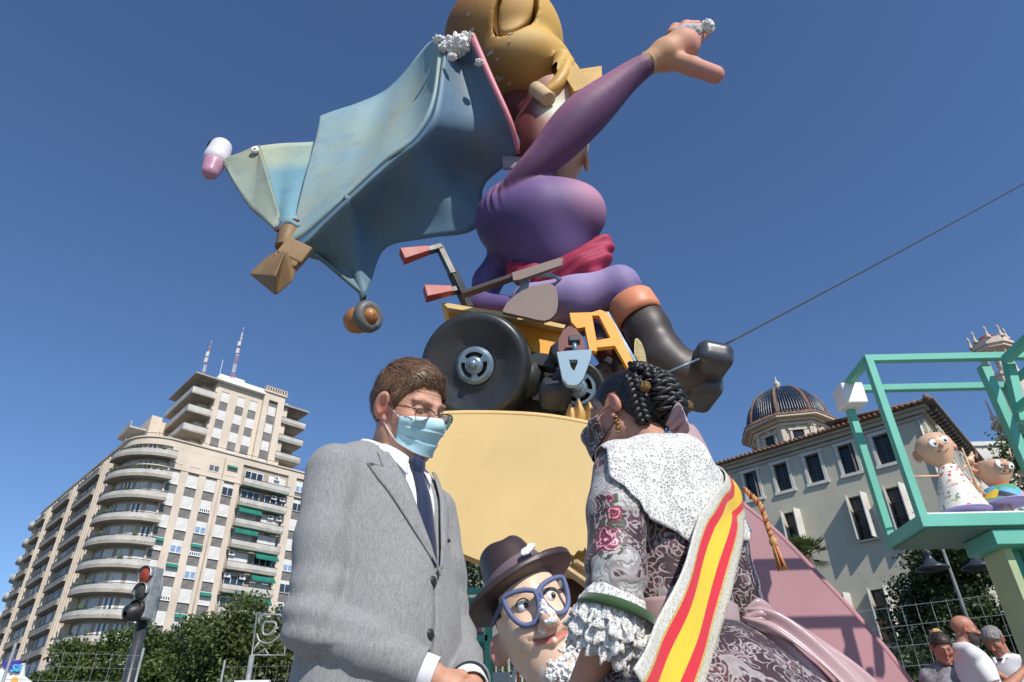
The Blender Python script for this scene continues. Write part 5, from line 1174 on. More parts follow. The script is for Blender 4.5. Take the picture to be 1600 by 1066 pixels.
def puppet(px, Yp, hpx, hr_, tilt, label, cone, m_dress, cut=False, arms=(), yaw=0, headz=None):
    hc = W(px, hpx, Yp); base = np.array([hc[0]+.02, Yp, FZ]); t = thing('puppet', base, label, 'puppet')
    Rm = rotm(0, tilt, yaw); fwd = -Rm[:, 1]; side = Rm[:, 0]; upv = Rm[:, 2]; hc = np.array(hc)
    # local head frame faces -y
    def loc(x, y, z): return hc+side*x+Rm[:, 1]*y+upv*z
    def fh(p):
        d = smin(ell(p, loc(0, 0, .12*hr_), (hr_*1.02, hr_*.95, hr_*.85), Rm), ell(p, loc(0, 0, -.45*hr_), (hr_*.6, hr_*.62, hr_*.75), Rm), hr_*.4)
        if cut: d = smax(d, (p-np.float32(loc(0, 0, .22*hr_))) @ np.float32(upv), .004)
        return d
    sdf_obj('head', fh, hc-hr_*1.5, hc+hr_*1.5, hr_/14, m_psk, t)
    for s_ in (-1, 1):
        e = loc(s_*hr_*1.05, .02, -.05*hr_)
        sdf_obj('ear', lambda p: smax(ell(p, e, (hr_*.18, hr_*.3, hr_*.36), Rm), -ell(p, e-Rm[:, 1]*hr_*.3+side*s_*hr_*.1, (hr_*.14, hr_*.25, hr_*.24), Rm), .004), e-hr_*.5, e+hr_*.5, hr_/14, m_pear, t)
    k = hr_
    for s_ in (-1, 1):
        zz = .12 if not cut else -.08
        p0 = loc(s_*.3*k, -2*k, zz*k); q = cast(fh, [p0], [Rm[:, 1]], 0, 60, 6)[0]; b = MB(); b.lathe([(.02*k, .03*k), (.15*k, .026*k), (.23*k, .012*k), (.25*k, -.03*k)], q, fwd, 16); b.build('eye', m_pwh, t)
        b = MB(); b.lathe([(.005*k, .05*k), (.075*k, .042*k), (.09*k, .02*k)], q+side*.05*k-upv*.08*k, fwd, 10); b.build('pupil', m_pbl, t)
        b = MB(); b.tube([loc(s_*.3*k+dx*k, 0, zz*k+.27*k-abs(dx)*.3*k)+fwd*(np.dot(q-hc, fwd)+.01) for dx in (-.2, 0, .2)], .012*k, 4); b.build('eyebrow', m_pbl, t)
    q = cast(fh, [loc(0, -2*k, -.15*k)], [Rm[:, 1]], 0, 60, 6)[0]; b = MB(); b.lathe([(.01*k, .16*k), (.1*k, .12*k), (.15*k, .04*k), (.13*k, -.03*k)], q, fwd, 14); b.build('nose', m_pear, t)
    ps = [cast(fh, [loc(dx*k, -2*k, (-.5+1.1*dx*dx)*k)], [Rm[:, 1]], .004, 60, 6)[0] for dx in np.linspace(-.32, .32, 9)]
    b = MB(); b.tube(ps, .016*k, 5); b.build('mouth', m_pbl, t)
    top = loc(0, 0, -1.15*k); zb_, r0, r1 = cone
    b = MB(); b.lathe([(r0*.5, top[2]+.012), (r0, top[2]), (lerp(r0, r1, .5)*.98, (top[2]+zb_)/2), (r1, zb_)], (top[0], top[1], 0), (0, 0, 1), 28)
    b.build('dress', m_dress, t)
    b = MB(); b.lathe([(.002, zb_-.004), (r1*1.04, zb_-.004), (r1*1.04, zb_+.004), (.002, zb_+.004)], (top[0], top[1], 0), (0, 0, 1), 24); b.build('dress_base', m_vio, t)
    for s_ in (-1, 1): b = MB(); b.tube([(top[0]+s_*.022, Yp, zb_), (top[0]+s_*.03, Yp, FZ+.0)], .009, 8); b.build('leg', m_psk, t)
    for (x1, y1, s0) in arms:
        sh = np.array([top[0]+s0*r0*1.0, Yp-.0, top[2]-.06]); hd = W(x1, y1, Yp-.03); b = MB(); b.tube([sh, hd], .0075, 7); b.build('arm', m_psk, t)
        d = uvec(hd-sh); sdf_obj('hand', lambda p: smin(ell(p, hd+d*.015, (.03, .022, .026)), smin(cap(p, hd+d*.02+[0, 0, .01], hd+d*.055+[0, 0, .022], .009), cap(p, hd+d*.02, hd+d*.06+[0, 0, -.004], .009), .006), .006), hd-.08, hd+.08, .005, m_psk, t)
    return t, loc
p1, l1 = puppet(1461, 4.38, 702, .118, -14, 'egg headed puppet in a red floral paper dress on the green platform', (FZ+.055, .055, .155), m_flor, False, ((1425, 745, -1), (1513, 722, 1)), -12)
for dx in (-.03, 0, .03): b = MB(); q = l1(dx, -.02, .112); b.tube([q, q+np.array([dx*.5-.005, 0, .018])], .002, 4); b.build('hair_tuft', m_pbl, p1)
p2, l2 = puppet(1552, 4.36, 733, .118, 6, 'flat topped puppet in a patchwork tunic holding a stick beside the floral one', (FZ+.10, .09, .15), m_patch, True, ((1528, 762, -1), (1597, 742, 1)), 8)
b = MB(); b.tube([W(1503, 700, 4.3), W(1546, 807, 4.3)], .0055, 6); tag(b.build('walking_stick', m_stick), 'thin bare wooden stick held between the two puppets', 'stick')
for px in (1524, 1577): b = MB(); b.tube([W(px+3, 716, 4.36), W(px, 703, 4.36)], .006, 5); b.build('peg', m_stick, p2)
# ------------------------------------------------------------------ small green stand behind the hatted head
sy = 8.6
s3 = thing('display_stand', (W(725, 1060, sy)[0], sy, 0), 'small sea green cage stand low between the grey jacket and the hatted head', 'display stand')
def sb(a, c, w=.06): b = MB(); b.beam(W(*a[:2], a[2]), W(*c[:2], c[2]), w, w); b.build('bar', m_green, s3, bevel=.003)
z_b = W(735, 1053, sy)[2]; z_m = W(735, 998, sy)[2]; z_t = W(735, 972, sy)[2]
X0, X1 = W(690, 1050, sy)[0], W(762, 1050, sy)[0]
def sbw(p, q, w=.07): b = MB(); b.beam(p, q, w, w); b.build('bar', m_green, s3, bevel=.003)
for x in (X0, X1):
    for y in (sy, sy+.55): sbw((x, y, z_b), (x, y, z_t+.35))
for z in (z_m, z_t+.35):
    sbw((X0, sy, z), (X1, sy, z)); sbw((X0, sy+.55, z), (X1, sy+.55, z)); sbw((X1, sy, z), (X1, sy+.55, z))
b = MB(); b.b2((X0-.05, sy-.05, z_b-.12), (X1+.05, sy+.6, z_b)); b.build('platform', m_green, s3, bevel=.004)
b = MB(); b.b2((X0, sy-.03, z_b+.001), (X1-.12, sy+.5, z_b+.03)); b.build('deck_board', m_wh, s3)
b = MB(); b.b2((X0+.3, sy+.2, 0), (X0+.5, sy+.4, z_b-.12)); b.build('pillar', m_green, s3)
pp = thing('puppet', W(729, 1050, sy+.2), 'small puppet in a tan tunic with a stick inside the low green stand', 'puppet')
b = MB(); q = W(728, 1042, sy+.2); b.lathe([(.05, .42), (.07, .38), (.1, .1), (.11, .06), (.02, .05)], q, n=14); b.build('tunic', mat('tan_tunic', (.50, .38, .18), .7), pp)
sdf_obj('head', lambda p: ell(p, q+[0, 0, .52], (.09, .09, .1)), q+[-.15, -.15, .38], q+[.15, .15, .68], .012, m_psk, pp)
b = MB(); b.tube([W(743, 1043, sy+.15), W(742, 997, sy+.15)], .009, 5); b.build('stick', m_stick, pp)
b = MB(); [b.tube([q+[s_*.04, 0, .06], q+[s_*.05, 0, -.04]], .02, 6) for s_ in (-1,)]; b.build('leg', m_psk, pp); b = MB(); b.tube([q+[.04, 0, .06], q+[.05, 0, -.04]], .02, 6); b.build('leg', m_psk, pp)
pp = thing('puppet', W(738, 985, sy+.25), 'small puppet with pink top at the upper level of the low green stand', 'puppet')
q = W(738, 992, sy+.25); b = MB(); b.lathe([(.05, .2), (.1, .1), (.13, .02), (.02, .01)], q, n=14); b.build('top', mat('pink_top', (.62, .30, .38), .7), pp)
b = MB(); b.lathe([(.02, .01), (.12, .0), (.1, -.07), (.02, -.08)], q, n=14); b.build('skirt', mat('grey_blue_skirt', (.10, .12, .16), .7), pp)
sdf_obj('head', lambda p: ell(p, q+[0, 0, .27], (.11, .1, .09)), q+[-.15, -.15, .12], q+[.15, .15, .4], .012, m_psk, pp)
# barriers, white box, bollards under the head
b = MB(); p = W(745, 1051, 9.6); q = W(797, 1051, 9.6); b.b2((p[0], 9.6, 0), (q[0], 10.0, p[2])); tag(b.build('white_crate', m_wh, bevel=.01), 'white box top standing behind the low green stand', 'crate')
br = thing('barrier', (W(790, 1050, 11)[0], 11, 0), 'thin steel crowd barrier behind the white box', 'barrier')
x0, x1, zt2 = W(775, 1030, 11)[0], W(815, 1030, 11)[0], W(790, 1028, 11)[2]
for x in np.linspace(x0, x1, 5): b = MB(); b.tube([(x, 11, 0), (x, 11, zt2)], .018, 6); b.build('upright', m_galv, br)
for z in (zt2, zt2-.25, .3): b = MB(); b.tube([(x0, 11, z), (x1, 11, z)], .018, 6); b.build('rail', m_galv, br)
b = MB(); p = W(805, 1045, 8.8); b.box(p, (.05, .03, .28), Matrix.Rotation(R_(12), 3, 'Y')); tag(b.build('paper_tag', m_wh), 'small white tag hanging beside the orange light', 'tag')
b = MB(); p = W(809, 1029, 9.5); b.lathe([(.01, .05), (.05, .03), (.055, -.03), (.01, -.05)], p, n=12); b.lathe([(.02, -.05), (.02, -p[2])], p, n=6); tag(b.build('orange_light', mat('orange_plastic', (.8, .14, .02), .4)), 'orange warning lamp head behind the hatted head', 'warning lamp')
# ------------------------------------------------------------------ hatted figure
m_nsk = mat('ninot_skin_paint', (.66, .43, .24), .42, .04, 6, .05, 40, .002, attr=True, dirt=0, spec=.4)
m_hat = mat('brown_hat_paint', (.052, .032, .030), .42, .12, 4, .08, 25, .003); m_hband = mat('mauve_hat_band', (.155, .105, .12), .5, .06, 4)
m_gls = mat('blue_glasses_paint', (.105, .135, .26), .6, .06, 6); m_nblk = mat('black_coat_paint', (.014, .013, .014), .45, .2, 6)
NY = 3.35; NC = W(834, 968, NY)
nin = thing('hatted_figure', (NC[0], NY, 0), 'grinning cartoon figure with brown hat and big blue glasses between the two people', 'figure')
fwd = uvec((.17, -.97, .03)); MN = frame(NC, -fwd, uvec((-.34, -.10, 1)))      # local: -y is the face side
MN = MN.to_4x4() @ Matrix.Scale(.92, 4)
hx, hz = .205, .30
def fn0(p):
    d = ell(p, (0, .02, .10), (.182, .20, .195)); d = smin(d, ell(p, (0, -.02, -.08), (.185, .185, .235)), .08)
    d = smin(d, ell(p, (0, -.06, -.23), (.13, .125, .13)), .06)
    for s_ in (-1, 1):
        d = smin(d, sph(p, (s_*.09, -.135, -.07), .07), .05)
        d = smin(d, ell(p, (s_*.212, .03, -.075), (.045, .03, .075), rotm(0, s_*-15, s_*25)), .015)
        d = smax(d, -ell(p, (s_*.076, -.245, .055), (.05, .055, .042)), .04)
        d = smax(d, -ell(p, (s_*.245, -.005, -.075), (.025, .03, .05)), .015)
    d = smin(d, cap(p, (0, -.19, .04), (.0, -.265, -.055), .026, .042), .03)
    for s_ in (-1, 1): d = smin(d, sph(p, (s_*.032, -.235, -.075), .025), .015)
    # smile groove and lips
    for i in range(10):
        a, c = -.11+.022*i, -.11+.022*(i+1); f = lambda x: (x, -.215+.9*x*x, -.125+1.9*x*x)
        d = smax(d, -cap(p, f(a), f(c), .009), .01)
    d = smin(d, chain(p, [(-.06, -.20, -.138), (0, -.212, -.148), (.06, -.20, -.138)], [.008, .016, .008], .01), .012)
    for s_ in (-1, 1):
        for z0, z1_, x0_, x1_ in ((.135, .10, .03, .055),): d = smax(d, -cap(p, (s_*.02, -.20, .115), (s_*.028, -.19, .17), .006), .008)
    d = smin(d, cap(p, (0, .05, -.25), (.05, .10, -.42), .11, .12), .05)
    return d
def fn(p):
    return fn0(p)
def coln(v):
    c = np.tile(np.float32((.78, .54, .385)), (len(v), 1)); x, y, z = v.T
    c = mixc(c, (.60, .22, .15), np.clip((np.abs(x)-.19)/.03, 0, 1)*.75) if False else c
    def bl(c, col, w): return c*(1-w[:, None])+np.float32(col)*w[:, None]
    c = bl(c, (.50, .17, .12), np.clip((np.abs(x)-.185)/.03, 0, 1)*.7*(z > -.2))
    c = bl(c, (.70, .25, .17), np.clip(1-np.linalg.norm(v-np.float32((0, -.27, -.06)), axis=1)/.07, 0, 1)*.6)
    lip = np.exp(-((z+.138-1.9*x*x)/.014)**2)*(np.abs(x) < .085)*(y < -.1); c = bl(c, (.62, .10, .07), np.clip(lip, 0, 1)*.9)
    grv = np.exp(-((z+.125-1.9*x*x)/.006)**2)*(np.abs(x) < .11)*(y < -.1); c = bl(c, (.10, .03, .02), np.clip(grv, 0, 1)*.9)
    hairm = ((y > .015-.1*(z > .05)) & (z > -.12) & (np.abs(x) < .2)) | ((z > .02) & (y > -.0)); c = bl(c, (.03, .022, .02), hairm.astype(np.float32))
    brow = np.exp(-((z-.125-.02*np.cos(np.abs(x)*40))/.006)**2)*(np.abs(x) > .03)*(np.abs(x) < .12)*(y < -.1); c = bl(c, (.20, .09, .06), np.clip(brow, 0, 1)*.6)
    n_ = noise3(v, 22, 3, 3); sp = np.clip((n_-.22)*8, 0, 1)*(z < -.12)*(y < -.02); c = bl(c, (.74, .70, .66), sp*.8)
    return c
def nobj(name, f, lo, hi, h, m, col=None, par=nin): return sdf_obj(name, f, lo, hi, h, m, par, col, M=MN)
nobj('head', fn, (-.3, -.34, -.5), (.3, .3, .36), .0075, m_nsk, coln)
m_iris = mat('eye_dark', (.03, .02, .015), .2, .1, 5)
for s_ in (-1, 1):
    c = (s_*.073, -.172, .05)
    nobj('eye', lambda p: ell(p, c, (.028, .022, .027)), np.array(c)-.06, np.array(c)+.06, .005, m_pwh)
    c2 = np.array((s_*.073+.010, -.190, .047)); nobj('pupil', lambda p: ell(p, c2, (.013, .007, .015)), c2-.03, c2+.03, .003, m_iris)
    b = MB(MN); b.tube([(s_*.073+.036*math.cos(a), -.180-.01*math.sin(a), .05+.031*math.sin(a)) for a in np.linspace(.1, math.pi-.1, 9)], .0035, 5); b.build('eyelid_line', m_pbl, nin)
# glasses
for s_ in (-1, 1):
    out = [(s_*x*.86, z) for x, z in ((.012, .085), (.06, .105), (.12, .115), (.175, .112), (.185, .09), (.175, .03), (.15, -.02), (.11, -.045), (.06, -.04), (.028, 0), (.012, .04))]
    ps = spline([(x, -.245+.55*abs(x)**1.6*1.6, z) for x, z in out+out[:1]], 48)[:-1]; b = MB(MN); b.tube(ps, .0125, 8, closed=True); b.build('glasses_rim', m_gls, nin)
    b = MB(MN); b.beam((s_*.160, -.20, .10), (s_*.20, .06, .05), .012, .022); b.build('glasses_arm', m_gls, nin, bevel=.003)
b = MB(MN); b.beam((-.022, -.245, .078), (.022, -.245, .078), .022, .03); b.build('glasses_bridge', m_gls, nin, bevel=.006)
# hat
HA = uvec((-.10, .14, 1))
MH = MN @ frame((0, .03, .165), uvec((0, 1, -.22)), HA).to_4x4()
def fbrim(p):
    r = np.sqrt((p[:, 0]/1.13)**2+(p[:, 1]/1.0)**2); rise = .05*(p[:, 0]/.36)**2+.03*p[:, 0]/.36+.03*(p[:, 1]/.3)**2
    return np.maximum(np.abs(p[:, 2]-rise*.85+.02)-.012, r-.275)*.8-.004
def fcrown(p):
    t_ = np.clip(p[:, 2]/.26, 0, 1); r = .183-.06*t_; d = np.sqrt((p[:, 0]/1.0)**2+(p[:, 1]/1.08)**2)-r
    topz = .27-.3*p[:, 0]**2*3-.02*np.exp(-(p[:, 0]/.05)**2)-.5*(p[:, 1]-.03)**2
    return smax(smax(d, p[:, 2]-topz, .045), -p[:, 2]-.02, .01)*.85
def fhat(p): return smin(fcrown(p), fbrim(p), .02)
sdf_obj('hat', fhat, (-.44, -.38, -.08), (.44, .38, .34), .009, m_hat, nin, M=MH)
def fband(p):
    return smax(fcrown(p)-.009, np.abs(p[:, 2]-.062-.03*np.sin(p[:, 0]*5))-.042, .006)
sdf_obj('hat_band', fband, (-.25, -.26, -.02), (.25, .26, .15), .007, m_hband, nin, M=MH)
def splat(name, cs, par, h=.0045, M=MN, seed=3, am=.012, k=60):
    def f(p):
        d = None
        for c, r in cs: e = ell(p, c, r); d = e if d is None else smin(d, e, .012)
        return d+noise3(p, k, seed, 3)*am
    P_ = np.array([c for c, r in cs]); sdf_obj(name, f, P_.min(0)-.08, P_.max(0)+.08, h, m_foam, par, M=M, newton=1)
splat('shaving_foam', [((.0, -.275, -.04), (.032, .03, .035)), ((.002, -.255, .0), (.018, .016, .035)), ((.0, -.288, -.07), (.036, .022, .018)), ((-.045, -.235, -.09), (.012, .012, .016))], nin, seed=5)
splat('shaving_foam', [((.0, -.18, -.235), (.05, .018, .03)), ((.05, -.18, -.20), (.05, .016, .03)), ((.10, -.165, -.17), (.045, .018, .035)), ((-.035, -.17, -.265), (.045, .02, .04)), ((.04, -.165, -.30), (.06, .025, .03)), ((.09, -.155, -.25), (.05, .025, .045)), ((.145, -.12, -.14), (.03, .02, .04)), ((-.01, -.145, -.275), (.03, .016, .02))], nin, seed=9, am=.022, k=70)
sdf_obj('paint_scrape', lambda p: ell(p, (.06, -.225, .08), (.055, .014, .02), rotm(0, -18, 12))+noise3(p, 60, 2, 2)*.008, (-.03, -.28, .03), (.15, -.16, .14), .004, m_foam, nin, M=MH, newton=1)
# coat and body down to the ground
cb_ = NC+np.array([.04, .14, -.50]); 
def fcoat(p):
    d = ell(p, cb_+np.float32([0, .05, -.16]), (.34, .22, .30)); d = smin(d, cap(p, cb_-[.26, 0, .12], cb_-[.33, .05, .62], .09, .075), .05); d = smin(d, cap(p, cb_+[.26, 0, -.12], cb_+[.33, -.05, -.62], .09, .075), .05)
    return smin(d, cap(p, cb_-[0, 0, .3], cb_*[1, 1, 0]+[0, .05, .15], .22, .20), .08)
sdf_obj('coat', fcoat, (cb_[0]-.5, cb_[1]-.4, .0), (cb_[0]+.5, cb_[1]+.4, cb_[2]+.25), .018, m_nblk, nin)
# ------------------------------------------------------------------ people: shared anatomy
def skinmat(name, c, rgh=.5):
    t = NT(name); a = t.n('ShaderNodeAttribute', attribute_name='Col').outputs['Color']
    c_ = t.mix(t.math('MULTIPLY', t.step(t.noise(28, detail=6, rough=.7), .35, .7), .35), a, t.mix(1, a, (1.0, .78, .70), 'MULTIPLY'))
    nb = t.bump(t.noise(420, detail=3), .25, .0008); nb = t.bump(t.noise(90, detail=4), .25, .0015, nb)
    return t.out(c_, rgh, nb, **{'Subsurface_Weight': .12, 'Subsurface_Scale': .008, 'Specular_IOR_Level': .4})
m_skin = skinmat('skin', None)
def head_sdf(q, male=True, jaw=1.0, fat=1.0, ear=1.0):
    d = ell(q, (0, -.018, .036), (.076, .097, .085)); d = smin(d, ell(q, (0, .02, -.025), (.062*fat, .068, .085)), .03)
    for s_ in (-1, 1):
        d = smin(d, chain(q, [(s_*.054*fat, -.005, -.055), (s_*.034, .045, -.094*jaw), (s_*.01, .066, -.104*jaw)], [.018, .017, .016], .02), .03)
        d = smin(d, sph(q, (s_*.042, .058, -.022), .024), .022)
        d = smax(d, -sph(q, (s_*.033, .103, .012), .018), .018)
        d = smin(d, ell(q, (s_*.033, .072, .010), (.0155, .0125, .012)), .004)
        d = smin(d, cap(q, (s_*.014, .088, .030), (s_*.048, .072, .031), .008, .006), .012)
        e = ell(q, (s_*.085, -.010, .002), (.010, .022*ear, .037*ear), rotm(-12, s_*14, s_*24)); e = smax(e, -ell(q, (s_*.095, -.002, .006), (.009, .013*ear, .024*ear), rotm(-12, s_*14, s_*24)), .004)
        d = smin(d, e, .006); d = smin(d, sph(q, (s_*.077, .003, -.030), .008), .008)
    d = smin(d, cap(q, (0, .086, .022), (0, .110, -.022), .0085, .0115), .014); d = smin(d, cap(q, (-.010, .100, -.029), (.010, .100, -.029), .008), .008)
    d = smin(d, chain(q, [(-.020, .082, -.062), (0, .091, -.059), (.020, .082, -.062)], [.003, .006, .003], .005), .008)
    d = smin(d, chain(q, [(-.016, .082, -.069), (0, .089, -.070), (.016, .082, -.069)], [.003, .007, .003], .005), .008)
    d = smax(d, -cap(q, (-.02, .092, -.0645), (.02, .092, -.0645), .0018), .003)
    d = smin(d, sph(q, (0, .068, -.100*jaw), .019), .02)
    d = smax(d, -cap(q, (-.047, .092, .0105), (-.022, .092, .0095), .0016), .003); d = smax(d, -cap(q, (.047, .092, .0105), (.022, .092, .0095), .0016), .003)
    return d
def snap(f, p, off, it=6, only_out=False):
    p = np.float32(p)
    for _ in range(it):
        d = f(p)-off; n_ = grad(f, p, .004)
        if only_out: d = np.minimum(d, 0)
        p = p-n_*d[:, None]
    return p
def hand_pts(w, d, pn, thumb, curl=.6, s=1.0):
    """w wrist, d hand direction, pn palm normal, thumb side direction; returns list of chains"""
    w = np.array(w, float); d = uvec(d); pn = uvec(np.array(pn)-np.dot(pn, d)*d); sd_ = uvec(np.cross(d, pn)); sd_ = sd_ if np.dot(sd_, thumb) > 0 else -sd_
    out = [([w, w+d*.05*s+sd_*.012*s, w+d*.09*s+sd_*.012*s], [.025*s, .026*s, .017*s]), ([w+d*.03*s, w+d*.09*s-sd_*.016*s], [.024*s, .016*s])]
    for i, (o, L) in enumerate(((.030, .074), (.010, .082), (-.010, .076), (-.029, .060))):
        b0 = w+d*(.088-.004*abs(i-1))*s+sd_*o*s; q = [b0]; a = curl*.5
        for k in range(3):
            dd = d*math.cos(a)+pn*math.sin(a); b0 = b0+dd*L*s*(.45, .32, .23)[k]; q.append(b0); a += curl
        out.append((q, [.0098*s, .009*s, .0082*s, .007*s]))
    b0 = w+d*.025*s+sd_*.022*s; q = [b0, b0+(d*.6+sd_*.7+pn*.3)*.04*s, b0+(d*.9+sd_*.55+pn*.5)*.068*s, b0+(d*1.0+sd_*.35+pn*.6)*.09*s]; out.append((q, [.014*s, .0115*s, .0095*s, .008*s]))
    return out
def hand_sdf(p, chs):
    d = None
    for q, r in chs:
        e = chain(p, q, r, .004); d = e if d is None else smin(d, e, .006)
    return d
def merge(parts):
    V = []; Q = []; n = 0
    for v, q in parts: V.append(v); Q.append(q+n); n += len(v)
    return np.concatenate(V), np.concatenate(Q)
def body_mesh(name, parts, colf, mat_, root, M=None):
    v, q = merge(parts); return link_mesh(mesh_np(name, v, q, mat_, None, colf(v)), name, root, world=False)
def lobj(name, f, lo, hi, h, m, root, colf=None, newton=2): return sdf_obj(name, f, lo, hi, h, m, root, colf, newton, world=False)
def lgrid(name, P, nu, nv, m, root, thick=0, uv=None, cu=False, off=-1): return grid_obj(name, P, nu, nv, m, root, thick, world=False, uv=uv, cu=cu, off=off)
def lmb(b, name, m, root, bevel=0): return b.build(name, m, root, bevel=bevel, world=False)
# ------------------------------------------------------------------ man in the grey suit
Hm = ray(640, 645)*1.80+np.array([0, 0, CZ]); am = R_(57); fm_ = np.array([math.sin(am), -math.cos(am), 0])
om = Hm-fm_*.05; om[2] = 0
man = thing('person', om, 'man in a grey suit, navy tie, glasses and pale blue face mask', 'person')
man.scale = (1, 1, 1.026); man.rotation_euler = (0, 0, math.atan2(-fm_[0], fm_[1]))
# frame(o,y,z): x = right.   head frame inside the body frame
HCm = np.array([0, .05, Hm[2]/1.026]); Rh = (Matrix.Rotation(R_(-4), 3, 'Z') @ Matrix.Rotation(R_(-24), 3, 'X') @ Matrix.Rotation(R_(9), 3, 'Y')); Rhn = np.array(Rh, dtype=np.float32)
MHm = Matrix.Translation(HCm) @ Rh.to_4x4()
toh = lambda p: (p-np.float32(HCm)) @ Rhn
Zs = Hm[2]-1.598
def tors(p):
    d = ell(p, (0, .0, 1.25), (.172, .112, .19)); d = smin(d, ell(p, (0, .025, 1.06), (.165, .13, .17)), .08); d = smin(d, ell(p, (0, 0, .92), (.17, .12, .14)), .06)
    d = smin(d, chain(p, [(-.165, -.012, 1.365), (0, -.02, 1.40), (.165, -.012, 1.365)], [.058, .07, .058], .03), .05); return d
legs_ = [[(s_*.09, 0, .88), (s_*.1, .02, .48), (s_*.1, -.01, .08)] for s_ in (-1, 1)]
def legf(p, k=0):
    d = None
    for l in legs_:
        e = chain(p, l, [.085+k, .06+k, .045+k], .03); d = e if d is None else smin(d, e, .03)
    return d
aR = [(.176, -.01, 1.365), (.205, .012, 1.035), (.055, .205, .94)]; aL = [(-.185, -.01, 1.365), (-.232, .025, 1.06), (-.05, .225, .925)]
def bodyf(p):
    d = smin(tors(p), legf(p), .04)
    for a in (aR, aL): d = smin(d, chain(p, a, [.048, .038, .026], .03), .03)
    for s_ in (-1, 1): d = smin(d, cap(p, (s_*.1, -.02, .04), (s_*.12, .14, .03), .035, .028), .03)
    return smin(d, cap(p, (0, -.02, 1.40), HCm+[0, -.035, -.06], .058, .054), .03)
hR = hand_pts(aR[2], (-.55, .55, -.62), (-.5, -.6, -.3), (-.2, .5, .8), .55); hL = hand_pts(aL[2], (.62, .45, -.62), (.3, -.8, -.3), (.3, .6, .6), .5)
hf = lambda p: smin(hand_sdf(p, hR), cap(p, lerp(aR[1], aR[2], .75), aR[2], .030, .026), .01); hf2 = lambda p: smin(hand_sdf(p, hL), cap(p, lerp(aL[1], aL[2], .75), aL[2], .030, .026), .01)
def headm(p):
    q = toh(p); d = head_sdf(q, fat=1.10, jaw=1.02); d = smin(d, cap(p, (0, -.02, 1.41), HCm+Rhn @ np.float32((0, -.03, -.05)), .059, .056), .03)
    # forehead and eye corner creases
    d = d+.0011*np.sin(q[:, 2]*520)*np.exp(-((q[:, 2]-.065)/.018)**2)*(q[:, 1] > .05)
    return d+.0011*np.sin((q[:, 2]-.3*np.abs(q[:, 0]))*800)*np.exp(-((np.abs(q[:, 0])-.058)/.010)**2-((q[:, 2]-.012)/.014)**2)*(q[:, 1] > .03)
def colskin(base, red, headfn, brow=None, lipc=(.42, .16, .13)):
    def f(v):
        q = headfn(v); x, y, z = q.T; c = np.tile(np.float32(base), (len(v), 1))
        def bl(c, col, w): w = np.clip(w, 0, 1)[:, None]; return c*(1-w)+np.float32(col)*w
        inh = (z > -.13)
        c = bl(c, red, .75*np.exp(-(((np.abs(x)-.08)/.02)**2+((y+.005)/.03)**2+(z/.04)**2))*inh*1.0)
        c = bl(c, red, .8*np.exp(-(((y-.105)/.02)**2+((z+.02)/.02)**2+(x/.02)**2)))
        c = bl(c, red, .6*np.exp(-(((np.abs(x)-.045)/.022)**2+((z+.022)/.022)**2))*(y > .03))
        c = bl(c, lipc, .9*np.exp(-((z+.064)/.008)**2-(x/.022)**4)*(y > .07))
        if brow is not None: c = bl(c, brow, .85*np.exp(-((z-.034+.25*np.abs(np.abs(x)-.033))/.0045)**2-((np.abs(x)-.033)/.02)**4)*(y > .05))
        c = bl(c, (.05, .03, .025), .8*np.exp(-((z-.0105)/.0022)**2-((np.abs(x)-.034)/.014)**4)*(y > .06))
        n_ = noise3(v, 90, 3, 2)[:, None]; return np.clip(c*(1+.07*n_), 0, 1)
    return f
bx1 = sdf_geo(bodyf, (-.4, -.3, -.02), (.4, .36, 1.47), .014); bx2 = sdf_geo(headm, (-.15, -.15, 1.36), (.15, .25, 1.78), .0027)
bx3 = sdf_geo(hf, np.min(np.concatenate([c for c, r in hR]), 0)-.06, np.max(np.concatenate([c for c, r in hR]), 0)+.06, .0035); bx4 = sdf_geo(hf2, np.min(np.concatenate([c for c, r in hL]), 0)-.06, np.max(np.concatenate([c for c, r in hL]), 0)+.06, .004)
body_mesh('body', [bx1, bx2, bx3, bx4], colskin((.56, .31, .21), (.56, .18, .13), toh, (.14, .07, .04)), m_skin, man)
# suit cloth
t = NT('grey_twill'); co = t.co(); w1 = t.noise(800, t.mapping(co, (1, 1, .3), (R_(35), R_(30), 0)), 2)
fl = t.noise(650, detail=2); bn_ = t.noise(240, t.mapping(co, (1, 1, .25)), 2)
mixf = t.math('ADD', t.math('MULTIPLY', w1, .55), t.math('ADD', t.math('MULTIPLY', fl, .4), t.math('MULTIPLY', bn_, .4)))
m_suit = t.out(t.mix(t.step(mixf, .50, .84), (.20, .202, .207), (.33, .33, .325)), .92, t.bump(mixf, .35, .0012), **{'Specular_IOR_Level': .2, 'Sheen_Weight': .15})
def fabric(name, c, rough=.8, sc1=500, bumpd=.0006, var=.12, sheen=0, spec=.3):
    t = NT(name); n_ = t.noise(sc1, detail=2); return t.out(t.mix(n_, tuple(x*(1-var) for x in c), tuple(min(1, x*(1+var)) for x in c)), rough, t.bump(n_, .3, bumpd), **{'Specular_IOR_Level': spec, 'Sheen_Weight': sheen})
m_shirt = fabric('white_shirt', (.76, .78, .83), .75); m_tie = fabric('navy_tie', (.010, .018, .06), .7, 700, .0008, .5, .3); m_trou = fabric('dark_trousers', (.05, .05, .06), .9)
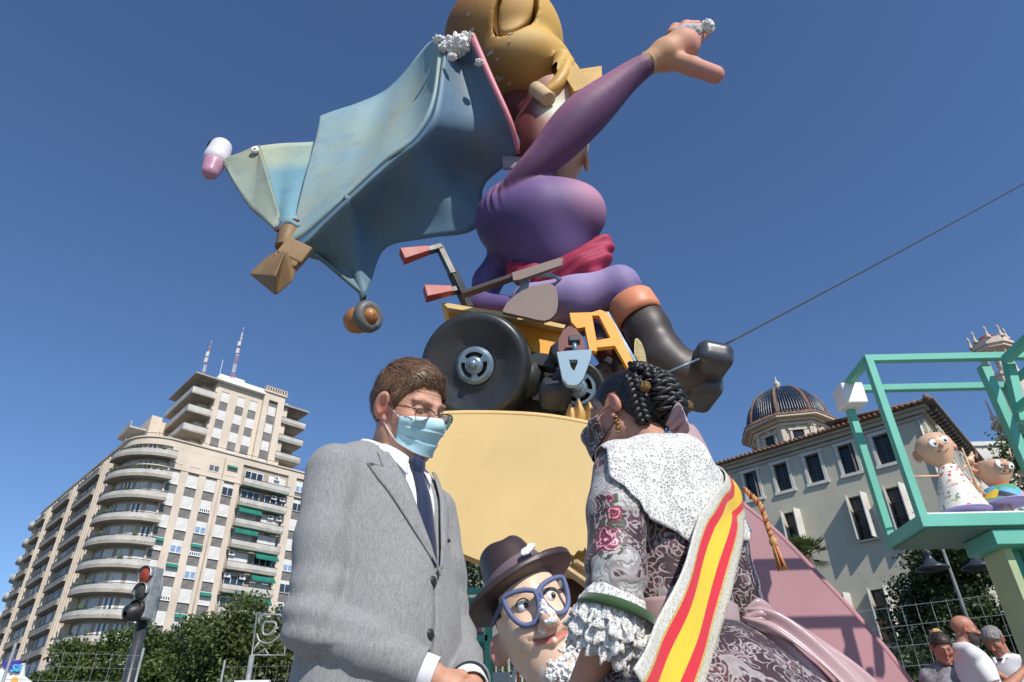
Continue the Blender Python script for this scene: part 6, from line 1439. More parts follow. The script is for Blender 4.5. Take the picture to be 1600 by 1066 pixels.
def jack0(p):
    d = ell(p, (0, .0, 1.25), (.180, .130, .20)); d = smin(d, ell(p, (0, .03, 1.06), (.172, .148, .19)), .09); d = smin(d, ell(p, (0, .008, .88), (.205, .155, .25)), .09)
    d = smin(d, chain(p, [(-.175, -.012, 1.362), (-.09, -.018, 1.392), (0, -.02, 1.412), (.09, -.018, 1.400), (.175, -.012, 1.362)], [.064, .062, .066, .062, .064], .03), .05)
    return smax(d, .74-p[:, 2], .01)
def sleeve(p, a, sg, sd):
    e0, e1 = np.array(a[0]), np.array(a[1]); w_ = lerp(a[1], a[2], .93)
    d = chain(p, [a[0], lerp(a[0], a[1], .5), a[1], lerp(a[1], w_, .5), w_], [.064, .060, .053, .049, .042], .03)
    # open end
    dr = uvec(np.array(a[2])-np.array(a[1])); end = lerp(a[1], a[2], .90); d = smax(d, (p-np.float32(end)) @ np.float32(dr), .003)
    # elbow folds
    q = p-np.float32(a[1]); al = q @ np.float32(uvec(np.array(a[0])-np.array(a[1]))); al2 = q @ np.float32(dr)
    s1 = np.exp(-(al/.075)**2)*(al > -.05); s2 = np.exp(-((al2-.05)/.07)**2)*(al2 > -.02)
    ph = q[:, 0]*24*sg+q[:, 1]*20+3*noise3(p, 7, sd+2, 1)
    d = d-.0035*np.sin(al*105+ph)*s1-.0035*np.sin(al2*95+ph*.7)*s2
    q0 = p-np.float32(a[0]); al0 = q0 @ np.float32(uvec(np.array(a[1])-np.array(a[0])))
    d = d-.0025*np.sin(q[:, 0]*60+q[:, 2]*26+q[:, 1]*30)*np.exp(-((al0-.10)/.10)**2)
    return d-.003*noise3(p*np.float32([1, 1, .6]), 10, sd, 2)
def vw(z): return np.clip((z-1.145)/.275, 0, 1.2)*.082
def jack(p, cut=True):
    d = jack0(p); x, y, z = p.T
    d = d-.003*noise3(p*np.float32([1, 1, .45]), 9, 5, 2)-.003*np.sin(x*34+z*16)*np.exp(-((z-1.12)/.09)**2)*(y > 0)
    # armhole creases
    if cut: d = smax(d, -np.maximum(np.abs(x)-vw(z), -(y-.0)), .004); d = smax(d, -cap(p, (.006, .20, 1.125), (.03, .185, .74), .022, .024)+0*x if False else d, .001)
    g_ = np.maximum(np.abs(x-(.012+(1.12-z)*.06))-.0035, z-1.13); d = smax(d, -np.maximum(g_, .03-y) if cut else d, .004)
    for a, sg, sd in ((aR, 1, 3), (aL, -1, 7)): d = smin(d, sleeve(p, a, sg, sd), .005)
    hol = cap(p, (0, -.01, 1.38), (0, .0, 1.52), .064, .07); return smax(d, -hol, .006)
lobj('jacket', jack, (-.38, -.24, .72), (.38, .34, 1.50), .0068, m_suit, man)
# sleeve vents hollow look: dark lining discs
for a in (aR, aL):
    dr = uvec(np.array(a[2])-np.array(a[1])); c = lerp(a[1], a[2], .905); b = MB(); b.lathe([(.0445, -.008), (.047, .002), (.0435, .004)], c, dr, 28); lmb(b, 'sleeve_hem', m_suit, man)
    c0_ = lerp(a[1], a[2], .80); c1_ = lerp(a[1], a[2], 1.02); b = MB(); b.lathe([(.036, 0), (.0375, np.linalg.norm(c1_-c0_)), (.034, np.linalg.norm(c1_-c0_)+.001), (.032, .0)], c0_, dr, 28); lmb(b, 'shirt_cuff', m_shirt, man)
# shirt front
def shirtf(p):
    d = ell(p, (0, .0, 1.25), (.176, .119, .195)); d = smin(d, ell(p, (0, .025, 1.06), (.168, .136, .17)), .08)
    d = smin(d, chain(p, [(-.12, -.012, 1.378), (0, -.02, 1.40), (.12, -.012, 1.378)], [.058, .066, .058], .03), .05); return smax(d, 1.0-p[:, 2], .01)+.0015*noise3(p, 14, 2, 2)
lobj('shirt', shirtf, (-.24, -.2, .98), (.24, .24, 1.5), .008, m_shirt, man)
def jf(p): return jack(p, False)
def ffront(fn, xs, zs, off):
    P_ = np.array([(x, .45, z) for x, z in zip(xs, zs)]); return cast(fn, P_, np.tile([0, -1., 0], (len(P_), 1)), off, 60, .9)
# lapels
for s_ in (-1, 1):
    nz, nx = 34, 8; P_ = []; xs = []; zs = []; of = []
    for i in range(nz):
        z = 1.425-(1.425-1.142)*i/(nz-1); w0 = float(vw(np.array(z)))
        if z > 1.375: wd = .030+.25*(1.425-z)*.9
        elif z > 1.368: wd = .030
        else: wd = .078*((z-1.142)/.226)**.75+.004
        for j in range(nx):
            u = j/(nx-1); xs.append(s_*(w0-.002+wd*u)); zs.append(z+(.018*u if z < 1.368 else -.004*u)); of.append(.0045+.006*math.sin(math.pi*min(u+.15, 1))*(.5+.5*(z > 1.2)))
    P_ = ffront(jack0, xs, zs, np.float32(of)); 
    lgrid('lapel', P_, nz, nx, m_suit, man, thick=.004, off=1)
# collar of the jacket behind the neck
def collar(r0, r1, z0, z1, a0, a1, dip, m, nm, th, cen=(0, -.018), ry=1.0, n=40, rows=6, flare=.0):
    P_ = []
    for i in range(n):
        a = a0+(a1-a0)*i/(n-1); fr = (1+math.cos(a))/2       # a=0 front
        for j in range(rows):
            t_ = j/(rows-1); r = r0+(r1-r0)*t_; z = z0+(z1-z0)*t_-dip*fr**1.5
            P_.append((cen[0]+math.sin(a)*r, cen[1]+math.cos(a)*r*ry+.035*fr*0, z))
    return lgrid(nm, P_, n, rows, m, man, thick=th, off=0)
collar(.092, .080, 1.405, 1.492, R_(48), R_(312), .065, m_suit, 'collar', .005, ry=1.02)
collar(.072, .068, 1.425, 1.506, R_(12), R_(348), .060, m_shirt, 'shirt_collar', .002, ry=1.08)
for s_ in (-1, 1):
    P_ = []
    for i in range(8):
        t_ = i/7
        for j in range(6):
            u = j/5; top = lerp((s_*.012, .064, 1.432), (s_*.064, .010, 1.462), t_); bot = lerp((s_*.046, .098, 1.372), (s_*.082, .022, 1.412), t_); q = lerp(top, bot, u)+np.array([s_*.006, .006, 0])*math.sin(math.pi*u); P_.append(q)
    lgrid('collar_wing', snap(shirtf, P_, .010, 5, True), 8, 6, m_shirt, man, thick=.003, off=1)
# tie
P_ = []; nz = 30
for i in range(nz):
    z = 1.405-(1.405-1.165)*i/(nz-1); wd = .016+.017*min(1, i/20)
    for j in range(7): u = -1+2*j/6; P_.append((u*wd, .4, z))
P_ = cast(shirtf, P_, np.tile([0, -1., 0], (len(P_), 1)), .010, 60, .9); P_[:, 1] += np.tile(.006*(1-np.linspace(-1, 1, 7)**2), nz); lgrid('tie', P_, nz, 7, m_tie, man, thick=.004, off=1)
lobj('tie_knot', lambda p: smax(ell(p, (0, .090, 1.412), (.023, .016, .03)), cap(p, (0, .088, 1.44), (0, .1, 1.385), .026, .016), .006), (-.05, .04, 1.36), (.05, .14, 1.46), .003, m_tie, man)
# buttons, buttonhole, pocket
m_btn = mat('dark_button', (.03, .03, .03), .3, .2, 40)
for z in (1.128, 1.02):
    p_ = ffront(jf, [.016 if z > 1.1 else .03], [z], .0)[0]; b = MB(); b.lathe([(.001, .005), (.008, .0045), (.0105, .003), (.0108, 0), (.009, -.002)], p_, (0, 1, .1), 16)
    [b.lathe([(.0005, .006), (.0015, .0055)], np.array(p_)+[dx, 0, dz], (0, 1, 0), 6) for dx, dz in ((-.003, 0), (.003, 0))]; lmb(b, 'button', m_btn, man)
P_ = []
for i in range(12):
    for j in range(4): P_.append((-.075-.009*i, .45, 1.262+.0022*i-.006*j))
P_ = cast(jack0, P_, np.tile([0, -1., 0], (len(P_), 1)), .004, 60, .9); lgrid('breast_pocket', P_, 12, 4, m_suit, man, thick=.003, off=1)
def trf(p): return smin(legf(p, .022), ell(p, (0, 0, .9), (.175, .125, .12)), .05)
lobj('trousers', lambda p: smax(trf(p), .07-p[:, 2], .005)+.004*noise3(p, 10, 2, 2), (-.26, -.2, .05), (.26, .2, 1.05), .014, m_trou, man)
m_shoe = mat('black_shoe_leather', (.02, .018, .016), .3, .2, 10)
for s_ in (-1, 1): lobj('shoe', lambda p: smin(cap(p, (s_*.1, -.03, .045), (s_*.12, .17, .035), .046, .036), rbox(p, (s_*.11, .06, .008), (.045, .15, .008), .006), .01), (s_*.11-.09, -.12, -.01), (s_*.11+.09, .26, .13), .008, m_shoe, man)
# ---- head pieces (head frame)
def hobj(name, f, lo, hi, h, m, root, MH, colf=None, newton=2):
    v, q = sdf_geo(f, lo, hi, h, newton); col = colf(v) if colf else None
    v = v @ np.array(MH.to_3x3()).T.astype(np.float32)+np.float32(MH.translation)
    return link_mesh(mesh_np(name, v, q, m, None, col), name, root, world=False)
def hgrid(name, P, nu, nv, m, root, MH, thick=0, off=1, uv=None, cu=False):
    P = np.float32(P) @ np.array(MH.to_3x3()).T.astype(np.float32)+np.float32(MH.translation); return lgrid(name, P, nu, nv, m, root, thick, uv, cu, off)
hm0 = lambda q: head_sdf(q, fat=1.10, jaw=1.02)
def hairline(q, front=.086, nape=-.100):
    x, y, z = q.T
    zl = np.interp(y, [-.12, -.10, -.055, -.025, -.012, .012, .030, .040, .062, .085, .12], [nape, nape, -.060, -.02, .042, .044, .012, .034, front-.014, front, front]).astype(np.float32)
    return zl-z
def hairf(q):
    x, y, z = q.T
    skull = ell(q, (0, -.018, .036), (.0775, .0985, .087)); face = ell(q, (0, .02, -.025), (.068, .068, .085)); d = smin(skull, face, .03)
    top = np.clip((z-.05)/.06, 0, 1); fr = np.clip((y-.02)/.06, 0, 1)
    th = (.006+.005*top+.006*top*fr)*(.25+.75*np.clip((-hairline(q))/.022, 0, 1)**.7); st = noise3(np.stack([x*1.0+z*.6, (y*.35-x*.2), z*.8], 1), 85, 3, 2)*.0045+noise3(q, 22, 8, 2)*.005
    return smax(d-th-st, hairline(q)+noise3(q, 60, 2, 2)*.006, .008)
t = NT('brown_hair'); co = t.co(); sn = t.noise(95, t.mapping(co, (1, .25, .8), (0, .3, .2)), 4, .7); gi = t.n('ShaderNodeNewGeometry').outputs['Random Per Island']
m_hair = t.out(t.mix(t.step(sn, .3, .75), (.05, .025, .014), (.25, .14, .075)), .42, t.bump(sn, .9, .004), **{'Specular_IOR_Level': .5})
t = NT('brown_hair_strand'); gi = t.n('ShaderNodeNewGeometry').outputs['Random Per Island']; m_hairs = t.out(t.mix(gi, (.06, .03, .016), (.34, .20, .11)), .4, None, **{'Specular_IOR_Level': .5})
hobj('hair', hairf, (-.12, -.15, -.12), (.12, .14, .19), .0032, m_hair, man, MHm)
def strands(name, f, n, length, flow, m, root, MH, region, seed, lift=.0015, w0=.0008, segs=6, jit=.35):
    rng = np.random.default_rng(seed); v = rng.normal(size=(n*3, 3)); v /= np.linalg.norm(v, axis=1)[:, None]; v[:, 2] = np.abs(v[:, 2])*np.where(rng.random(len(v)) < .3, -1, 1)
    O = np.float32(v*.3+np.array([0, -.015, .03])); P_ = cast(f, O, -v, 0, 50, .4); ok = (np.abs(f(P_)) < .004) & region(P_); P_ = P_[ok][:n]; n = len(P_)
    rj = rng.normal(size=(n, 3))*jit; L = length*(.5+rng.random(n)); pts = [P_+grad(f, P_, .003)*lift]
    cur = pts[0]
    for k in range(segs):
        nn = grad(f, cur, .004); d = flow(cur)+rj; d = d-nn*(d*nn).sum(1)[:, None]; d /= np.maximum(np.linalg.norm(d, axis=1), 1e-6)[:, None]
        cur = cur+d*(L/segs)[:, None]+nn*(lift*.35*rng.normal(size=n))[:, None]; dd = f(cur); nn = grad(f, cur, .004); cur = cur-nn*(np.minimum(dd-lift, 0))[:, None]; cur = cur-nn*(np.maximum(dd-lift*4, 0)*.6)[:, None]; pts.append(cur)
    V = []; side = np.cross(pts[1]-pts[0], grad(f, pts[0], .004)); side /= np.maximum(np.linalg.norm(side, axis=1), 1e-9)[:, None]
    for k, q in enumerate(pts): w_ = w0*(1-.8*k/segs); V += [q-side*w_, q+side*w_]
    V = np.stack(V, 1).reshape(-1, 3); m2 = 2*(segs+1); F = []
    for k in range(segs): F.append([2*k, 2*k+1, 2*k+3, 2*k+2])
    F = (np.array(F)[None]+np.arange(n)[:, None, None]*m2).reshape(-1, 4)
    V = V @ np.array(MH.to_3x3()).T+np.array(MH.translation); o = link_mesh(mesh_np(name, V, F, m, smooth=True), name, root, world=False); o['kind'] = 'stuff'; return o
def flow_m(q):
    x, y, z = q.T; top = np.clip((z-.06)/.05, 0, 1)[:, None]
    return np.float32([-.55, 1.0, .05])*top+np.stack([np.sign(x)*.1, -.55+0*x, -1.0+0*x], 1)*(1-top)
strands('hair_strands', hairf, 11000, .06, flow_m, m_hairs, man, MHm, lambda P: hairline(P) < .006, 4, .003)
# mask
t = NT('surgical_mask_fabric'); uvn = t.n('ShaderNodeUVMap').outputs[0]; sx = t.n('ShaderNodeSeparateXYZ'); t.set(sx, 0, uvn); edge = t.math('MAXIMUM', t.step(sx.outputs[1], .91, .93), t.step(sx.outputs[1], .05, .035))
m_mask = t.out(t.mix(edge, t.mix(t.noise(14), (.40, .66, .71), (.47, .73, .77)), (.66, .78, .80)), .75, t.bump(t.noise(520), .2, .0005), **{'Subsurface_Weight': .15, 'Subsurface_Scale': .01})
def mask(headf, root, MH, m, ztop, zbot, phi, off, pleat, nm='face_mask', nose_k=.0, nu=46, nv=34, side=.7, loopm=None):
    P_ = []; D_2 = []; of = []
    for i in range(nu):
        u = -1+2*i/(nu-1); ph = R_(phi)*u
        hh = 1-(1-side)*abs(u)**1.6
        for j in range(nv):
            v_ = j/(nv-1); zc = (ztop+zbot)/2-.008*abs(u); z = zc+(v_-.5)*(ztop-zbot)*hh+.010*(u*u)
            tgt = np.array([0, .0-.0*v_, z*.55-.008]); o = np.array([math.sin(ph)*.3, .02+math.cos(ph)*.3, z-(.07 if v_ < .5 else 0)*(.5-v_)]); P_.append(o); D_2.append(uvec(tgt-o))
            ev = min(v_, 1-v_)*2; of.append(off+.003*math.sin(math.pi*v_)*(1-u*u)+(pleat*(((v_*3.2) % 1)-.5)*ev*(1-abs(u)**3) if pleat else 0)+.0022*math.sin(u*7+v_*9)*ev)
    def fs(q): return smin(headf(q), cap(q, (0, .098, -.02), (0, .076, -.098), .014, .018), .035)
    P_ = cast(fs, P_, D_2, np.float32(of), 60, .5)
    hgrid(nm, P_, nu, nv, m, root, MH, thick=.0012)
    P_ = P_.reshape(nu, nv, 3)
    for s_, i in ((-1, 0), (1, nu-1)):
        for j, ez in ((nv-2, .012), (1, -.022)):
            b = MB(MH); a = P_[i, j]; c = np.array([s_*.083, -.016, ez]); mid = (a+c)/2; mid = snap(headf, mid[None], .0025, 4)[0]; b.tube(spline([a, mid, c, c+np.array([-s_*.006, -.018, (.008 if ez > 0 else -.006)])], 9), .0013, 5); lmb(b, 'ear_loop', loopm, root)
mask(hm0, man, MHm, m_mask, .006, -.118, 56, .006, .0055, side=.62, loopm=mat('white_elastic', (.8, .8, .8), .7, .05, 30))
# glasses
m_frame = mat('dark_glasses_metal', (.035, .025, .025), .3, .2, 20, metal=.3)
t = NT('spectacle_lens'); gb = t.n('ShaderNodeBsdfGlossy'); gb.inputs['Roughness'].default_value = .02; tb_ = t.n('ShaderNodeBsdfTransparent'); fr = t.n('ShaderNodeFresnel'); fr.inputs[0].default_value = 1.45; ms = t.n('ShaderNodeMixShader')
t.t.links.new(t.math('MULTIPLY', fr.outputs[0], 1.4, clamp=True), ms.inputs[0]); t.t.links.new(tb_.outputs[0], ms.inputs[1]); t.t.links.new(gb.outputs[0], ms.inputs[2]); t.t.links.new(ms.outputs[0], t.t.nodes['Material Output'].inputs[0]); m_lens = t.m
MG = MHm @ Matrix.Translation((0, .006, -.002)) @ Matrix.Rotation(R_(-6), 4, 'X')
for s_ in (-1, 1):
    ol = spline([(s_*x, .106-.9*(x-.03)**2*8*.9-.006*(x > .05), z) for x, z in ((.010, .022), (.030, .027), (.055, .024), (.062, .012), (.055, -.008), (.034, -.014), (.014, -.008), (.009, .008), (.010, .022))], 33)[:-1]
    b = MB(MG); k = len(ol); b.tube(ol[:14], .0017, 6); lmb(b, 'glasses_rim', m_frame, man)
    b = MB(MG); b.tube(np.concatenate([ol[13:], ol[:1]]), .0008, 5); lmb(b, 'lens_edge', m_galv, man)
    b = MB(MG); cc_ = ol.mean(0)+[0, .002, 0]; b.add([cc_]+list(ol), [(0, i+1, (i+1) % k+1) for i in range(k)], 0, True); lmb(b, 'lens', m_lens, man)
    b = MB(MG); b.tube([(s_*.062, .090, .020), (s_*.074, .075, .019), (s_*.0835, .0, .012), (s_*.083, -.02, .004)], .0016, 6); lmb(b, 'glasses_arm', m_frame, man)
b = MB(MG); b.tube(spline([(-.010, .105, .018), (0, .109, .021), (.010, .105, .018)], 6), .0013, 6); lmb(b, 'glasses_bridge', m_frame, man)
# ------------------------------------------------------------------ woman in regional dress, seen from behind
Hw = ray(985, 640)*1.66+np.array([0, 0, CZ]); fw_ = uvec((-.65, .76, 0)); ow = Hw-fw_*.04; ow[2] = 0; ow[0] += .02
wom = thing('person', ow, 'woman seen from behind in brocade dress, white lace shawl and yellow red sash', 'person')
wom.rotation_euler = (0, 0, math.atan2(-fw_[0], fw_[1]))
RBw = Matrix.Rotation(wom.rotation_euler[2], 3, 'Z')
hdir = RBw.inverted() @ Vector(uvec((-.84, .54, -.08))); Hw2 = ray(978, 652)*1.67+np.array([0, 0, CZ]); HCw = np.array(RBw.inverted() @ Vector(Hw2-ow))
MHw = frame(HCw, hdir, uvec(RBw.inverted() @ Vector((-.02, .06, 1)))); Rw = np.array(MHw.to_3x3(), dtype=np.float32); WS = .91; MHw = MHw @ Matrix.Scale(WS, 4)
tow = lambda p: ((p-np.float32(HCw)) @ Rw)/WS
wtL = [(-.16, -.01, 1.325), (-.218, -.018, 1.036), (-.236, .105, .865)]; wtR = [(.16, -.01, 1.325), (.21, .0, 1.06), (.10, .2, .95)]
def wt(p):
    d = ell(p, (0, .01, 1.25), (.132, .10, .15)); d = smin(d, ell(p, (0, .06, 1.22), (.12, .09, .08)), .04); d = smin(d, ell(p, (0, 0, 1.07), (.112, .085, .12)), .07)
    return smin(d, chain(p, [(-.145, -.012, 1.33), (0, -.03, 1.375), (.145, -.012, 1.33)], [.046, .055, .046], .03), .05)
wlegs = [[(s_*.085, 0, .85), (s_*.09, .01, .47), (s_*.09, -.01, .08)] for s_ in (-1, 1)]
def wlegf(p): return smin(smin(chain(p, wlegs[0], [.08, .055, .04]), chain(p, wlegs[1], [.08, .055, .04]), .02), ell(p, (0, 0, .92), (.15, .11, .14)), .06)
def wbody(p):
    d = smin(wt(p), wlegf(p), .05)
    for a in (wtL, wtR): d = smin(d, chain(p, a, [.042, .036, .026], .02), .03)
    for s_ in (-1, 1): d = smin(d, cap(p, (s_*.09, -.02, .04), (s_*.1, .12, .03), .03, .025), .03)
    return d
whL = hand_pts(wtL[2], (.2, .75, -.5), (.8, -.1, .2), (.0, .3, .9), .35, .9); whR = hand_pts(wtR[2], (-.7, .6, -.2), (0, .2, -1), (.3, .8, .3), .4, .9)
wh1 = lambda p: smin(hand_sdf(p, whL), cap(p, lerp(wtL[1], wtL[2], .7), wtL[2], .030, .025), .01); wh2 = lambda p: smin(hand_sdf(p, whR), cap(p, lerp(wtR[1], wtR[2], .7), wtR[2], .030, .025), .01)
def whead(p): q = tow(p); return smin(head_sdf(q, fat=.95, jaw=.95, ear=.74)*WS, cap(p, (0, -.025, 1.36), HCw+Rw @ np.float32((0, -.03, -.05)), .047, .048), .03)
def rng_(ch): P_ = np.concatenate([c for c, r in ch]); return P_.min(0)-.06, P_.max(0)+.06
body_mesh('body', [sdf_geo(wbody, (-.35, -.25, -.02), (.35, .35, 1.42), .014), sdf_geo(whead, (-.15, -.17, 1.33), (.15, .25, 1.72), .0027), sdf_geo(wh1, *rng_(whL), .004), sdf_geo(wh2, *rng_(whR), .004)],
          colskin((.50, .27, .19), (.58, .20, .15), tow, (.03, .02, .02)), m_skin, wom)
# brocade
def brocade(name, silver, roses=()):
    t = NT(name); co = t.co(); wp = t.n('ShaderNodeTexNoise'); wp.inputs['Scale'].default_value = 11; wp.inputs['Detail'].default_value = 3; t.t.links.new(co, wp.inputs['Vector'])
    vm = t.n('ShaderNodeVectorMath', operation='SCALE'); t.set(vm, 0, wp.outputs['Color']); vm.inputs['Scale'].default_value = .05; va = t.n('ShaderNodeVectorMath', operation='ADD'); t.set(va, 0, co); t.set(va, 1, vm.outputs[0]); cw_ = va.outputs[0]
    v1 = t.voro(21, cw_); sw = t.math('ABSOLUTE', t.math('SINE', t.math('MULTIPLY', v1, 17.)))      # scrolling rings
    fine = t.math('ABSOLUTE', t.math('SINE', t.math('MULTIPLY', t.voro(42, cw_), 9.)))
    n1 = t.noise(16, cw_, 4, .7); line = t.step(sw, .93, .985); lace = t.math('MULTIPLY', t.step(fine, .78, .92), t.step(n1, .47, .53))
    pat = t.math('MAXIMUM', t.math('MULTIPLY', line, t.step(n1, .40, .46)), lace)
    edge = t.math('SUBTRACT', 1, t.step(t.math('ABSOLUTE', t.math('SUBTRACT', t.noise(7, cw_, 2), silver)), .010, .022)); ground = t.step(t.noise(7, cw_, 2), silver-.012, silver+.012)
    thread = t.noise(700, t.mapping(co, (1, 1, .2)), 2)
    c = t.mix(ground, t.mix(t.step(n1, .5, .6), (.045, .018, .024), (.12, .035, .055)), t.mix(thread, (.36, .355, .34), (.55, .545, .52)))
    c = t.mix(t.math('MAXIMUM', pat, edge), c, t.mix(ground, (.36, .32, .31), (.27, .235, .235)))
    hgt = t.math('MAXIMUM', pat, edge)
    # roses with ruffled petals
    for (pos, r, seed) in roses:
        mp = t.mapping(co, loc=tuple(-x for x in pos)); ln_ = t.n('ShaderNodeVectorMath', operation='LENGTH'); t.set(ln_, 0, mp); pn = t.noise(38, t.mapping(co, loc=(seed, 0, 0)), 3)
        dd = t.math('ADD', ln_.outputs['Value'], t.math('MULTIPLY', t.math('SUBTRACT', pn, .5), r*1.1)); petal = t.math('ABSOLUTE', t.math('SINE', t.math('ADD', t.math('MULTIPLY', dd, 5.2/r), t.math('MULTIPLY', pn, 9))))
        pc = t.mix(t.step(petal, .2, .9), (.10, .01, .03), (.55, .10, .16) if seed % 2 else (.30, .06, .11)); pc = t.mix(t.step(petal, .93, 1.0), pc, (.72, .50, .52))
        leaf = t.math('MULTIPLY', t.math('SUBTRACT', 1, t.step(dd, r*1.45, r*1.5)), t.step(t.noise(44, t.mapping(co, loc=(0, seed, 2)), 2), .53, .57)); c = t.mix(leaf, c, (.07, .075, .05))
        c = t.mix(t.math('SUBTRACT', 1, t.step(dd, r*.96, r)), c, pc); hgt = t.math('MAXIMUM', hgt, t.math('SUBTRACT', 1, t.step(dd, r*.8, r)))
    return t.out(c, .48, t.bump(t.math('ADD', hgt, t.math('MULTIPLY', thread, .3)), .6, .0018), **{'Specular_IOR_Level': .4, 'Sheen_Weight': .2})
m_brod = brocade('dark_brocade', .66)
m_bros = brocade('silver_brocade', .505, [((-.238, -.058, 1.215), .022, 1), ((-.255, -.035, 1.205), .017, 2), ((-.252, -.040, 1.168), .029, 4), ((-.240, -.050, 1.250), .015, 2), ((-.228, -.070, 1.185), .013, 3)])
m_skirt = brocade('skirt_brocade', .60, [((-.10, -.33, .93), .03, 1), ((.1, -.30, .95), .03, 3), ((.02, -.33, .88), .026, 2)])
def slv(p, a, sd):
    e0 = lerp(a[0], a[1], .0); d = chain(p, [a[0], lerp(a[0], a[1], .3), lerp(a[0], a[1], .7), a[1]], [.052, .058, .055, .050], .02)
    dr = uvec(np.array(a[1])-np.array(a[0])); al = (p-np.float32(a[1])) @ np.float32(dr); d = smax(d, al+.022, .004)
    return d-.0022*noise3(p*np.float32([1, 1, .45]), 18, sd, 2)-.002*np.sin(al*150+p[:, 0]*40)*np.exp(-((al+.05)/.03)**2)
def bod(p): return wt(p)-.012-.0018*noise3(p, 12, 6, 2)
lobj('bodice', lambda p: smax(smax(bod(p), 1.03-p[:, 2], .004), p[:, 2]-1.40, .01), (-.23, -.17, 1.0), (.23, .2, 1.42), .006, m_brod, wom)
lobj('sleeve', lambda p: slv(p, wtL, 3), (-.31, -.13, 1.03), (-.08, .1, 1.42), .005, m_bros, wom); lobj('sleeve', lambda p: slv(p, wtR, 5), (.08, -.13, 1.03), (.31, .1, 1.42), .007, m_bros, wom)
m_satin = NT('pink_satin'); sn_ = m_satin.noise(6, detail=2); m_satin = m_satin.out(m_satin.mix(sn_, (.42, .27, .28), (.50, .34, .34)), .34, m_satin.bump(m_satin.noise(14, m_satin.mapping(m_satin.co(), (1, 1, .3)), 3), .3, .004), **{'Sheen_Weight': .3, 'Specular_IOR_Level': .6})
# skirt: gathered bell
nA, nR = 96, 26; P_ = []
for i in range(nA):
    a = 2*math.pi*i/nA
    for j in range(nR):
        t_ = j/(nR-1); z = 1.035-.93*t_; r = .112+.13*math.sin(min(1, t_*4)*math.pi/2)**.9+.30*t_; fold = 1+.045*math.sin(a*17+math.sin(t_*4)*1.2)*min(1, t_*5)
        P_.append((math.sin(a)*r*fold, -.02+math.cos(a)*r*.92*fold, z))
lgrid('skirt', P_, nA, nR, m_skirt, wom, thick=.003, cu=True)
# satin waistband
P_ = []
for i in range(60):
    a = 2*math.pi*i/60
    for j in range(7): P_.append((math.sin(a)*.16, math.cos(a)*.13, 1.075-.05*j/6))
P_ = snap(bod, P_, .004, 8)+np.array([0, 0, 0]); lgrid('waistband', P_, 60, 7, m_satin, wom, thick=.002, cu=True, off=1)
# satin bow tails at the back
def ribbon(name, path, width, wdir, m, waves=0, n=30, k=9, th=.0015, curl=.0):
    c = spline(path, n); P_ = []
    for i in range(n):
        w_ = np.interp(i/(n-1), np.linspace(0, 1, len(width)), width); u = np.array(wdir[0], float)*(1-i/(n-1))+np.array(wdir[-1], float)*i/(n-1); u = uvec(u); tg = uvec(c[min(i+1, n-1)]-c[max(i-1, 0)]); nn = np.cross(u, tg)
        for j in range(k): s_ = -1+2*j/(k-1); P_.append(c[i]+u*s_*w_+nn*(waves*math.sin(s_*5+i*.22)+curl*(s_*s_)))
    return lgrid(name, P_, n, k, m, wom, thick=th, off=0)
ribbon('bow_tail', [(.03, -.12, 1.045), (.06, -.17, 1.03), (.10, -.22, .98), (.15, -.27, .90), (.19, -.30, .80)], [.014, .026, .034, .042, .05], [(.3, 0, 1), (.9, .1, .35)], m_satin, .008, 34, 15)
ribbon('bow_tail', [(.04, -.12, 1.035), (.06, -.17, .99), (.09, -.22, .92), (.12, -.26, .8)], [.014, .03, .036, .045], [(.3, 0, 1), (.9, .2, .3)], m_satin, .009, 30, 15)
for s_ in (1,): ribbon('bow_loop', [(.03, -.125, 1.045), (.05, -.15, 1.06), (.08, -.155, 1.05), (.05, -.15, 1.03), (.03, -.125, 1.04)], [.010, .018, .02, .018, .010], [(0, .2, 1), (0, .2, 1)], m_satin, .003)
# ---- lace
def lacemat(name, sc1=55, hole=.10, col=(.74, .73, .70)):
    t = NT(name); co = t.co(); wp = t.n('ShaderNodeTexNoise'); wp.inputs['Scale'].default_value = 30; t.t.links.new(co, wp.inputs['Vector']); vm = t.n('ShaderNodeVectorMath', operation='SCALE'); t.set(vm, 0, wp.outputs['Color']); vm.inputs['Scale'].default_value = .012
    va = t.n('ShaderNodeVectorMath', operation='ADD'); t.set(va, 0, co); t.set(va, 1, vm.outputs[0]); cw_ = va.outputs[0]
    cell = t.voro(sc1*2.4, cw_, 'DISTANCE_TO_EDGE'); big = t.voro(sc1*.8, cw_); flower = t.step(t.math('ABSOLUTE', t.math('SINE', t.math('MULTIPLY', big, 11))), .35, .6); reg = t.step(t.noise(sc1*.55, cw_, 2), .44, .5)
    solid_ = t.math('MAXIMUM', t.math('SUBTRACT', 1, t.step(cell, hole*1.1, hole*1.9)), t.math('MULTIPLY', flower, reg), clamp=True)
    t.out(t.mix(solid_, (.58, .57, .56), col), .85, t.bump(solid_, .9, .0025), **{'Specular_IOR_Level': .2}); t.set(t.b, 'Alpha', t.math('MAXIMUM', solid_, .72)); return t.m
m_lace = lacemat('white_lace', 50, .10); m_lace2 = lacemat('ruffle_lace', 85, .11, (.76, .75, .72))
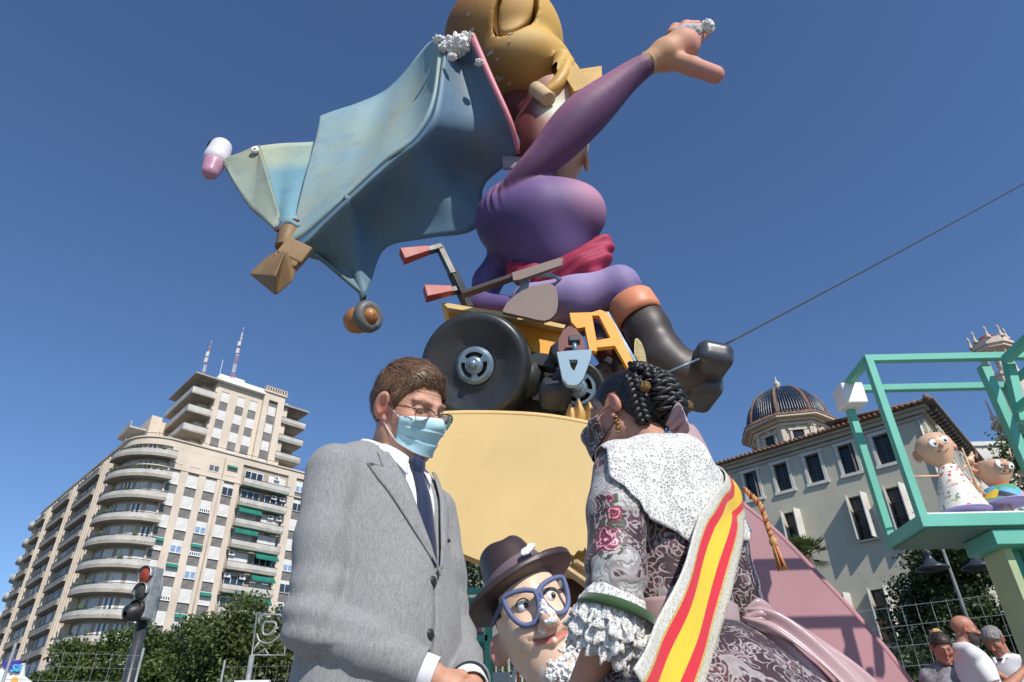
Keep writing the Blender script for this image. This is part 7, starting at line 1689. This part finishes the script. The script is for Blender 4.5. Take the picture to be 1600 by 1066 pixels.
# shawl draped over the shoulders, pointed at the back
def shl(p): return smin(smin(bod(p), slv(p, wtL, 3), .02), slv(p, wtR, 5), .02)
nA, nR = 120, 26; P_ = []
for i in range(nA):
    u = -1+2*i/(nA-1); a = math.pi+u*R_(150)       # a=pi is the back
    bk = abs(u)
    for j in range(nR):
        t_ = j/(nR-1); L_ = .10+.265*max(0, 1-bk*1.55)**1.1; L_ *= 1+.035*abs(math.sin(u*34))*(t_ > .8)
        dn = t_*L_; hr_ = .060+min(dn, .13)*(.95 if bk > .25 else .55)+max(0, dn-.13)*.12
        P_.append((math.sin(a)*hr_*(1.25), -.02+math.cos(a)*hr_*.9, 1.405-dn*(.30 if bk > .25 and dn < .13 else .80)-(.0)))
P_ = np.array(P_); P_ = snap(shl, P_, .007, 10); P_[:, :] += (grad(shl, np.float32(P_), .01)*(.003*noise3(P_, 28, 3, 2))[:, None]); lgrid('lace_shawl', P_, nA, nR, m_lace, wom, thick=.0018, off=1)
# ---- sash
t = NT('sash_fabric'); uvn = t.n('ShaderNodeUVMap').outputs[0]; sx = t.n('ShaderNodeSeparateXYZ'); t.set(sx, 0, uvn); v = sx.outputs[1]
cr = t.n('ShaderNodeValToRGB'); cr.color_ramp.interpolation = 'CONSTANT'; st = ((0, (.55, .53, .44)), (.15, (.60, .44, .14)), (.185, (.62, .025, .035)), (.345, (.80, .52, .03)), (.63, (.62, .025, .035)), (.79, (.60, .44, .14)), (.825, (.66, .65, .60)))
for i, (pos, c) in enumerate(st): e = cr.color_ramp.elements[i] if i < 2 else cr.color_ramp.elements.new(pos); e.position = pos; e.color = (*c, 1)
t.set(cr, 0, v); moi = t.noise(26, t.mapping(t.co(), (1, 1, .6)), 3); brd = t.math('MAXIMUM', t.step(v, .83, .825), t.step(v, .15, .155)); sparkle = t.noise(330, detail=3)
isb = t.math('MAXIMUM', t.math('LESS_THAN', v, .185), t.math('GREATER_THAN', v, .79)); cc = t.mix(t.math('MULTIPLY', isb, t.step(sparkle, .45, .65)), cr.outputs[0], t.mix(1, cr.outputs[0], (.66, .62, .50), 'MULTIPLY'))
hb_ = t.math('ADD', t.math('MULTIPLY', t.math('SINE', t.math('MULTIPLY', moi, 50)), .12), t.math('MULTIPLY', isb, sparkle)); m_sash = t.out(cc, .42, t.bump(hb_, .45, .003), **{'Specular_IOR_Level': .5, 'Sheen_Weight': .1})
nS, kS = 60, 20
path = [(.155, .085, 1.25), (.185, .04, 1.335), (.185, -.025, 1.362), (.135, -.062, 1.31), (.065, -.10, 1.255), (-.04, -.128, 1.158), (-.105, -.138, 1.081), (-.165, -.145, 1.015), (-.222, -.152, .959), (-.272, -.162, .913), (-.322, -.172, .873)]
wd_ = [(-.9, .2, .1), (-1, .25, .1), (-1, -.1, .1), (-.9, .1, .5), (-.75, .15, .7), (-.7, .1, .75), (-.65, .1, .8), (-.6, .1, .85), (-.55, .1, .85), (-.5, .1, .85), (-.5, .1, .85)]
c = spline(path, nS); wv = spline(wd_, nS); P_ = []; uv = []
for i in range(nS):
    tq = i/(nS-1); u = uvec(wv[i]); hw = .050+.016*tq
    tg = uvec(c[min(i+1, nS-1)]-c[max(i-1, 0)]); u = uvec(u-np.dot(u, tg)*tg); nn = np.cross(u, tg)
    for j in range(kS): s_ = -1+2*j/(kS-1); P_.append(c[i]+u*s_*hw+nn*(.0035*math.sin(i*.33+s_*2)+.004*s_*s_)); uv.append((tq, (1-s_)/2))
P_ = snap(shl, P_, .014, 8, True); lgrid('sash', P_, nS, kS, m_sash, wom, thick=.003, off=0, uv=1-np.array(uv))
# tassel cord
m_cord = mat('gold_red_cord', (.50, .27, .08), .5, .35, 160, .5, 500, .001); m_cordr = mat('red_cord', (.30, .03, .03), .6, .2, 60)
def helix(pts, r, turns, ph, n=60):
    c = spline(pts, n); out = []
    for i in range(n):
        tg = uvec(c[min(i+1, n-1)]-c[max(i-1, 0)]); x = uvec(np.cross(tg, [0.3, 1, 0])); y = np.cross(tg, x); a = 2*math.pi*turns*i/n+ph; out.append(c[i]+(x*math.cos(a)+y*math.sin(a))*r)
    return out
cp = [(.190, -.085, 1.345), (.190, -.115, 1.30), (.186, -.125, 1.245), (.186, -.13, 1.215)]
for ph, m in ((0, m_cord), (2.1, m_cordr), (4.2, m_cord)): b = MB(); b.tube(helix(cp, .0032, 7, ph), .0032, 6); lmb(b, 'cord', m, wom)
b = MB(); b.lathe([(.001, .008), (.008, .003), (.009, -.006), (.006, -.012)], cp[-1], (0, 0, 1), 12); lmb(b, 'tassel_head', m_cord, wom)
for k in range(26):
    a = k*2.4; r = .008*math.sqrt((k+.5)/26); b = MB(); p0 = np.array(cp[-1])+[math.cos(a)*r*.6, math.sin(a)*r*.6, -.008]; b.tube([p0, p0+[math.cos(a)*r*.7+.004, math.sin(a)*r*.7-.004, -.045-.012*random.random()]], .0016, 5); lmb(b, 'tassel_strand', m_cord if k % 4 else m_cordr, wom)
# ---- lace flounces at the elbow
def flounce(name, c0, ax, r0, r1, L_, nf, amp, m, seed, sag=(0, 0, 0), n=260, k=14):
    ax = uvec(ax); x = uvec(np.cross([.2, 1, .1], ax)); y = np.cross(ax, x); P_ = []; rg = random.Random(seed); ph = [rg.random()*6 for _ in range(4)]
    for i in range(n):
        a = 2*math.pi*i/n; f = .8*math.sin(a*nf+ph[0])+.6*math.sin(a*(int(nf*1.7))+ph[1])+.6*math.sin(a*int(nf*2.7)+ph[2])
        for j in range(k):
            t_ = j/(k-1); r = r0+(r1-r0)*t_**.8+amp*f*t_**.9; zz = L_*t_*(1+.10*math.sin(a*nf*1.3+ph[3])+.04*math.sin(a*31)*(j == k-1))
            P_.append(np.array(c0)+ax*zz+(x*math.cos(a)+y*math.sin(a))*r+np.array(sag)*t_*t_)
    P_ = np.array(P_); P_ += np.stack([noise3(P_, 110, s_, 2) for s_ in (1, 2, 3)], 1)*.005*np.tile(np.linspace(.2, 1, k), n)[:, None]; return lgrid(name, P_, n, k, m, wom, thick=.0008, cu=True, off=0)
eL = np.array(wtL[1]); axL = uvec(np.array(wtL[2])-eL)*.55+uvec(eL-np.array(wtL[0]))*.45
for k_, (off_, r0, r1, L_, nf, amp, sd) in enumerate(((.040, .048, .062, .040, 11, .005, 1), (.032, .050, .068, .034, 13, .005, 2), (.0, .048, .074, .042, 10, .007, 3), (-.006, .046, .066, .058, 12, .007, 4), (.012, .046, .076, .030, 14, .006, 5))):
    flounce('lace_flounce', eL-axL*off_+np.array([0, 0, .008]), axL+np.array([-.05, .15, 0]), r0, r1, L_, nf, amp, m_lace2, sd, (0, 0, -.02))
m_vel = NT('green_velvet'); vn = m_vel.noise(300); m_vel = m_vel.out(m_vel.mix(vn, (.008, .035, .006), (.03, .10, .015)), .8, m_vel.bump(vn, .5, .001), **{'Sheen_Weight': .6})
b = MB(); cb2 = eL+np.array([0, .0, -.001])-axL*.006; b.lathe([(.066, -.010), (.072, -.008), (.073, .008), (.067, .010)], cb2, axL+np.array([-.18, -.1, -.15]), 40); lmb(b, 'velvet_band', m_vel, wom)
eR = np.array(wtR[1]); flounce('lace_flounce', eR, uvec(np.array(wtR[2])-eR), .048, .08, .07, 10, .009, m_lace2, 7)
# ---- hair, braids, jewels
hw0 = lambda q: head_sdf(q, fat=.95, jaw=.95, ear=.74)
def whair(q):
    skull = smin(ell(q, (0, -.020, .036), (.078, .099, .089)), ell(q, (0, -.03, -.03), (.060, .062, .07)), .03)
    d = skull-.006-.0012*noise3(np.stack([q[:, 0]*1.6, q[:, 1]*.3, q[:, 2]*1.6], 1), 130, 3, 2)
    d = smax(d, hairline(q, .066, -.095), .006); return smin(d, ell(q, (0, -.112, .010), (.056, .042, .066)), .012)
t = NT('black_hair'); sn = t.noise(120, t.mapping(t.co(), (1, .22, 1), (0, 0, .3)), 4, .7); m_blackh = t.out(t.mix(t.step(sn, .3, .8), (.004, .0035, .0035), (.016, .013, .012)), .30, t.bump(sn, .8, .003), **{'Specular_IOR_Level': .55})
hobj('hair', whair, (-.11, -.19, -.12), (.11, .12, .15), .003, m_blackh, wom, MHw)
m_braid = mat('black_braid', (.006, .005, .005), .44, .3, 60, 1.0, 200, .0015, spec=.6)
def braid(pts, r, turns, n=70):
    P0 = snap(whair, spline(pts, 24), r*.5, 6)
    for s_ in range(3):
        c = spline(P0, n); out = []
        nn = grad(whair, np.float32(c), .004)
        for i in range(n):
            tg = uvec(c[min(i+1, n-1)]-c[max(i-1, 0)]); x = uvec(np.cross(tg, nn[i])); a = 2*math.pi*(turns*i/n+s_/3); out.append(c[i]+x*math.sin(a)*r*.95+nn[i]*math.sin(2*a)*r*.5)
        b = MB(MHw); e = min(6, n//6); b.tube(out, [r*.62*min(1, (i+1)/e, (n-i)/e) for i in range(n)], 7); lmb(b, 'braid', m_braid, wom)
braid([(-.062, -.070, .085), (-.040, -.095, .10), (0, -.110, .10), (.04, -.10, .09), (.062, -.07, .06)], .014, 2.6)
braid([(-.060, -.085, .065), (-.03, -.13, .075), (.02, -.135, .07), (.055, -.10, .045)], .0135, 2.6)
braid([(-.070, -.060, .065), (-.074, -.066, .02), (-.072, -.068, -.03), (-.058, -.07, -.075)], .0145, 3.0)
braid([(-.030, -.05, .115), (-.036, -.09, .10), (-.02, -.14, .06)], .013, 2)
for k in range(6):
    z = .045-.0205*k; w_ = .060*math.sqrt(max(.1, 1-((z-.01)/.075)**2)); braid([(-w_, -.095, z+.008), (-w_*.55, -.14, z+.016), (0, -.155, z+.008), (w_*.55, -.14, z-.006), (w_, -.10, z-.014)], .0118, 1.6, 44)
m_gold = NT('filigree_gold'); vg = m_gold.voro(420); m_gold = m_gold.out(m_gold.mix(m_gold.step(vg, .2, .45), (.72, .52, .24), (.20, .12, .04)), .3, m_gold.bump(vg, .9, .003), Metallic=.85)
m_goldl = NT('engraved_gold'); vg = m_goldl.math('SINE', m_goldl.math('MULTIPLY', m_goldl.voro(42), 40)); m_goldl = m_goldl.out(m_goldl.mix(m_goldl.step(vg, -.2, .8), (.74, .60, .30), (.52, .38, .15)), .42, m_goldl.bump(vg, .5, .002), Metallic=.15)
# comb
P_ = []
for i in range(15):
    for j in range(12):
        u = -1+2*i/14; t_ = j/11; wdt = .029*math.sqrt(max(.02, 1-(t_*.98)**2.6)); P_.append((u*wdt, -.088-.012*t_-.25*(u*wdt)**2*20, .098+.062*t_))
P_ = (np.array(P_)-[0, -.088, .098])*np.array([1.35, 1, 1.2])+[-.004, -.088, .100] @ rotm(4, 6, -38).T; hgrid('comb', P_+np.array([.020, .0, .030]), 15, 12, m_goldl, wom, MHw, thick=.002)
for c in ((-.070, -.088, .018), (.052, -.142, .006)):
    c = snap(whair, [c], .024, 5)[0]; o = hobj('hairpin_ball', lambda q: sph(q, c, .0150)+.0009*np.sin(q[:, 0]*900)*np.sin(q[:, 1]*900)*np.sin(q[:, 2]*900), c-.02, c+.02, .0013, m_gold, wom, MHw, newton=1)
b = MB(MHw)
for dz, r in ((-.040, .006), (-.056, .0085), (-.072, .007), (-.084, .004)): b.lathe([(.0005, r), (r*.8, r*.5), (r, 0), (r*.7, -r*.6), (.0005, -r)], (-.085, -.006, dz), n=10)
lmb(b, 'earring', m_gold, wom)
# ribbon bow at the nape
for pts, w_, wd2 in (([(-.02, -.115, -.085), (-.05, -.165, -.07), (-.055, -.17, -.10), (-.015, -.125, -.105)], [.012, .028, .03, .012], [(0, .3, 1), (.2, 0, 1)]), ([(.0, -.12, -.09), (.045, -.155, -.085), (.075, -.165, -.12), (.09, -.17, -.15)], [.012, .028, .030, .030], [(.2, 0, 1), (.5, 0, .8)]), ([(-.01, -.12, -.09), (.0, -.15, -.11), (.02, -.16, -.15)], [.012, .026, .028], [(1, 0, .2), (1, 0, .2)])):
    M3 = np.array(MHw.to_3x3()); T3_ = np.array(MHw.translation); ribbon('neck_bow', [M3 @ np.array(p)+T3_ for p in pts], w_, [M3 @ np.array(d) for d in wd2], m_satin, .003, 16, 7)
mask(hw0, wom, MHw, m_brod, .008, -.112, 62, .010, 0, 'fabric_mask', side=.66, loopm=m_blackh)
# ------------------------------------------------------------------ three onlookers at the right
m_bald = skinmat('onlooker_skin', None); m_polo = fabric('white_polo', (.72, .72, .73), .85, 200, .001); m_gtop = mat('patterned_grey_top', (.22, .22, .24), .8, .5, 16); m_jean = fabric('jeans', (.06, .08, .14), .85)
def person(px, py, dpt, face, label, tone, shirt, hair=None, pose=None, height=None, bend=0, tw=1.0):
    Hh = ray(px, py)*dpt+np.array([0, 0, CZ]); f = uvec((*face, 0)); o = np.array([Hh[0]-f[0]*(.05+bend*.2), Hh[1]-f[1]*(.05+bend*.2), 0]); k = Hh[2]/1.55
    t = thing('person', o, label, 'person'); t.rotation_euler = (0, 0, math.atan2(-f[0], f[1])); hc = np.array([0, .05+bend*.2, Hh[2]]); Rr = rotm(-8-bend*60, 0, 0); toq = lambda p: ((p-np.float32(hc)) @ Rr)
    S = lambda *a: np.array(a)*k+np.array([0, bend*.2*(a[2]-.9)/.7, 0])
    def to(p, g=0):
        d = ell(p, S(0, 0, 1.24), np.array((.165*tw+g, .115*tw+g, .20+g))*k); d = smin(d, ell(p, S(0, .02, 1.02), np.array((.15*tw+g, .125*tw+g, .20+g))*k), .06)
        return smin(d, chain(p, [S(-.165*tw, -.01, 1.36), S(0, -.02, 1.40), S(.165*tw, -.01, 1.36)], [.052+g, .06+g, .052+g], .03), .04)
    aa = [[S(*q) for q in a] for a in pose]
    def fb(p):
        d = to(p); d = smin(d, cap(p, S(0, -.02, 1.4), hc+Rr @ np.float32((0, -.03, -.06)), .052, .05), .03)
        for s_ in (-1, 1): d = smin(d, chain(p, [S(s_*.09, 0, .88), S(s_*.1, .02, .48), S(s_*.1, 0, .06), S(s_*.11, .14, .03)], [.08, .058, .042, .03], .02), .03)
        for a in aa: d = smin(d, chain(p, a, [.048, .042, .028], .02), .025)
        return d
    fh = lambda p: smin(head_sdf(toq(p)/.88)*.88, cap(p, S(0, -.02, 1.4), hc+Rr @ np.float32((0, -.03, -.06)), .05, .05), .02)
    parts = [sdf_geo(fb, (-.45, -.3, -.02), (.45, .55, hc[2]-.08), .016), sdf_geo(fh, hc-.2, hc+.2, .006)]
    for a, th in zip(aa, ((.3, .3, .9), (-.3, .3, .9))):
        hp = hand_pts(a[2], uvec(a[2]-a[1])+np.array([0, .1, .15]), (0, -.2, 1) if bend == 0 else (0, -.5, 1), th, .5, 1.0); P_ = np.concatenate([c for c, r in hp]); parts.append(sdf_geo(lambda p: hand_sdf(p, hp), P_.min(0)-.04, P_.max(0)+.04, .006))
    body_mesh('body', parts, colskin(tone, tuple(np.array(tone)*(1, .6, .6)), toq, (.06, .04, .03)), m_bald, t)
    def fs(p):
        d = to(p, .014)+.006*noise3(p, 9, 2, 2)
        for a in aa: e = cap(p, a[0], lerp(a[0], a[1], .85), .066, .062); e = smax(e, (p-np.float32(lerp(a[0], a[1], .7))) @ np.float32(uvec(a[1]-a[0])), .004); d = smin(d, e, .02)
        d = smax(d, .86*k-p[:, 2], .01); return smax(d, -cap(p, S(0, -.0, 1.41), S(0, .02, 1.6), .062), .006)
    lobj('shirt', fs, (-.42, -.32, .8), (.42, .42, 1.55*k), .011, shirt, t)
    b = MB(); c_ = S(0, -.01, 1.435); b.lathe([(.062, -.015), (.066, .02), (.078, .004), (.086, -.018)], c_, (0, -.1, 1), 20); lmb(b, 'collar', shirt, t)
    def ft(p):
        d = ell(p, S(0, 0, .88), (.16*tw, .13*tw, .14))
        for s_ in (-1, 1): d = smin(d, chain(p, [S(s_*.09, 0, .86), S(s_*.1, .02, .48), S(s_*.1, 0, .1)], [.095, .075, .065], .02), .03)
        return smax(d, .06-p[:, 2], .005)
    lobj('trousers', ft, (-.3, -.25, .04), (.3, .25, 1.05), .018, m_jean, t)
    for s_ in (-1, 1): lobj('shoe', lambda p: cap(p, S(s_*.1, -.03, .045), S(s_*.11, .16, .035), .048, .038), S(s_*.1, 0, .03)-[.1, .14, .06], S(s_*.1, 0, .03)+[.1, .27, .1], .012, m_shoe, t)
    MHq = Matrix.Translation(hc) @ Matrix(Rr.tolist()).to_4x4() @ Matrix.Scale(.88, 4)
    return t, MHq, aa, hc
E = [[(.17, -.01, 1.35), (.22, .07, 1.10), (.07, .29, 1.25)], [(-.17, -.01, 1.35), (-.22, .05, 1.08), (-.06, .29, 1.24)]]
t1, M1, a1, h1 = person(1508, 984, 5.6, (.95, -.30), 'bald bearded man in a white polo shirt looking down at his hands', (.46, .22, .15), m_polo, pose=E, tw=1.18)
hobj('beard', lambda q: smax(smax(hw0(q)-.006-.003*noise3(q, 90, 2, 2), q[:, 2]+.028-.25*np.abs(q[:, 1]-.03)*0, .004), -.0-q[:, 1]-.005, .004), (-.1, -.1, -.14), (.1, .14, .0), .006, mat('dark_beard', (.05, .035, .03), .8, .3, 60, .6, 200, .002), t1, M1)
b = MB(M1)
[b.tube([(s_*.03+.02*math.cos(a), .088, .012+.014*math.sin(a)) for a in np.linspace(0, 6.0, 14)], .0018, 5, closed=True) for s_ in (-1, 1)]; b.tube([(-.012, .094, .014), (.012, .094, .014)], .0018, 5); lmb(b, 'glasses', m_frame, t1)
t2, M2, a2, h2 = person(1553, 1002, 5.9, (-.85, -.5), 'grey haired man in a pale shirt bending over something white held in his hands', (.40, .20, .14), m_polo, pose=[[(.17, -.01, 1.35), (.24, .10, 1.12), (.08, .30, 1.33)], [(-.17, -.01, 1.35), (-.22, .10, 1.10), (-.05, .30, 1.30)]], bend=.5)
m_greyh = mat('grey_hair', (.20, .19, .18), .6, .4, 70, .8, 160, .004)
hobj('hair', lambda q: smax(smin(ell(q, (0, -.018, .036), (.0775, .0985, .087)), ell(q, (0, .02, -.025), (.064, .066, .08)), .03)-.016-.006*noise3(q, 50, 2, 2), hairline(q, .07), .008), (-.12, -.15, -.12), (.12, .14, .16), .006, m_greyh, t2, M2)
t3, M3_, a3, h3 = person(1472, 1012, 5.5, (-.25, -.97), 'woman with dark and blond tied up hair looking down beside the bald man', (.44, .21, .15), m_gtop, pose=[[(.15, -.01, 1.32), (.2, .04, 1.05), (.08, .25, 1.02)], [(-.15, -.01, 1.32), (-.2, .04, 1.05), (-.05, .27, 1.05)]], bend=.35, tw=.88)
hobj('hair', lambda q: smax(smin(ell(q, (0, -.018, .036), (.0775, .0985, .087)), ell(q, (0, .02, -.025), (.060, .062, .08)), .03)-.010-.004*noise3(q, 50, 2, 2), hairline(q, .066), .008), (-.12, -.15, -.12), (.12, .14, .16), .006, mat('dark_hair', (.035, .022, .015), .5, .4, 60, .6, 160, .003), t3, M3_)
hobj('hair_bun', lambda q: ell(q, (0, -.09, .10), (.05, .04, .04))+.014*noise3(q, 40, 3, 2), (-.08, -.16, .03), (.08, -.02, .17), .006, mat('blond_hair', (.42, .27, .10), .5, .4, 60, .6, 160, .003), t3, M3_)
for (px, py, dd) in ((1557, 1037, 5.35), (1566, 1037, 5.35)):
    b = MB(); p = ray(px, py)*dd+np.array([0, 0, CZ]); b.tube([p, p+np.array([.04 if px > 1560 else -.005, 0, .045])], .010, 8); tag(b.build('paper_roll', m_wh, bevel=.003), 'small white paper roll held between the two men' if px < 1560 else 'tilted white paper held by the grey haired man', 'paper')
